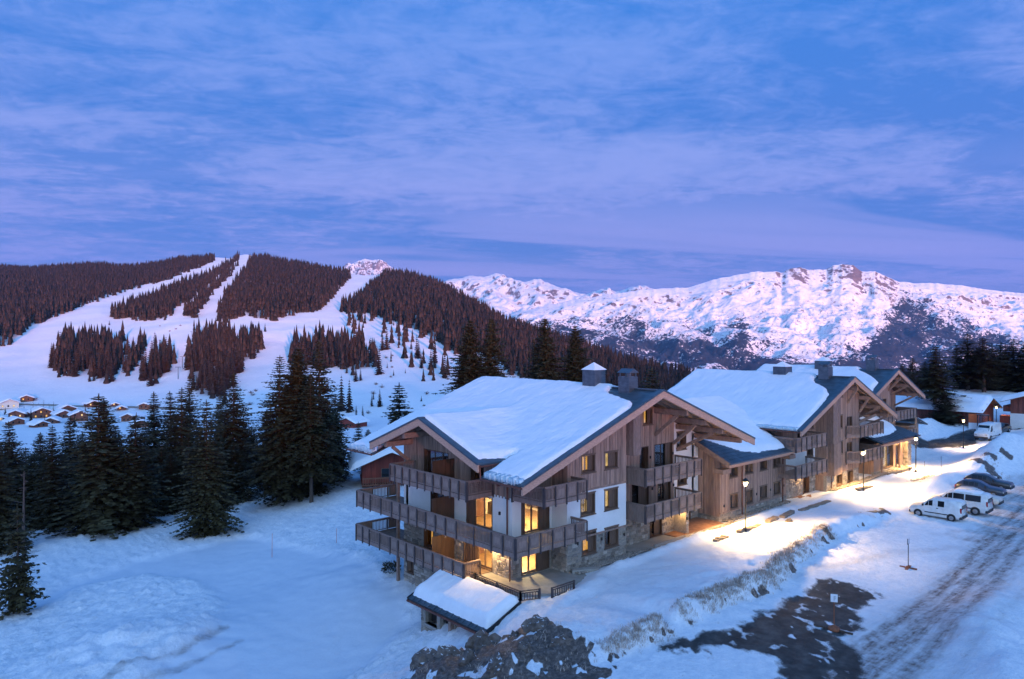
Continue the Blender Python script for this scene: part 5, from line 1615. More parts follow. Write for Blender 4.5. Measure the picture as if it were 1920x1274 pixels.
# the small stone hut below the terrace
def hut():
    t = thing('hut', 'low stone hut with a thick snow roof built into the slope below the terrace', 'hut', (28.5, 37, -4))
    zf = lambda x, y: -1.45 + (np.asarray(x, float) - 27.7) * .40 + 0 * np.asarray(y, float)
    W = Face('W', 28.3)
    ops = [(38.9, 40.2, -3.0, -1.75), (37.3, 38.55, -3.0, -1.75), (34.2, 36.9, -3.1, -1.75)]
    m = MB(); wall(m, W, 33.7, 40.7, -5, -1.3, ops); wall(m, Face('N', 40.7), 28.6, 30.5, -5, -1.3); wall(m, Face('S', 33.7), 28.6, 30.5, -5, -1.3); m.box(30.2, 30.5, 34.01, 40.39, -5, -.7)
    m.build('wall', M['mortar'], t)
    m = MB(); stones(m, W, 33.7, 40.7, -4.9, -1.35, ops); stones(m, Face('N', 40.7), 28.3, 30.5, -4.9, -1.35)
    tag(m.build('stonework', M['stone'], t), kind='stuff')
    for o in ops[:2]:
        m = MB(); fbox(m, W, o[0], o[1], o[2], o[3], -.6, -.5); w = m.build('opening', M['dark'], t)  # near-black panel, the shade inside given by its colour
        m = MB(); fbox(m, W, o[0] - .05, o[1] + .05, o[2] - .1, o[2], -.3, .06); m.build('sill', M['concrete'], w)
    o = ops[2]
    m = MB(); fbox(m, W, o[0], o[1], o[2], o[3], -.6, -.5); w = m.build('opening', M['dark'], t)  # same near-black panel for the inside shade
    m = MB(); boards(m, Face('W', 28.5), 35.6, 36.9, -3.1, -1.75, w=.2); m.build('shutter', M['wood'], w)
    m = MB(); m.box(28.0, 28.35, 37.0, 37.25, -4.3, -1.4); m.beam((28.15, 37.0, -2.1), (27.95, 36.4, -1.5), .1, .1); m.build('corner_post', M['beam'], t)
    m = MB(); plane_patch(m, [(27.7, 33.2), (30.6, 33.2), (30.6, 41.3), (27.7, 41.3)], lambda x, y: float(zf(x, y)), .14)
    r = m.build('roof', M['metal'], t)
    m = MB()
    for i in range(27):
        y = 33.25 + i * .3
        m.hexa([(27.62, y, float(zf(27.62, 0)) + .003), (28.15, y, float(zf(28.15, 0)) + .003), (28.15, y + .28, float(zf(28.15, 0)) + .003), (27.62, y + .28, float(zf(27.62, 0)) + .003)],
               [(27.62, y, float(zf(27.62, 0)) + .05 + .03 * (i % 2)), (28.15, y, float(zf(28.15, 0)) + .05 + .03 * (i % 2)), (28.15, y + .28, float(zf(28.15, 0)) + .05), (27.62, y + .28, float(zf(27.62, 0)) + .05)])
    tag(m.build('roof_slates', M['metal'], r), kind='stuff')
    m = MB(); m.tube((27.6, 33.1, -1.62), (27.6, 41.35, -1.62), .08, .08, 8); m.build('gutter', M['copper'], r)
    m = MB(); m.beam((27.6, 33.15, -1.5), (30.6, 33.15, -.30), .08, .26); m.build('rake_board', M['black'], r)
    m = MB(); m.beam((27.6, 41.32, -1.5), (30.6, 41.32, -.30), .08, .22); m.build('rake_board', M['black'], r)
    for i in range(9):
        m = MB(); y = 33.6 + i * .92; m.beam((27.75, y, -1.66), (29.0, y, -1.16), .09, .14); m.build('rafter', M['beam'], r)
    snow_field(r, zf, [(27.95, 33.35), (30.6, 33.3), (30.65, 41.2), (27.95, 41.2)], T=.62, r=.5, step=.13, edge=.07, rel=.05, seed=3)
hut()

# ------------------------------------------------------------------ the middle wing, the second and third chalet
def wing():
    t = thing('linking_wing', 'low timber wing with two rows of small windows linking the first two chalets', 'building', (60, 38, 0))
    S_ = Face('S', 34.8); W_ = Face('W', 55.9)
    SLW = .46
    zf = lambda x, y: 5.55 + (np.minimum(np.asarray(y, float), 43.0) - 33.65) * SLW - np.maximum(np.asarray(y, float) - 43.0, 0) * .3 + 0 * np.asarray(x, float)
    up = [(57.4, 58.85, 3.82, 5.2), (60.02, 61.44, 3.82, 5.2), (62.7, 64.1, 3.82, 5.2), (65.2, 66.66, 3.80, 5.22)]
    lo = [(57.5, 58.85, .98, 2.32), (60.02, 61.44, 1.04, 2.32), (62.7, 64.1, 1.1, 2.34), (65.28, 66.66, 1.15, 2.36)]
    top = 5.75
    m = MB(); wall(m, S_, 55.9, 67.7, -.5, .88); wall(m, W_, 35.1, 37.0, -.5, .6); m.build('stone_wall', M['mortar'], t)
    m = MB(); stones(m, S_, 55.9, 67.7, -.4, .88); stones(m, W_, 34.8, 37.0, -.4, .6); tag(m.build('stonework', M['stone'], t), kind='stuff')
    m = MB(); wall(m, S_, 55.9, 67.7, .88, top, up + lo); wall(m, W_, 35.1, 37.0, .6, lambda y: float(zf(0, y)) - .3); m.box(67.4, 67.7, 34.85, 38, -.3, 5.7); m.build('timber_wall', M['wood'], t)
    m = MB(); boards(m, S_, 55.9, 67.7, .9, top, up + lo); boards(m, W_, 34.8, 37.0, .62, lambda y: float(zf(0, y)) - .3); tag(m.build('cladding', M['wood'], t), kind='stuff')
    m = MB(); fbox(m, S_, 55.85, 67.75, .82, .98, 0, .09); m.build('trim_band', M['beam'], t)
    for i, o in enumerate(up): window(t, S_, *o, lit=None, shutter=.4 if i % 2 else .0, split=2)
    for i, o in enumerate(lo): window(t, S_, *o, lit=None, shutter=.55)
    for s, z in ((56.5, 1.5), (62.05, 1.75), (64.65, 1.8), (67.25, 1.85)): lamp_spot(S_, s, z, t)
    downpipe(t, [(59.45, 33.75, 5.3), (59.45, 34.68, 4.7), (59.45, 34.68, .0)]); downpipe(t, [(66.95, 33.75, 5.3), (66.95, 34.68, 4.7), (66.95, 34.68, .0)])
    m = MB(); P = [(55.35, 33.55), (69.4, 33.55), (69.4, 43.0), (55.35, 43.0)]
    plane_patch(m, P, lambda x, y: float(zf(x, y)), .12); plane_patch(m, [(55.35, 43.0), (69.4, 43.0), (69.4, 48), (55.35, 48)], lambda x, y: float(zf(x, y)), .12)
    r = m.build('roof', M['metal'], t)
    m = MB()
    n = 36
    for i in range(n):
        y0 = 33.5; y1 = 36.9
        for k in range(8):
            a = y0 + (y1 - y0) * k / 8; b = y0 + (y1 - y0) * (k + 1) / 8
            x0 = 55.35 + .39 * i; x1 = x0 + .37
            m.hexa([(x0, a, float(zf(0, a)) + .003), (x1, a, float(zf(0, a)) + .003), (x1, b, float(zf(0, b)) + .003), (x0, b, float(zf(0, b)) + .003)],
                   [(x0, a, float(zf(0, a)) + .05 + .01 * ((i + k) % 2)), (x1, a, float(zf(0, a)) + .05), (x1, b, float(zf(0, b)) + .018), (x0, b, float(zf(0, b)) + .018)])
    tag(m.build('roof_slates', M['metal'], r), kind='stuff')
    m = MB(); m.box(55.3, 69.5, 33.46, 33.56, 5.18, 5.5); m.build('eave_board', M['barge'], r)
    m = MB(); m.box(56.1, 67.0, 33.95, 34.25, 4.95, 5.3); m.build('eave_beam', M['barge'], t)
    for i in range(18):
        m = MB(); x = 55.9 + i * .74; m.beam((x, 33.6, 5.36), (x, 34.8, 5.90), .12, .16); m.build('rafter', M['barge'], r)
    for x in (55.5, 67.3):
        m = MB(); m.box(x - .5, x + .7, 33.9, 34.8, 4.55, 4.93); m.build('bracket', M['beam'], t)
    m = MB(); m.beam((55.32, 33.5, 5.36), (55.32, 38, 5.36 + 4.5 * SLW), .12, .42); m.build('rake_board', M['beam'], r)
    m = MB(); m.tube((55.3, 33.4, 5.45), (69.4, 33.4, 5.45), .075, .075, 8); m.build('gutter', M['zinc'], r)
    snow_field(r, zf, [(56.6, 37.2), (57.6, 36.2), (59.4, 34.6), (61, 34.15), (66.0, 34.0), (66.6, 34.9), (67.0, 36.6), (69.2, 38), (69.2, 46), (56.2, 46), (56.2, 39)], T=.38, r=.45, step=.22, seed=5, edge=.14)
    return t
wing()

def big_gable(root, XR, ZR, xl, xr, sl, sr, YF, YB, snowP, T=.36, seed=1, strip=None, exposed=None, soff=True):
    zf = lambda x, y: ZR - np.where(np.asarray(x, float) < XR, sl * (XR - np.asarray(x, float)), sr * (np.asarray(x, float) - XR)) + 0 * np.asarray(y, float)
    z1 = lambda x, y: float(zf(x, y))
    m = MB(); plane_patch(m, [(xl, YF), (XR, YF), (XR, YB), (xl, YB)], z1, .1); plane_patch(m, [(XR, YF), (xr, YF), (xr, YB), (XR, YB)], z1, .1)
    roof = m.build('roof', M['metal'], root)
    m = MB()
    zs = lambda x, y: z1(x, y) - .104
    plane_patch(m, [(xl + .05, YF + .1), (XR, YF + .1), (XR, YB - .1), (xl + .05, YB - .1)], zs, .06); plane_patch(m, [(XR, YF + .1), (xr - .05, YF + .1), (xr - .05, YB - .1), (XR, YB - .1)], zs, .06)
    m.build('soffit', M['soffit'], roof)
    m = MB()
    for y in (YF + .5, YF + 1.3, YF + 2.1):
        m.beam((xl + .1, y, z1(xl + .1, 0) - .26), (XR - .05, y, z1(XR - .05, 0) - .26), .1, .18); m.beam((XR + .05, y, z1(XR + .05, 0) - .26), (xr - .1, y, z1(xr - .1, 0) - .26), .1, .18)
    tag(m.build('rafters', M['beam'], roof), kind='stuff')
    FB = Face('S', YF)
    barge(roof, FB, xl - .1, z1(xl - .1, 0) + .02, XR, ZR + .02, h=.5); barge(roof, FB, XR, ZR + .02, xr + .1, z1(xr + .1, 0) + .02, h=.5)
    snow_field(roof, zf, snowP, T=T, r=.55, step=.24, seed=seed, edge=.12)
    if exposed:
        rake_tiles(roof, z1, xl, XR, exposed, YF - .02, seed)
    m = MB(); m.beam((XR, YF - .05, ZR + .06), (XR, YF + 4, ZR + .06), .34, .1); m.build('ridge_cap', M['metal'], roof)
    return roof, z1

def chalet_two():
    t = thing('chalet', 'middle chalet with a boarded stair shaft, two stacks of balconies and a lit porch', 'chalet', (78, 40, 0))
    XR, ZR, xl, xr, sl, sr = 78.3, 12.15, 66.4, 89.8, .395, .41
    YF, YB = 32.6, 52.6
    ex = lambda x: np.interp(x, [66, 70, 74, 75.5, 76.5, 78.3], [33.3, 33.6, 34.2, 34.8, 36.2, 36.8])
    P = [(66.6, 32.8), (70, 32.9), (74, 33.3), (75.3, 34.2), (76.4, 35.9), (77.3, 36.5), (79, 36.6), (81, 34), (89.4, 33.2), (89.4, 52.3), (66.6, 52.3)]
    roof, z1 = big_gable(t, XR, ZR, xl, xr, sl, sr, YF, YB, P, seed=7, exposed=ex)
    chimney(roof, 78.0, 35.5, 11.4, 13.2, 1.1, 1.1, 'cap'); chimney(roof, 78.3, 40.6, 12.0, 13.1, 1.5, 1.5, 'hip')
    under = lambda x: z1(x, 0) - .3
    A = Face('S', 34.0); Bf = Face('S', 35.2); Cc = Face('S', 36.0); WLf = Face('W', 68.0)
    wA = [(77.35, 78.75, 6.62, 8.05), (77.5, 78.8, 3.85, 5.2), (77.3, 78.8, 10.0, 11.25), (79.75, 81.1, 5.75, 7.75), (79.75, 81.1, 2.95, 4.95), (77.3, 78.7, .55, 1.75), (80.0, 81.4, .35, 1.8)]
    wB = [(70.9, 72.3, 6.0, 8.05), (73.3, 74.5, 6.85, 8.2), (73.0, 74.4, 3.95, 5.2), (72.2, 73.5, .2, 2.0)]
    m = MB(); wall(m, A, 74.9, 82.9, -.5, 1.9, wA); wall(m, Bf, 68.0, 74.9, -.5, 2.7, wB); wall(m, Cc, 82.9, 88, -.5, 1.9); m.build('stone_wall', M['mortar'], t)
    m = MB(); stones(m, A, 74.9, 82.9, -.3, 1.9, wA); stones(m, Bf, 68.0, 74.9, -.3, 2.7, wB); tag(m.build('stonework', M['stone'], t), kind='stuff')
    m = MB(); wall(m, Bf, 68.0, 74.9, 2.7, 5.6, wB); wall(m, WLf, 35.5, 37.5, -.3, 5.6); m.build('rendered_wall', M['white'], t)
    m = MB(); wall(m, A, 74.9, 82.9, 1.9, under, wA, extra=(XR,)); wall(m, Bf, 68.0, 74.9, 5.6, under, wB); wall(m, Cc, 82.9, 88, 1.9, under); wall(m, WLf, 35.5, 50, 5.6, under(68.0))
    wall(m, Face('W', 74.9), 34.3, 35.2, -.4, under(74.9)); wall(m, Face('E', 82.9), 34.3, 36, -.4, under(82.9)); m.box(68, 88, 49.5, 50, 0, 8.2); m.box(87.7, 88, 36, 50, 0, 8); m.box(68, 68.2, 37.5, 50, 0, 5.6)
    m.build('timber_wall', M['wood'], t)
    m = MB(); boards(m, A, 74.9, 82.9, 1.9, under, wA); boards(m, Bf, 68.0, 74.9, 5.6, under, wB); boards(m, Cc, 82.9, 88, 1.9, under); boards(m, WLf, 35.2, 42, 5.6, under(68.0)); boards(m, Face('W', 74.9), 34.0, 35.2, 1.9, under(74.9))
    tag(m.build('cladding', M['wood'], t), kind='stuff')
    m = MB(); fbox(m, A, 74.9, 82.9, 5.45, 5.6, 0, .07); m.build('trim_band', M['beam'], t)
    window(t, A, *wA[0], lit='curtain_lit', shutter=.0); window(t, A, *wA[1]); window(t, A, *wA[2]); window(t, A, *wA[5]); window(t, A, *wA[6])
    window(t, A, *wA[3], door=True, name='door', frame='screen', shutter=.4); window(t, A, *wA[4], door=True, name='door', frame='screen', shutter=.4)
    window(t, Bf, *wB[0], door=True, name='door', frame='screen', shutter=.4); window(t, Bf, *wB[1]); window(t, Bf, *wB[2]); window(t, Bf, *wB[3], door=True, name='door', frame='screen')
    # boarded shaft in two lifts
    m = MB(); m.box(74.95, 76.6, 33.3, 33.98, 5.35, under(74.95) - .1); m.box(75.2, 76.9, 33.35, 33.98, 1.95, 5.33)
    sh = m.build('boarded_shaft', M['rail'], t)
    m = MB(); boards(m, Face('S', 33.3), 74.95, 76.6, 5.35, under(74.95) - .15); boards(m, Face('W', 74.95), 33.3, 33.98, 5.35, under(74.95) - .15); boards(m, Face('S', 33.35), 75.2, 76.9, 1.95, 5.3); boards(m, Face('W', 75.2), 33.35, 33.98, 1.95, 5.3)
    tag(m.build('cladding', M['rail'], sh), kind='stuff')
    bay = [('S', 1), ('P', 1), ('P', 1), ('S', 1), ('P', 1), ('P', 1)]
    for z in (5.7, 3.05):
        balcony(t, ((66.2, 33.0), (72.7, 33.0)), z, bay); balcony(t, ((72.7, 33.0), (72.7, 35.2)), z, [('S', 2)]); balcony(t, ((66.2, 35.5), (66.2, 33.0)), z, [('S', 2)])
        slab(t, 66.23, 72.67, 33.03, 35.2, z - .2, z)
    for z in (5.75, 2.95):
        balcony(t, ((80.9, 33.0), (87.1, 33.0)), z, [('S', 1), ('P', 1), ('S', 1.3), ('S', 1.3), ('P', 1), ('S', .8)]); balcony(t, ((79.4, 33.9), (80.9, 33.0)), z, [('S', 2)]); balcony(t, ((87.1, 33.0), (87.1, 36)), z, [('S', 2)])
        slab(t, 80.9, 87.07, 33.03, 35.9, z - .2, z)
        window(t, Cc, 84.2, 86.2, z + .02, z + 2.1, door=True, name='glass_door', split=2, frame='screen')
    for x, y1 in ((79.9, 34), (82.9, 34), (85.8, 36), (88.4, 36)):
        z = z1(x, 0) - .55
        m = MB(); m.beam((x, 32.85, z), (x, y1, z), .32, .42); m.build('purlin', M['beam'], t)
        m = MB(); m.beam((x, 33.0, z - .2), (x, y1 - .05, z - 1.7), .2, .24, up=(0, 1, .6)); m.build('brace', M['beam'], t)
    m = MB(); m.beam((83.0, 35.9, 5.9), (86.2, 33.4, 7.6), .2, .26); m.build('brace', M['beam'], t)
    eave_ice(roof, (66.4, 32.9), (66.4, 37.2), z1, .2, seed=6)
    downpipe(t, [(76.0, 33.95, 1.9), (76.0, 33.95, .1)])
    gutter(roof, (66.3, 32.6), (66.3, 37.2), z1)
    p = point('wall_light', (71.3, 34.7, 2.5), 160, (1, .62, .24), .06); p.parent = t; p.matrix_parent_inverse = t.matrix_basis.inverted()
    p = point('wall_light', (84.2, 34.9, 2.5), 140, (1, .62, .24), .06); p.parent = t; p.matrix_parent_inverse = t.matrix_basis.inverted()
    for x in (85.2,):
        m = MB(); m.box(82.95, 85.0, 35.9, 35.97, .3, 1.85); m.build('lit_window', M['curtain_pale'], t)
    m = MB(); m.box(69.5, 74.8, 33.6, 35.15, -.1, .2); m.build('forecourt', M['brickfloor'], t)
    return t
chalet_two()

def porch():
    t = thing('entrance_porch', 'single storey lit glass entrance porch with stone pillar and snowy lean-to roof', 'porch', (92, 36, 0))
    zf = lambda x, y: 4.2 + (np.asarray(y, float) - 33.2) * .34 + 0 * np.asarray(x, float)
    z1 = lambda x, y: float(zf(x, y))
    m = MB(); plane_patch(m, [(87.3, 33.2), (99.0, 33.2), (99.0, 41), (87.3, 41)], z1, .14); r = m.build('roof', M['metal'], t)
    m = MB()
    for i in range(27):
        x0 = 87.3 + .433 * i
        m.hexa([(x0, 33.15, z1(0, 33.15) + .003), (x0 + .41, 33.15, z1(0, 33.15) + .003), (x0 + .41, 35.2, z1(0, 35.2) + .003), (x0, 35.2, z1(0, 35.2) + .003)],
               [(x0, 33.15, z1(0, 33.15) + .06 + .03 * (i % 2)), (x0 + .41, 33.15, z1(0, 33.15) + .06), (x0 + .41, 35.2, z1(0, 35.2) + .04), (x0, 35.2, z1(0, 35.2) + .04 + .03 * (i % 2))])
    tag(m.build('roof_slates', M['metal'], r), kind='stuff')
    snow_field(r, zf, [(87.6, 34.6), (90, 34.3), (94, 34.5), (96.6, 34.9), (97.6, 36), (98.6, 38), (98.6, 40.8), (87.5, 40.8)], T=.5, r=.6, step=.25, seed=2)
    m = MB(); m.tube((87.2, 33.05, 4.12), (99.1, 33.05, 4.12), .08, .08, 8); m.build('gutter', M['copper'], r)
    m = MB(); m.box(87.4, 98.8, 33.25, 33.4, 3.72, 4.06); m.build('eave_board', M['barge'], r)
    F = Face('S', 34.2)
    m = MB(); fbox(m, F, 87.6, 96.5, -.3, .7, -.3, 0); m.build('stone_wall', M['mortar'], t)
    m = MB(); stones(m, F, 87.6, 96.5, -.3, .7); tag(m.build('stonework', M['stone'], t), kind='stuff')
    window(t, F, 89.6, 93.4, .72, 3.6, lit='curtain_pale', split=3, sill=False, name='glass_front')
    window(t, F, 94.3, 95.8, .1, 3.3, sill=False, name='door', frame='screen', door=True)
    m = MB(); wall(m, F, 87.6, 96.5, .7, 3.95, [(89.6, 93.4, .72, 3.6), (94.3, 95.8, .1, 3.3)]); m.box(87.6, 96.5, 34.55, 40, 3.7, 3.9); m.box(87.6, 87.8, 34.5, 40, -.3, 3.7); m.build('timber_wall', M['wood'], t)
    m = MB(); m.box(96.7, 97.9, 33.7, 34.9, -.3, 3.9); m.build('pillar', M['mortar'], t)
    m = MB(); stones(m, Face('S', 33.7), 96.7, 97.9, -.3, 3.9); stones(m, Face('W', 96.7), 33.7, 34.9, -.3, 3.9); tag(m.build('stonework', M['stone'], t), kind='stuff')
    p = point('porch_light', (95.6, 33.5, 3.3), 260, (1, .58, .2), .08); p.parent = t; p.matrix_parent_inverse = t.matrix_basis.inverted()
    for x in (88.6, 94.0):
        m = MB(); m.box(x, x + .18, 33.6, 33.78, -.2, 3.72); m.build('post', M['beam'], t)
porch()

def chalet_three():
    t = thing('chalet', 'farthest chalet of the row with braced gable and white lamp on its lower balcony', 'chalet', (100, 44, 0))
    XR, ZR, xl, xr, sl, sr = 101.0, 12.2, 89.0, 110.6, .38, .405
    YF, YB = 36.4, 56
    ex = lambda x: np.interp(x, [89, 93, 97, 99, 101], [37.2, 37.6, 38.3, 40.2, 41.6])
    P = [(89.2, 36.65), (93, 36.8), (97, 37.3), (98.8, 39.0), (100.4, 41.2), (102, 41), (104, 38), (110.2, 37.2), (110.2, 55.5), (89.2, 55.5)]
    roof, z1 = big_gable(t, XR, ZR, xl, xr, sl, sr, YF, YB, P, seed=12, exposed=ex)
    chimney(roof, 101.0, 39.6, 11.6, 13.5, 1.2, 1.2, 'cap'); chimney(roof, 100.4, 46.0, 12.0, 13.2, 1.7, 1.7, 'hip', 5)
    under = lambda x: z1(x, 0) - .3
    F = Face('S', 38.2); G = Face('S', 39.6)
    w = [(98.2, 99.4, 6.2, 8.2), (100.6, 101.9, 6.1, 8.3), (98.4, 99.6, 3.4, 4.8), (101.0, 102.0, 3.0, 5.0)]
    m = MB(); wall(m, F, 92, 103.2, -.3, under, w, extra=(XR,)); wall(m, G, 103.2, 109, -.3, under); m.box(92, 109, 54, 54.3, 0, 8.5); m.box(108.7, 109, 39.6, 54, 0, 8.2); m.box(92, 92.3, 38.5, 54, 0, 8.4)
    wall(m, Face('E', 103.2), 38.5, 39.6, -.3, under(103.2)); m.build('timber_wall', M['wood'], t)
    m = MB(); boards(m, F, 92, 103.2, -.3, under, w, .2); boards(m, G, 103.2, 109, -.3, under, (), .2); tag(m.build('cladding', M['wood'], t), kind='stuff')
    for q in w[:2]: window(t, F, *q, door=True, name='door', frame='screen')
    for q in w[2:]: window(t, F, *q)
    m = MB(); m.box(97.0, 98.0, 37.7, 38.18, 6.9, under(97) - .1); sh = m.build('boarded_shaft', M['rail'], t)
    m = MB(); boards(m, Face('S', 37.7), 97.0, 98.0, 6.9, under(97) - .15); tag(m.build('cladding', M['wood'], sh), kind='stuff')
    m = MB(); m.box(94.4, 96.2, 37.6, 38.18, 6.2, 6.5); m.build('balcony_slab', M['rail'], t)
    for z in (5.6, 2.8):
        balcony(t, ((103.6, 37.0), (109.4, 37.0)), z, [('P', 1), ('P', 1), ('P', 1), ('P', 1), ('P', 1)]); balcony(t, ((97.5, 37.4), (103.6, 37.0)), z, [('P', 1), ('P', 1), ('S', 1), ('P', 1), ('P', 1)]); balcony(t, ((109.4, 37.0), (109.4, 39.6)), z, [('S', 2)])
        slab(t, 103.6, 109.37, 37.03, 39.6, z - .2, z)
    for x, y1 in ((102.6, 38.2), (105.2, 39.6), (108.6, 39.6)):
        z = z1(x, 0) - .55
        m = MB(); m.beam((x, 36.6, z), (x, y1, z), .32, .42); m.build('purlin', M['beam'], t)
        m = MB(); m.beam((x, 36.9, z - .2), (x, y1 - .05, z - 1.7), .2, .24, up=(0, 1, .6)); m.build('brace', M['beam'], t)
    m = MB(); m.box(109.2, 109.4, 36.9, 37.1, -.2, 5.4); m.build('corner_post', M['beam'], t)
    m = MB(); m.lathe([(0, -.12), (.12, -.06), (.12, .06), (0, .12)], 10, (106.4, 38.6, 5.0)); m.build('white_lamp', M['whitelamp'], t)
    p = point('white_light', (106.4, 38.4, 5.0), 60, (.9, .95, 1), .1); p.parent = t; p.matrix_parent_inverse = t.matrix_basis.inverted()
    p = point('wall_light', (94.9, 37.4, 7.7), 25, (1, .62, .24), .06); p.parent = t; p.matrix_parent_inverse = t.matrix_basis.inverted()
    # small lean-to roof at its right-hand end
    zf = lambda x, y: 5.4 - (np.asarray(x, float) - 109.5) * .3 + 0 * np.asarray(y, float)
    m = MB(); plane_patch(m, [(109.5, 37), (114, 37), (114, 44), (109.5, 44)], lambda x, y: float(zf(x, y)), .14); r = m.build('lean_to_roof', M['metal'], t)
    snow_field(r, zf, [(109.6, 37.4), (113.6, 37.5), (113.6, 43.8), (109.6, 43.8)], T=.5, r=.5, step=.3, seed=8)
    m = MB(); m.box(109.6, 113.2, 38.0, 43.6, 0, 4.0); m.build('lean_to_wall', M['wood'], t)
chalet_three()
# ------------------------------------------------------------------ street lamps
def gz(x, y): return float(zg(np.array([x]), np.array([y]), True)[0])

def lamp(x, y, h, label, e, proto=[None]):
    if proto[0] is None:
        t = thing('street_lamp', label, 'street lamp', (0, 0, 0), 0, 'street lamps along the path')
        m = MB(); m.lathe([(.11, 0), (.10, .28), (.055, .34), (.05, 3.72), (.07, 3.76), (.03, 3.8)], 10); m.build('post', M['black'], t)
        m = MB(); m.lathe([(.06, 3.80), (.24, 4.20), (.22, 4.21)], 6); g = m.build('lantern', M['lanternglass'], t)
        m = MB()
        for i in range(6):
            a = 2 * math.pi * i / 6
            m.beam((.065 * math.cos(a), .065 * math.sin(a), 3.79), (.25 * math.cos(a), .25 * math.sin(a), 4.21), .022, .022)
        m.build('lantern_frame', M['black'], g)
        m = MB(); m.lathe([(.29, 4.20), (.27, 4.25), (.12, 4.40), (.04, 4.46), (.0, 4.52)], 6); m.face([(.29 * math.cos(2 * math.pi * i / 6), .29 * math.sin(2 * math.pi * i / 6), 4.20) for i in range(6)]); m.build('lantern_cap', M['black'], t)
        m = MB(); m.lathe([(0, 3.86), (.04, 3.87), (.05, 3.93), (0, 3.97)], 8); m.build('bulb', M['bulb'], g)
        proto[0] = t
        o = t
    else:
        o = copy_tree(proto[0])
    o.location = (x, y, gz(x, y) - .05)
    o['label'] = label
    o.scale = (1, 1, h / 4.5)
    d = bpy.data.lights.new('lamp_light', 'SPOT'); d.energy = e; d.color = (1, .62, .235); d.shadow_soft_size = .05
    d.spot_size = math.radians(150); d.spot_blend = 1.0
    p = bpy.data.objects.new('lamp_light', d); C.objects.link(p)
    p.location = (x, y, o.location.z + h * .913)
    p.rotation_euler = Vector((0.0, .36, 1)).to_track_quat('Z', 'Y').to_euler()     # beam tilted so the light falls on the path
    return o
lamp(53.8, 31.1, 4.5, 'lit lantern lamp post nearest the viewer, in front of the timber wing', 24000)
lamp(78.0, 31.5, 4.5, 'lit lantern lamp post in front of the middle chalet', 24000)
lamp(93.6, 31.7, 4.5, 'lit lantern lamp post beside the glass entrance porch', 24000)
lamp(118.9, 33.9, 4.5, 'lit lantern lamp post by the cleared road before the brown shed', 7000)
lamp(146.0, 36.6, 4.3, 'farthest and palest lamp post, beyond the parked delivery van', 1500)

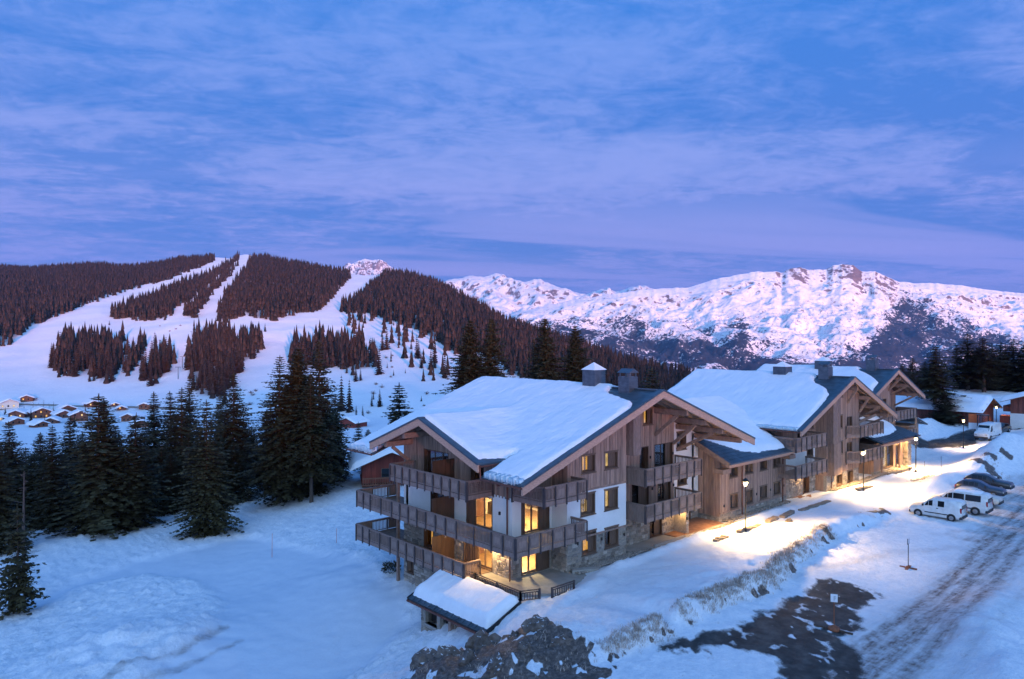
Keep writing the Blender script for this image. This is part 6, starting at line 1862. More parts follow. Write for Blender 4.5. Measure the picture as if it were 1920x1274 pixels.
# ------------------------------------------------------------------ vehicles
def vehicle(name, label, st, paintm, side, screen, rear, loc, rz, wheels, wr=.33, roofsnow=False, extra=None, group=None):
    t = lthing(name, label, name.split('_')[-1] if name != 'car' else 'car', loc, rz, group)
    rings = []
    for x, zb, zs, zr, w, wr_ in st:
        half = [(w * .86, zb), (w * .98, zb + .10), (w, zb + (zs - zb) * .55), (w * .965, zs), (wr_ + (w * .965 - wr_) * .12, zr - .07), (wr_ * .82, zr)]
        rings.append([(x, y, z) for y, z in half] + [(x, -y, z) for y, z in reversed(half)])
    m = MB(); n = 12
    for r in rings: m.v += r
    for i in range(len(rings) - 1):
        for j in range(n):
            k = (j + 1) % n
            m.f.append((i * n + j, i * n + k, (i + 1) * n + k, (i + 1) * n + j)); m.m.append(0)
    m.f.append(tuple(range(n))); m.m.append(0); m.f.append(tuple((len(rings) - 1) * n + i for i in reversed(range(n)))); m.m.append(0)
    body = m.build('body', paintm, t, True)
    me = body.data
    def L(a, b, u): return tuple(a[i] + (b[i] - a[i]) * u for i in range(3))
    def pan(name_, P, off, mt, par):
        P = [Vector(p) for p in P]
        nn = (P[1] - P[0]).cross(P[2] - P[0]).normalized()
        c = sum(P, Vector()) / len(P)
        if nn.dot(c - Vector((c.x * .7, 0, .9))) < 0: nn = -nn
        g = MB(); g.prism([tuple(p + nn * .002) for p in P], tuple(nn * off)); return g.build(name_, mt, par)
    for i, j, a, b in side:                                # side windows between stations, kept off the pillars
        for s in (0, 1):
            f = lambda k, q: rings[k][q] if s == 0 else rings[k][11 - q]
            A0, A1, B0, B1 = f(i, 3), f(i, 4), f(j, 3), f(j, 4)
            lo0, lo1 = L(A0, B0, a), L(A0, B0, b); hi0, hi1 = L(A1, B1, a), L(A1, B1, b)
            pan('side_window', [L(lo0, hi0, .06), L(lo1, hi1, .06), L(lo1, hi1, .86), L(lo0, hi0, .86)], .012, M['darkglass_solid'], t)
    for nm, (i, j) in (('windscreen', screen), ('rear_window', rear)):
        a, b = rings[i], rings[j]
        lo = L(a[5], a[4], .4), L(a[6], a[7], .4); hi = L(b[5], b[4], .2), L(b[6], b[7], .2)
        if nm == 'rear_window' and i == len(rings) - 1:
            lo = L(a[3], a[4], .1), L(a[8], a[7], .1); hi = L(a[3], a[4], .85), L(a[8], a[7], .85)
            lo = tuple((q[0] - .01, q[1] * .86, q[2]) for q in lo); hi = tuple((q[0] - .01, q[1] * .9, q[2]) for q in hi)
        pan(nm, [L(lo[0], hi[0], .06), L(lo[1], hi[1], .06), L(lo[1], hi[1], .92), L(lo[0], hi[0], .92)], .012, M['darkglass_solid'], t)
    W = max(s[4] for s in st)
    for x in wheels:
        for sy in (-1, 1):
            g = MB(); c = (x, sy * (W - .10), wr)
            g.tube((x, sy * (W - .22), wr), (x, sy * (W + .02), wr), wr, wr, 18); w = g.build('wheel', M['tyre'], t)
            g = MB(); g.tube((x, sy * (W + .021), wr), (x, sy * (W + .035), wr), wr * .62, wr * .5, 12)
            g.build('rim', M['rim'], w)
            g = MB(); k0 = 14
            g.tube((x, sy * (W - .3), wr + .02), (x, sy * (W + .006), wr + .02), wr * 1.16, wr * 1.16, 18); g.build('wheel_arch', M['plastic'], t)
    f0, r0 = st[0], st[-1]
    g = MB(); g.box(f0[0] - .18, f0[0] + .05, -f0[4] * 1.02, f0[4] * 1.02, f0[1] - .08, f0[1] + .16); g.build('bumper', M['plastic'], t)
    g = MB(); g.box(r0[0] - .05, r0[0] + .16, -r0[4] * 1.02, r0[4] * 1.02, r0[1] - .08, r0[1] + .16); g.build('bumper', M['plastic'], t)
    s1 = st[1]
    for sy in (-1, 1):
        g = MB(); y = sy * s1[4] * .72
        g.box(f0[0] - .16, f0[0] + .012, min(y - .14, y + .14), max(y - .14, y + .14), f0[2] - .16, f0[2] + .01); g.build('headlight', M['lens'], t)
        tl = MB(); y = sy * r0[4] * .93; h = r0[3] - r0[2]
        tl.box(r0[0] - .02, r0[0] + .10, min(y - .07, y + .07), max(y - .07, y + .07), r0[2] - .22, r0[2] + max(.06, h * .35)); tl.build('tail_light', M['redlens'], t)
        mi = MB(); k = screen[0]; y = sy * (st[k][4] + .10)
        mi.box(st[k][0] - .28, st[k][0] - .16, y - .09, y + .09, st[k][2] + .02, st[k][2] + .2); mi.build('mirror', M['plastic'], t)
        rb = MB(); rb.box(st[-2][0] + .5, st[2][0] - .35, min(sy * (W + .001), sy * (W + .018)), max(sy * (W + .001), sy * (W + .018)), st[3][1] + .30, st[3][1] + .38); rb.build('rub_strip', M['plastic'], t)
        hd = MB(); hx = (st[3][0] + st[4][0]) / 2 - .55
        hd.box(hx - .08, hx + .08, min(sy * W * .985, sy * (W + .03)), max(sy * W * .985, sy * (W + .03)), st[3][2] - .16, st[3][2] - .10); hd.build('door_handle', M['plastic'], t)
    g = MB(); g.box(r0[0] - .012, r0[0] + .05, -.26, .26, r0[1] + .24, r0[1] + .35); g.build('number_plate', M['signwhite'], t)
    if roofsnow:
        i0 = roofsnow[0]; i1 = roofsnow[1]
        P = [(st[i1][0] + .1, -st[i1][5] * .8), (st[i0][0] - .1, -st[i0][5] * .8), (st[i0][0] - .1, st[i0][5] * .8), (st[i1][0] + .1, st[i1][5] * .8)]
        zr = st[i1][3]
        o = snow_field(None, lambda X, Y: zr - .01 + 0 * X, P, T=.07, r=.12, step=.08, edge=.12, name='roof_snow')
        o.parent = t
    return t
M['lens'] = plain('headlight_lens', (.5, .5, .48), .15, .2, var=.05, bmp=0)
M['redlens'] = plain('tail_light_lens', (.35, .02, .02), .2, var=.1, bmp=0)
def solidglass():
    m, t, b = mat('car_glass')
    b.inputs['Base Color'].default_value = (.012, .016, .02, 1); b.inputs['Roughness'].default_value = .06
    return m
M['darkglass_solid'] = solidglass()
VAN = [(2.1, .36, .74, .78, .76, .62), (1.98, .26, .93, .97, .86, .70), (1.15, .2, 1.06, 1.12, .9, .76), (.50, .2, 1.12, 1.70, .91, .72), (.15, .2, 1.12, 1.81, .91, .74), (-1.7, .2, 1.12, 1.84, .91, .75), (-2.03, .25, 1.1, 1.78, .9, .73), (-2.12, .35, 1.05, 1.66, .87, .70)]
BUS = [(2.45, .36, .80, .84, .82, .66), (2.3, .28, 1.0, 1.05, .92, .74), (1.5, .22, 1.14, 1.2, .95, .80), (.75, .22, 1.18, 1.82, .96, .76), (.35, .22, 1.18, 1.93, .96, .78), (-2.0, .22, 1.18, 1.95, .96, .79), (-2.35, .26, 1.15, 1.90, .95, .77), (-2.45, .36, 1.1, 1.76, .92, .74)]
HATCH = [(2.1, .35, .66, .69, .74, .62), (1.93, .25, .82, .86, .85, .70), (.85, .2, .93, .97, .88, .74), (.0, .2, .95, 1.39, .88, .64), (-.35, .2, .95, 1.46, .88, .65), (-1.35, .2, .95, 1.43, .88, .65), (-1.95, .28, .94, 1.06, .85, .66), (-2.08, .36, .82, .86, .80, .66)]
BIG = [(2.75, .42, .95, 1.0, .9, .76), (2.6, .32, 1.15, 1.2, .98, .86), (2.05, .27, 1.32, 1.38, 1.0, .88), (1.25, .27, 1.38, 2.28, 1.02, .86), (.9, .27, 1.38, 2.42, 1.02, .88), (-2.5, .27, 1.38, 2.46, 1.02, .90), (-2.72, .35, 1.3, 2.42, 1.0, .88), (-2.76, .42, 1.25, 2.3, .98, .86)]
R90 = math.radians(90)
vehicle('van', 'small white two-seat van parked at the near end of the row', VAN, M['carwhite'], [(2, 3, .55, .97), (3, 4, .05, .95), (4, 5, .22, .50)], (2, 3), (7, 7), (72.85, 22.85, gz(72.85, 22.8)), R90 + .02, (1.35, -1.35), .31)
vehicle('minibus', 'white minibus with long dark side windows parked behind the small white van', BUS, M['carwhite'], [(2, 3, .55, .97), (3, 4, .05, .95), (4, 5, .02, .40), (4, 5, .44, .97)], (2, 3), (7, 7), (76.6, 22.15, gz(76.6, 22.2)), R90 + .02, (1.55, -1.5), .34, roofsnow=(4, 5))
vehicle('car', 'off white car with its nose to the wet brown track', HATCH, M['carbeige'], [(3, 4, .1, .95), (4, 5, .05, .48), (4, 5, .53, .97)], (2, 3), (6, 5), (81.0, 22.0, gz(81, 22)), -R90 + .03, (1.3, -1.28), .31, group='cars parked nose out in the row')
vehicle('car', 'dark blue car parked between the off white car and the black car', HATCH, M['carblue'], [(3, 4, .1, .95), (4, 5, .05, .48), (4, 5, .53, .97)], (2, 3), (6, 5), (84.6, 22.6, gz(84.6, 22.6)), -R90 + .05, (1.3, -1.28), .31, group='cars parked nose out in the row')
vehicle('car', 'black car at the far end of the parked row against the snow heap', HATCH, M['carblack'], [(3, 4, .1, .95), (4, 5, .05, .48), (4, 5, .53, .97)], (2, 3), (6, 5), (88.2, 22.8, gz(88.2, 22.9)), -R90 + .02, (1.3, -1.28), .31, group='cars parked nose out in the row')
vehicle('delivery_van', 'tall white delivery van with a large windscreen behind the snow heap', BIG, M['carwhite'], [(2, 3, .5, .97), (3, 4, .05, .95)], (2, 3), (7, 7), (128.0, 33.2, gz(128, 33.2)), math.radians(176), (1.75, -1.65), .36)
vehicle('car', 'dark car partly hidden behind the tall delivery van', HATCH, M['carblack'], [(3, 4, .1, .95), (4, 5, .05, .48), (4, 5, .53, .97)], (2, 3), (6, 5), (135.8, 33.6, gz(135.8, 33.6)), math.radians(170), (1.3, -1.28), .31)

# ------------------------------------------------------------------ signs, stakes, timber edging, rocks
def sign(x, y, label, h, base, plate, rz):
    t = lthing('parking_sign', label, 'sign', (x, y, gz(x, y) - .03), rz, 'portable signs in the car park')
    m = MB(); m.tube((0, 0, .05), (0, 0, h), .03, .03, 8); m.build('post', M['rust'] if plate else M['black'], t)
    if base == 'wheel':
        m = MB(); m.lathe([(.0, .0), (.30, .0), (.33, .06), (.30, .16), (.16, .20), (.12, .26), (0, .27)], 14); m.build('base', M['rust'], t)
        m = MB(); m.beam((-1.0, .35, .06), (.9, -.42, .06), .10, .08); m.build('pole', M['bark'], t)
    else:
        for a in (0.2, 1.8, 3.3, 4.9):
            m = MB(); m.beam((0, 0, .05), (.55 * math.cos(a), .55 * math.sin(a), .05), .16, .08); m.build('foot', M['rust'], t)
        m = MB(); m.lathe([(.16, .0), (.14, .14), (.04, .2)], 10); m.build('base', M['rust'], t)
    if plate:
        m = MB(); m.box(-.18, .18, -.05, -.035, h - .42, h + .02); p = m.build('plate', M['signwhite'], t)
        m = MB(); m.box(-.03, .03, -.054, -.0505, h - .34, h - .08); m.box(.03, .09, -.054, -.0505, h - .14, h - .08); m.box(.03, .09, -.054, -.0505, h - .25, h - .20); m.box(.075, .105, -.054, -.0505, h - .2, h - .14)
        m.build('mark', M['signgrey'], p)
    else:
        m = MB(); m.box(-.16, .16, -.02, -.008, h - .02, h + .36); m.build('plate', M['plexi'], t)
        m = MB(); m.box(-.17, -.14, -.03, .0, h - .04, h + .38); m.build('plate_edge', M['black'], t)
    return t
M['signgrey'] = plain('faded_sign_print', (.42, .45, .50), .6, var=.1, bmp=0)
M['plexi'] = glassmat('clear_plastic', (.86, .88, .92), 0.05, .1)
_cs = math.atan2(17.78, 40.12)
sign(40.12, 17.78, 'sign with white plate on a rusty round foot in the bare wet patch', 2.0, 'wheel', True, math.radians(-60))
sign(54.96, 19.11, 'bare signpost with a clear plate on a red-brown cross foot on the snow', 1.75, 'cross', False, math.radians(-5))

def stake(px, py, z, h, label, m='orange', lean=.05):
    p = onZ(px, py, z)
    g = MB(); g.tube((0, 0, -.2), (lean, 0, h), .022, .018, 6)
    o = g.build('snow_stake', M[m]); o.location = (p[0], p[1], gz(p[0], p[1]))
    tag(o, label, 'stake', 'thin snow stakes')
stake(1733, 908, .6, 1.9, 'thin brown stake standing in lamplit snow above the parked vans', 'log', .08)
stake(1765, 905, .6, 1.9, 'thin dark stake at the scrub beside the far parked cars', 'bark', -.06)
stake(510, 1045, -4.7, 2.1, 'tall slender stake on the valley-side snow by the groomed bend', 'orange', .02)
stake(631, 1030, -4.5, 1.5, 'shorter slender stake on rough snow near the chalet corner', 'orange', .02)

def log_edge(p0, p1, label, n=7, seed=0, h=.3):
    r = random.Random(seed)
    a = np.array(p0, float); b = np.array(p1, float); mid = (a + b) / 2
    t = lthing('log_edging', label, 'edging', (mid[0], mid[1], gz(*mid)), 0, 'timber and stone edgings along the path')
    for i in range(n):
        c = a + (b - a) * (i + .5) / n - mid
        d = (b - a) / np.linalg.norm(b - a); q = np.array([-d[1], d[0]])
        m = MB(); w = .30 + r.uniform(-.05, .08)
        s = np.linalg.norm(b - a) / n * .48
        z = .06 + r.uniform(0, .05)
        P0 = c - d * s; P1 = c + d * s
        m.beam((*(P0 + q * r.uniform(-.05, .05)), z), (*(P1 + q * r.uniform(-.05, .05)), z + r.uniform(-.03, .03)), w * 1.4, h)
        m.build('block', M['log'], t)
    return t
def e(px, py): return onZ(px, py, .35)[:2]
log_edge(e(1662, 898), e(1706, 884), 'long flat timber edging in the snow between the two farther lamps', 9, 1)
log_edge(e(1606, 921), e(1634, 914), 'short run of edging stones at the foot of the second lamp', 5, 2, .24)
log_edge(e(1384, 1001), e(1425, 989), 'dark edging stones at the foot of the nearest lamp', 6, 3, .24)
log_edge(e(1340, 1018), e(1362, 1010), 'small crumbly row of stones before the wing corner', 4, 4, .2)
log_edge(e(1440, 985), e(1456, 976), 'pair of dark stones on the verge under the wing', 2, 5, .28)
log_edge(e(1466, 975), e(1486, 964), 'three dark stones farther along the verge under the wing', 3, 6, .28)
log_edge(e(1500, 960), e(1555, 942), 'ragged line of edging stones curving to the middle chalet door', 9, 7, .22)

def rock(x, y, s, label, seed, mt='rock', sink=.3, group='rocks on the broken bank'):
    r = np.random.RandomState(seed)
    bm = bmesh.new(); bmesh.ops.create_icosphere(bm, subdivisions=3, radius=1.0)
    off = r.rand(3) * 50
    for v in bm.verts:
        p = np.array(v.co)
        n = fbm(p[0] * 1.1 + off[0], p[1] * 1.1 + p[2] * .9 + off[1], 4, .55)
        n2 = np.abs(pnoise(p[0] * 2.3 + off[2], p[2] * 2.3 + p[1]))
        k = 1 + .75 * float(n) - .55 * float(n2)
        v.co = Vector(p * k)
    me = bpy.data.meshes.new('rock'); bm.to_mesh(me); bm.free(); me.materials.append(M[mt])
    s *= r.uniform(.75, 1.15); sink += .12
    o = put('rock', me); o.scale = (s * r.uniform(1, 1.4), s * r.uniform(.7, 1.1), s * r.uniform(.65, .95)); o.rotation_euler = (r.uniform(-.3, .3), r.uniform(-.3, .3), r.uniform(0, 6))
    o.location = (x, y, gz(x, y) + s * (.4 - sink)); tag(o, label, 'rock', group)
    return o
def rk(px, py, z, s, label, seed, **k):
    p = onZ(px, py, z); return rock(p[0], p[1], s, label, seed, **k)
rk(700, 1262, -2.4, 1.15, 'rounded grass-covered boulder alone at the bottom edge', 1)
rk(803, 1226, -1.7, 1.0, 'tall grey boulder at the left end of the broken bank', 2)
rk(846, 1214, -1.3, .7, 'brown rock just right of the tall grey boulder', 3)
rk(906, 1196, -.9, .85, 'pointed rock under the right corner of the hut roof', 4)
rk(880, 1225, -.8, .6, 'low rock in the middle of the dark bank', 5)
rk(966, 1206, -.5, .55, 'flat rock with snow beside it right of the hut roof', 6)
rk(1008, 1202, -.4, .6, 'rock at the crest of the bank below the snowfield', 7)
rk(1050, 1228, -.3, .6, 'rock near the right end of the dark bank', 8)
rk(985, 1245, -.5, .5, 'small rock between two snow patches on the bank', 9)
rk(930, 1258, -.5, .6, 'dark rock at the bottom of the bank', 10)
rk(820, 1262, -1.0, .6, 'low dark rock at the lower left of the bank', 11)
rk(1480, 985, .4, .35, 'small stone by the lamplit verge', 12); rk(1543, 1008, .5, .3, 'stone showing through snow near the bank end', 13)

# dry grass along the bank and on the broken ground: nobody could count the blades
def grass():
    r = np.random.RandomState(4)
    V = []; F = []
    def tuft(x, y, n, h, sp):
        z = gz_arr
        for i in range(n):
            pass
    xs = r.uniform(28.2, 58, 2600); ys = bank_y(xs) + r.normal(-.22, .32, 2600)
    nz = fbm(xs * .55, ys * .55, 4, .6)
    k = (nz > -.42) & (np.abs(xs - 33.4) > .8) & (r.rand(len(xs)) < np.where(xs > 52, .5, 1))
    xs, ys = xs[k], ys[k]
    P = [onZ(px, py, -.9)[:2] for px, py in zip(r.uniform(640, 1140, 420), r.uniform(1180, 1290, 420))]
    P = np.array(P)
    dp = np.array([onZ(*q)[:2] for q in DIRT])
    P = P[poly_sd(P[:, 0], P[:, 1], dp) > .1]
    S = [np.array([onZ(px + r.normal(0, 10), py + r.normal(0, 4), .5)[:2]]) for px, py in ((1735, 902), (1728, 906), (1745, 898), (1720, 905), (1850, 890), (1862, 886), (1875, 898), (1640, 965)) for _ in range(26)]
    S = np.concatenate(S)
    X = np.concatenate([xs, P[:, 0], S[:, 0]]); Y = np.concatenate([ys, P[:, 1], S[:, 1]])
    Z = zg(X, Y, True)
    nb = 7
    n = len(X) * nb
    bx = np.repeat(X, nb) + r.normal(0, .09, n); by = np.repeat(Y, nb) + r.normal(0, .09, n); bz = np.repeat(Z, nb) - .04
    h = r.uniform(.08, .27, n); a = r.uniform(0, 2 * np.pi, n); ln = r.uniform(.05, .24, n); w = r.uniform(.006, .015, n)
    px, py = np.cos(a), np.sin(a); qx, qy = -py, px
    A = np.stack([bx - qx * w, by - qy * w, bz], -1); B = np.stack([bx + qx * w, by + qy * w, bz], -1)
    Cc = np.stack([bx + px * ln * .4 + qx * w * .7, by + py * ln * .4 + qy * w * .7, bz + h * .65], -1); Dd = np.stack([bx + px * ln * .4 - qx * w * .7, by + py * ln * .4 - qy * w * .7, bz + h * .65], -1)
    E_ = np.stack([bx + px * ln + qx * w * .2, by + py * ln + qy * w * .2, bz + h * .8], -1); G = np.stack([bx + px * ln - qx * w * .2, by + py * ln - qy * w * .2, bz + h * .8], -1)
    V = np.stack([A, B, Cc, Dd, E_, G], 1).reshape(-1, 3)
    i = np.arange(n)[:, None] * 6
    F = np.concatenate([i + np.array([[0, 1, 2, 3]]), i + np.array([[3, 2, 4, 5]])])
    o = put('dry_grass', np_mesh('dry_grass', V, F, M['drygrass'])); tag(o, kind='stuff')
grass()

# drainage gravel along the foot of the walls
def gravel():
    r = np.random.RandomState(9)
    pts = []
    for (x0, x1, y0, y1, n) in ((36.5, 44.5, 33.55, 34.45, 1700), (56.2, 67.6, 34.1, 34.75, 700), (75.5, 88.5, 32.9, 33.95, 1700), (88, 96, 33.4, 34.15, 500), (50.5, 56.2, 33.3, 34.0, 300)):
        pts.append(np.stack([r.uniform(x0, x1, n), r.uniform(y0, y1, n)], -1))
    P = np.concatenate(pts)
    Z = np.maximum(zg(P[:, 0], P[:, 1], True), .0) + .11
    Z = np.maximum(Z, .28 + 0 * Z) if False else Z
    s = r.uniform(.05, .13, len(P))
    base = np.array([(1, 0, 0), (0, 1, 0), (-1, 0, 0), (0, -1, 0), (.2, .1, .7), (0, 0, -.6)], float)
    n = len(P)
    V = base[None] * s[:, None, None] * r.uniform(.7, 1.3, (n, 6, 1)) + np.concatenate([P, Z[:, None]], 1)[:, None]
    F = np.array([(0, 1, 4), (1, 2, 4), (2, 3, 4), (3, 0, 4), (1, 0, 5), (2, 1, 5), (3, 2, 5), (0, 3, 5)])
    F = (np.arange(n)[:, None, None] * 6 + F[None]).reshape(-1, 3)
    o = put('gravel', np_mesh('gravel', V.reshape(-1, 3), F, M['stone'])); tag(o, kind='stuff')
gravel()

# ------------------------------------------------------------------ other houses
def simple_house(name, label, cat, x, y, z, rz, w, d, h, wallm, pitch=.4, over=.8, snow=.5, wins=(), lit=None, group=None, base=None, baseh=0, detail=True):
    """house with its ridge along local y, gables on local -y and +y"""
    t = thing(name, label, cat, (x, y, z), rz, group)
    hw = w / 2; hd = d / 2
    zf = lambda X, Y: h + hw * pitch - np.abs(np.asarray(X, float)) * pitch + 0 * np.asarray(Y, float)
    z1 = lambda X, Y: float(zf(X, Y))
    def add(m, nm, mt, par=None, kind=None, smooth=False):
        o = m.build(nm, mt, None, smooth); o.parent = par or t
        if kind: tag(o, kind=kind)
        return o
    F = {'S': Face('S', -hd), 'N': Face('N', hd), 'W': Face('W', -hw), 'E': Face('E', hw)}
    m = MB()
    wall(m, F['S'], -hw, hw, baseh, lambda s: z1(s, 0) - .12, extra=(0,)); wall(m, F['N'], -hw, hw, baseh, lambda s: z1(s, 0) - .12, extra=(0,)); wall(m, F['W'], -hd + .3, hd - .3, baseh, h - .1); wall(m, F['E'], -hd + .3, hd - .3, baseh, h - .1)
    wl = add(m, 'wall', wallm)
    if detail:
        m = MB(); 
        boards(m, F['S'], -hw, hw, baseh, lambda s: z1(s, 0) - .14, (), .24); boards(m, F['W'], -hd, hd, baseh, h - .12, (), .24)
        add(m, 'cladding', wallm, None, 'stuff')
    if baseh:
        m = MB(); m.box(-hw - .05, hw + .05, -hd - .05, hd + .05, -3, baseh); add(m, 'base', base)
    o = over
    m = MB(); plane_patch(m, [(-hw - o, -hd - o), (0, -hd - o), (0, hd + o), (-hw - o, hd + o)], z1, .16); plane_patch(m, [(0, -hd - o), (hw + o, -hd - o), (hw + o, hd + o), (0, hd + o)], z1, .16)
    r = add(m, 'roof', M['soffit'])
    for sx in (-1, 1):
        m = MB(); m.hexa([(0, -hd - o - .08, z1(0, 0) - .24), (sx * (hw + o), -hd - o - .08, z1(hw + o, 0) - .24), (sx * (hw + o), -hd - o - .01, z1(hw + o, 0) - .24), (0, -hd - o - .01, z1(0, 0) - .24)],
                         [(0, -hd - o - .08, z1(0, 0) + .03), (sx * (hw + o), -hd - o - .08, z1(hw + o, 0) + .03), (sx * (hw + o), -hd - o - .01, z1(hw + o, 0) + .03), (0, -hd - o - .01, z1(0, 0) + .03)])
        add(m, 'rake_board', M['beam'], r)
    if snow:
        s = snow_field(None, zf, [(-hw - o, -hd - o), (hw + o, -hd - o), (hw + o, hd + o), (-hw - o, hd + o)], T=snow, r=.5, step=.35 if w > 7 else .4, edge=.12, seed=x * .1)
        s.parent = r
    for f, s0, s1, a, b, l in wins:
        m = MB(); fbox(m, F[f], s0, s1, a, b, .03, .07); w_ = add(m, 'window', M['reveal'])
        m = MB(); fbox(m, F[f], s0 + .08, s1 - .08, a + .08, b - .08, .071, .085); add(m, 'pane', M[l] if l else M['darkglass_solid'], w_)
    return t

# red chalet glimpsed behind the corner balconies
p = onZ(705, 905, -2.2)
rc = simple_house('red_chalet', 'small red timber chalet with snowy roof glimpsed behind the corner balconies', 'chalet', p[0] + 2.6, p[1] + 1.2, -2.4, math.radians(-28), 7.0, 8.0, 3.2, M['redwood'], .42, 1.3, .55, [('S', -1.2, 1.2, 1.1, 2.3, None), ('W', -1, .6, .9, 2.1, None)])
m = MB(); m.box(-3.6, 3.6, -5.2, -4.05, .35, .5); 
o = m.build('balcony', M['warmwood']); o.parent = rc
m = MB(); m.box(-3.6, 3.6, -5.25, -5.15, 1.2, 1.35)
for i in range(24): m.box(-3.5 + i * .3, -3.4 + i * .3, -5.22, -5.17, .5, 1.2)
o = m.build('railing', M['warmwood']); o.parent = rc; tag(o, kind='stuff')

# brown boarded hall and the house at the right-hand edge
bh = simple_house('brown_hall', 'long brown boarded hall with a thin snow roof and a small roof vent', 'building', 145.3, 45.4, 1.1, 0, 9.6, 14.6, 3.4, M['brownwood'], .36, 1.0, .35, [])
m = MB(); m.box(-3.2, -2.3, -2.6, -1.5, 3.6, 4.75); o = m.build('roof_vent', M['zinc']); o.parent = bh
rh = simple_house('edge_house', 'brown timber house on a pale rendered base at the right edge', 'house', 151.2, 27.2, 1.2, math.radians(-90), 14, 13, 5.0, M['brownwood'], .34, 1.2, .6,
                  [('S', -1.4, 0.2, .5, 1.9, 'curtain_pale')], base=M['white'], baseh=2.5)
m = MB(); m.box(-8.2, -7.1, -6.0, -2.0, 2.7, 3.7); o = m.build('balcony', M['brownwood']); o.parent = rh
m = MB(); m.box(-8.6, -7.2, -6.4, -4.4, .3, 2.0); o = m.build('stair_box', M['redwood']); o.parent = rh

# information board and glazed shelter by the hall
q = onZ(1826, 806, 1.3)
t = thing('notice_board', 'orange and white notice board at the corner of the brown hall', 'board', (q[0], q[1], 1.2))
m = MB(); m.box(-.75, .75, -.06, .06, 1.25, 2.7); o = m.build('panel', M['orange'], None); o.parent = t
m = MB(); m.box(-.75, .75, -.07, -.0605, .1, 1.23); o = m.build('panel', M['signwhite'], None); o.parent = t
for sx in (-1, 1):
    m = MB(); m.box(sx * .82 - .05, sx * .82 + .05, -.07, .07, -.3, 2.9); o = m.build('post', M['black'], None); o.parent = t
t.rotation_euler = (0, 0, math.radians(-72))
q = onZ(1843, 809, 1.3)
t = thing('shelter', 'glazed shelter with dark frame beside the notice board', 'shelter', (q[0], q[1], 1.2), math.radians(-72))
for sx in (-.75, .75):
    for sy in (-.5, .5):
        m = MB(); m.box(sx - .05, sx + .05, sy - .05, sy + .05, -.3, 2.7); o = m.build('post', M['black'], None); o.parent = t
m = MB(); m.box(-.9, .9, -.65, .65, 2.7, 2.8); o = m.build('roof', M['black'], None); o.parent = t
m = MB(); m.box(-.69, .69, .48, .50, .2, 2.65); o = m.build('pane', M['plexi'], None); o.parent = t
m = MB(); m.box(-.03, .03, -.45, .45, .2, 2.6); o = m.build('divider', M['redwood'], None); o.parent = t

# the village down in the valley
def vh(px, py, wpx, label, rot=0, lit=None, m_='warmwood', hk=.62, dk=1.1, D=None):
    D = D or 44.2 * FP / (py - 637)
    X, Y = col(px, D); z = float(hill_z(np.array([px]), np.array([D]))[0])
    w = wpx * D / FP
    h = w * hk * .62
    wins = []
    n = max(2, int(w / 2.6))
    for k in range(n):
        a = -w / 2 + .7 + (w - 1.4) * (k + .15) / n
        wins.append(('S', a, a + .9, .9, 2.0, lit if (k % 2 == 0) else None))
        if h > 4.2: wins.append(('S', a, a + .9, 3.2, 4.3, lit if (k % 2) else None))
    simple_house('village_house', label, 'house', float(X), float(Y), z - .3, HEAD - R90 + math.atan((px - 960) / FP) * -1 + math.radians(rot), w, w * dk, h, M[m_], .42, 1.0, .55, wins, group='houses of the valley village', detail=False)
vh(14, 771, 30, 'pale lit house at the far left end of the village', 10, 'curtain_pale', 'whitecloth', .6)
vh(36, 783, 26, 'brown house with lit ground floor, second from the left end of the village', -18, 'curtain_pale')
vh(4, 790, 14, 'small lit hut at the left edge of the village', 0, 'curtain_pale', 'whitecloth')
vh(76, 783, 30, 'broad reddish-brown gabled house with one lit window', 8, 'curtain_lit', hk=.75)
vh(122, 776, 30, 'dark gabled house behind its lower twin roof', 12, None)
vh(117, 784, 26, 'lower dark house in front of the gabled twin', 12, None)
vh(148, 791, 27, 'tall reddish house with pale balcony, right of the twin roofs', 6, 'curtain_pale', hk=.9)
vh(72, 806, 22, 'lone brown house nearest among the spruces', 25, None)
vh(250, 792, 28, 'low brown house half hidden by spruce tops', -30, None)
vh(228, 773, 14, 'small orange-lit house by the valley road', 0, 'curtain_lit')
vh(216, 770, 12, 'tiny lit cabin left of the orange-lit house', 0, 'curtain_pale')
vh(28, 800, 24, 'dark house with snowed-in base below the lit hut at far left', 15, None)
vh(98, 797, 22, 'brown house below the twin roofs among spruce tips', -12, None)
vh(172, 770, 20, 'dark brown house by the valley road, just left of the broad spruce', 18, 'curtain_pale')
vh(52, 766, 20, 'small dark house at the back of the village under the bare trees', -8, 'curtain_lit')
vh(275, 772, 20, 'low wide roof by the valley road right of the broad spruce', -20, None)
vh(262, 805, 26, 'brown house showing between the second and third front spruces', 10, None)
vh(330, 790, 22, 'snow-roofed house almost hidden behind the middle spruces', 0, None)
vh(663, 806, 34, 'red gabled house beyond the tall spruce group', -38, None, 'redwood', .6)

# valley road: a dark cleared strip along the foot of the hill
def valley_road():
    xs = np.arange(-60, 420, 8.0)
    D = np.interp(xs, [-60, 0, 150, 300, 420], [455, 452, 446, 440, 436])
    z = hill_z(xs, D) + .25
    X0, Y0 = col(xs, D); X1, Y1 = col(xs, D + 3.5)
    z1_ = hill_z(xs, D + 3.5) + .25
    V = np.concatenate([np.stack([X0, Y0, z], -1), np.stack([X1, Y1, z1_], -1)]); n = len(xs)
    i = np.arange(n - 1)[:, None]
    F = np.concatenate([i, i + 1, i + n + 1, i + n], 1)
    o = put('road', np_mesh('road', V, F, M['mortar'])); tag(o, kind='structure')
valley_road()
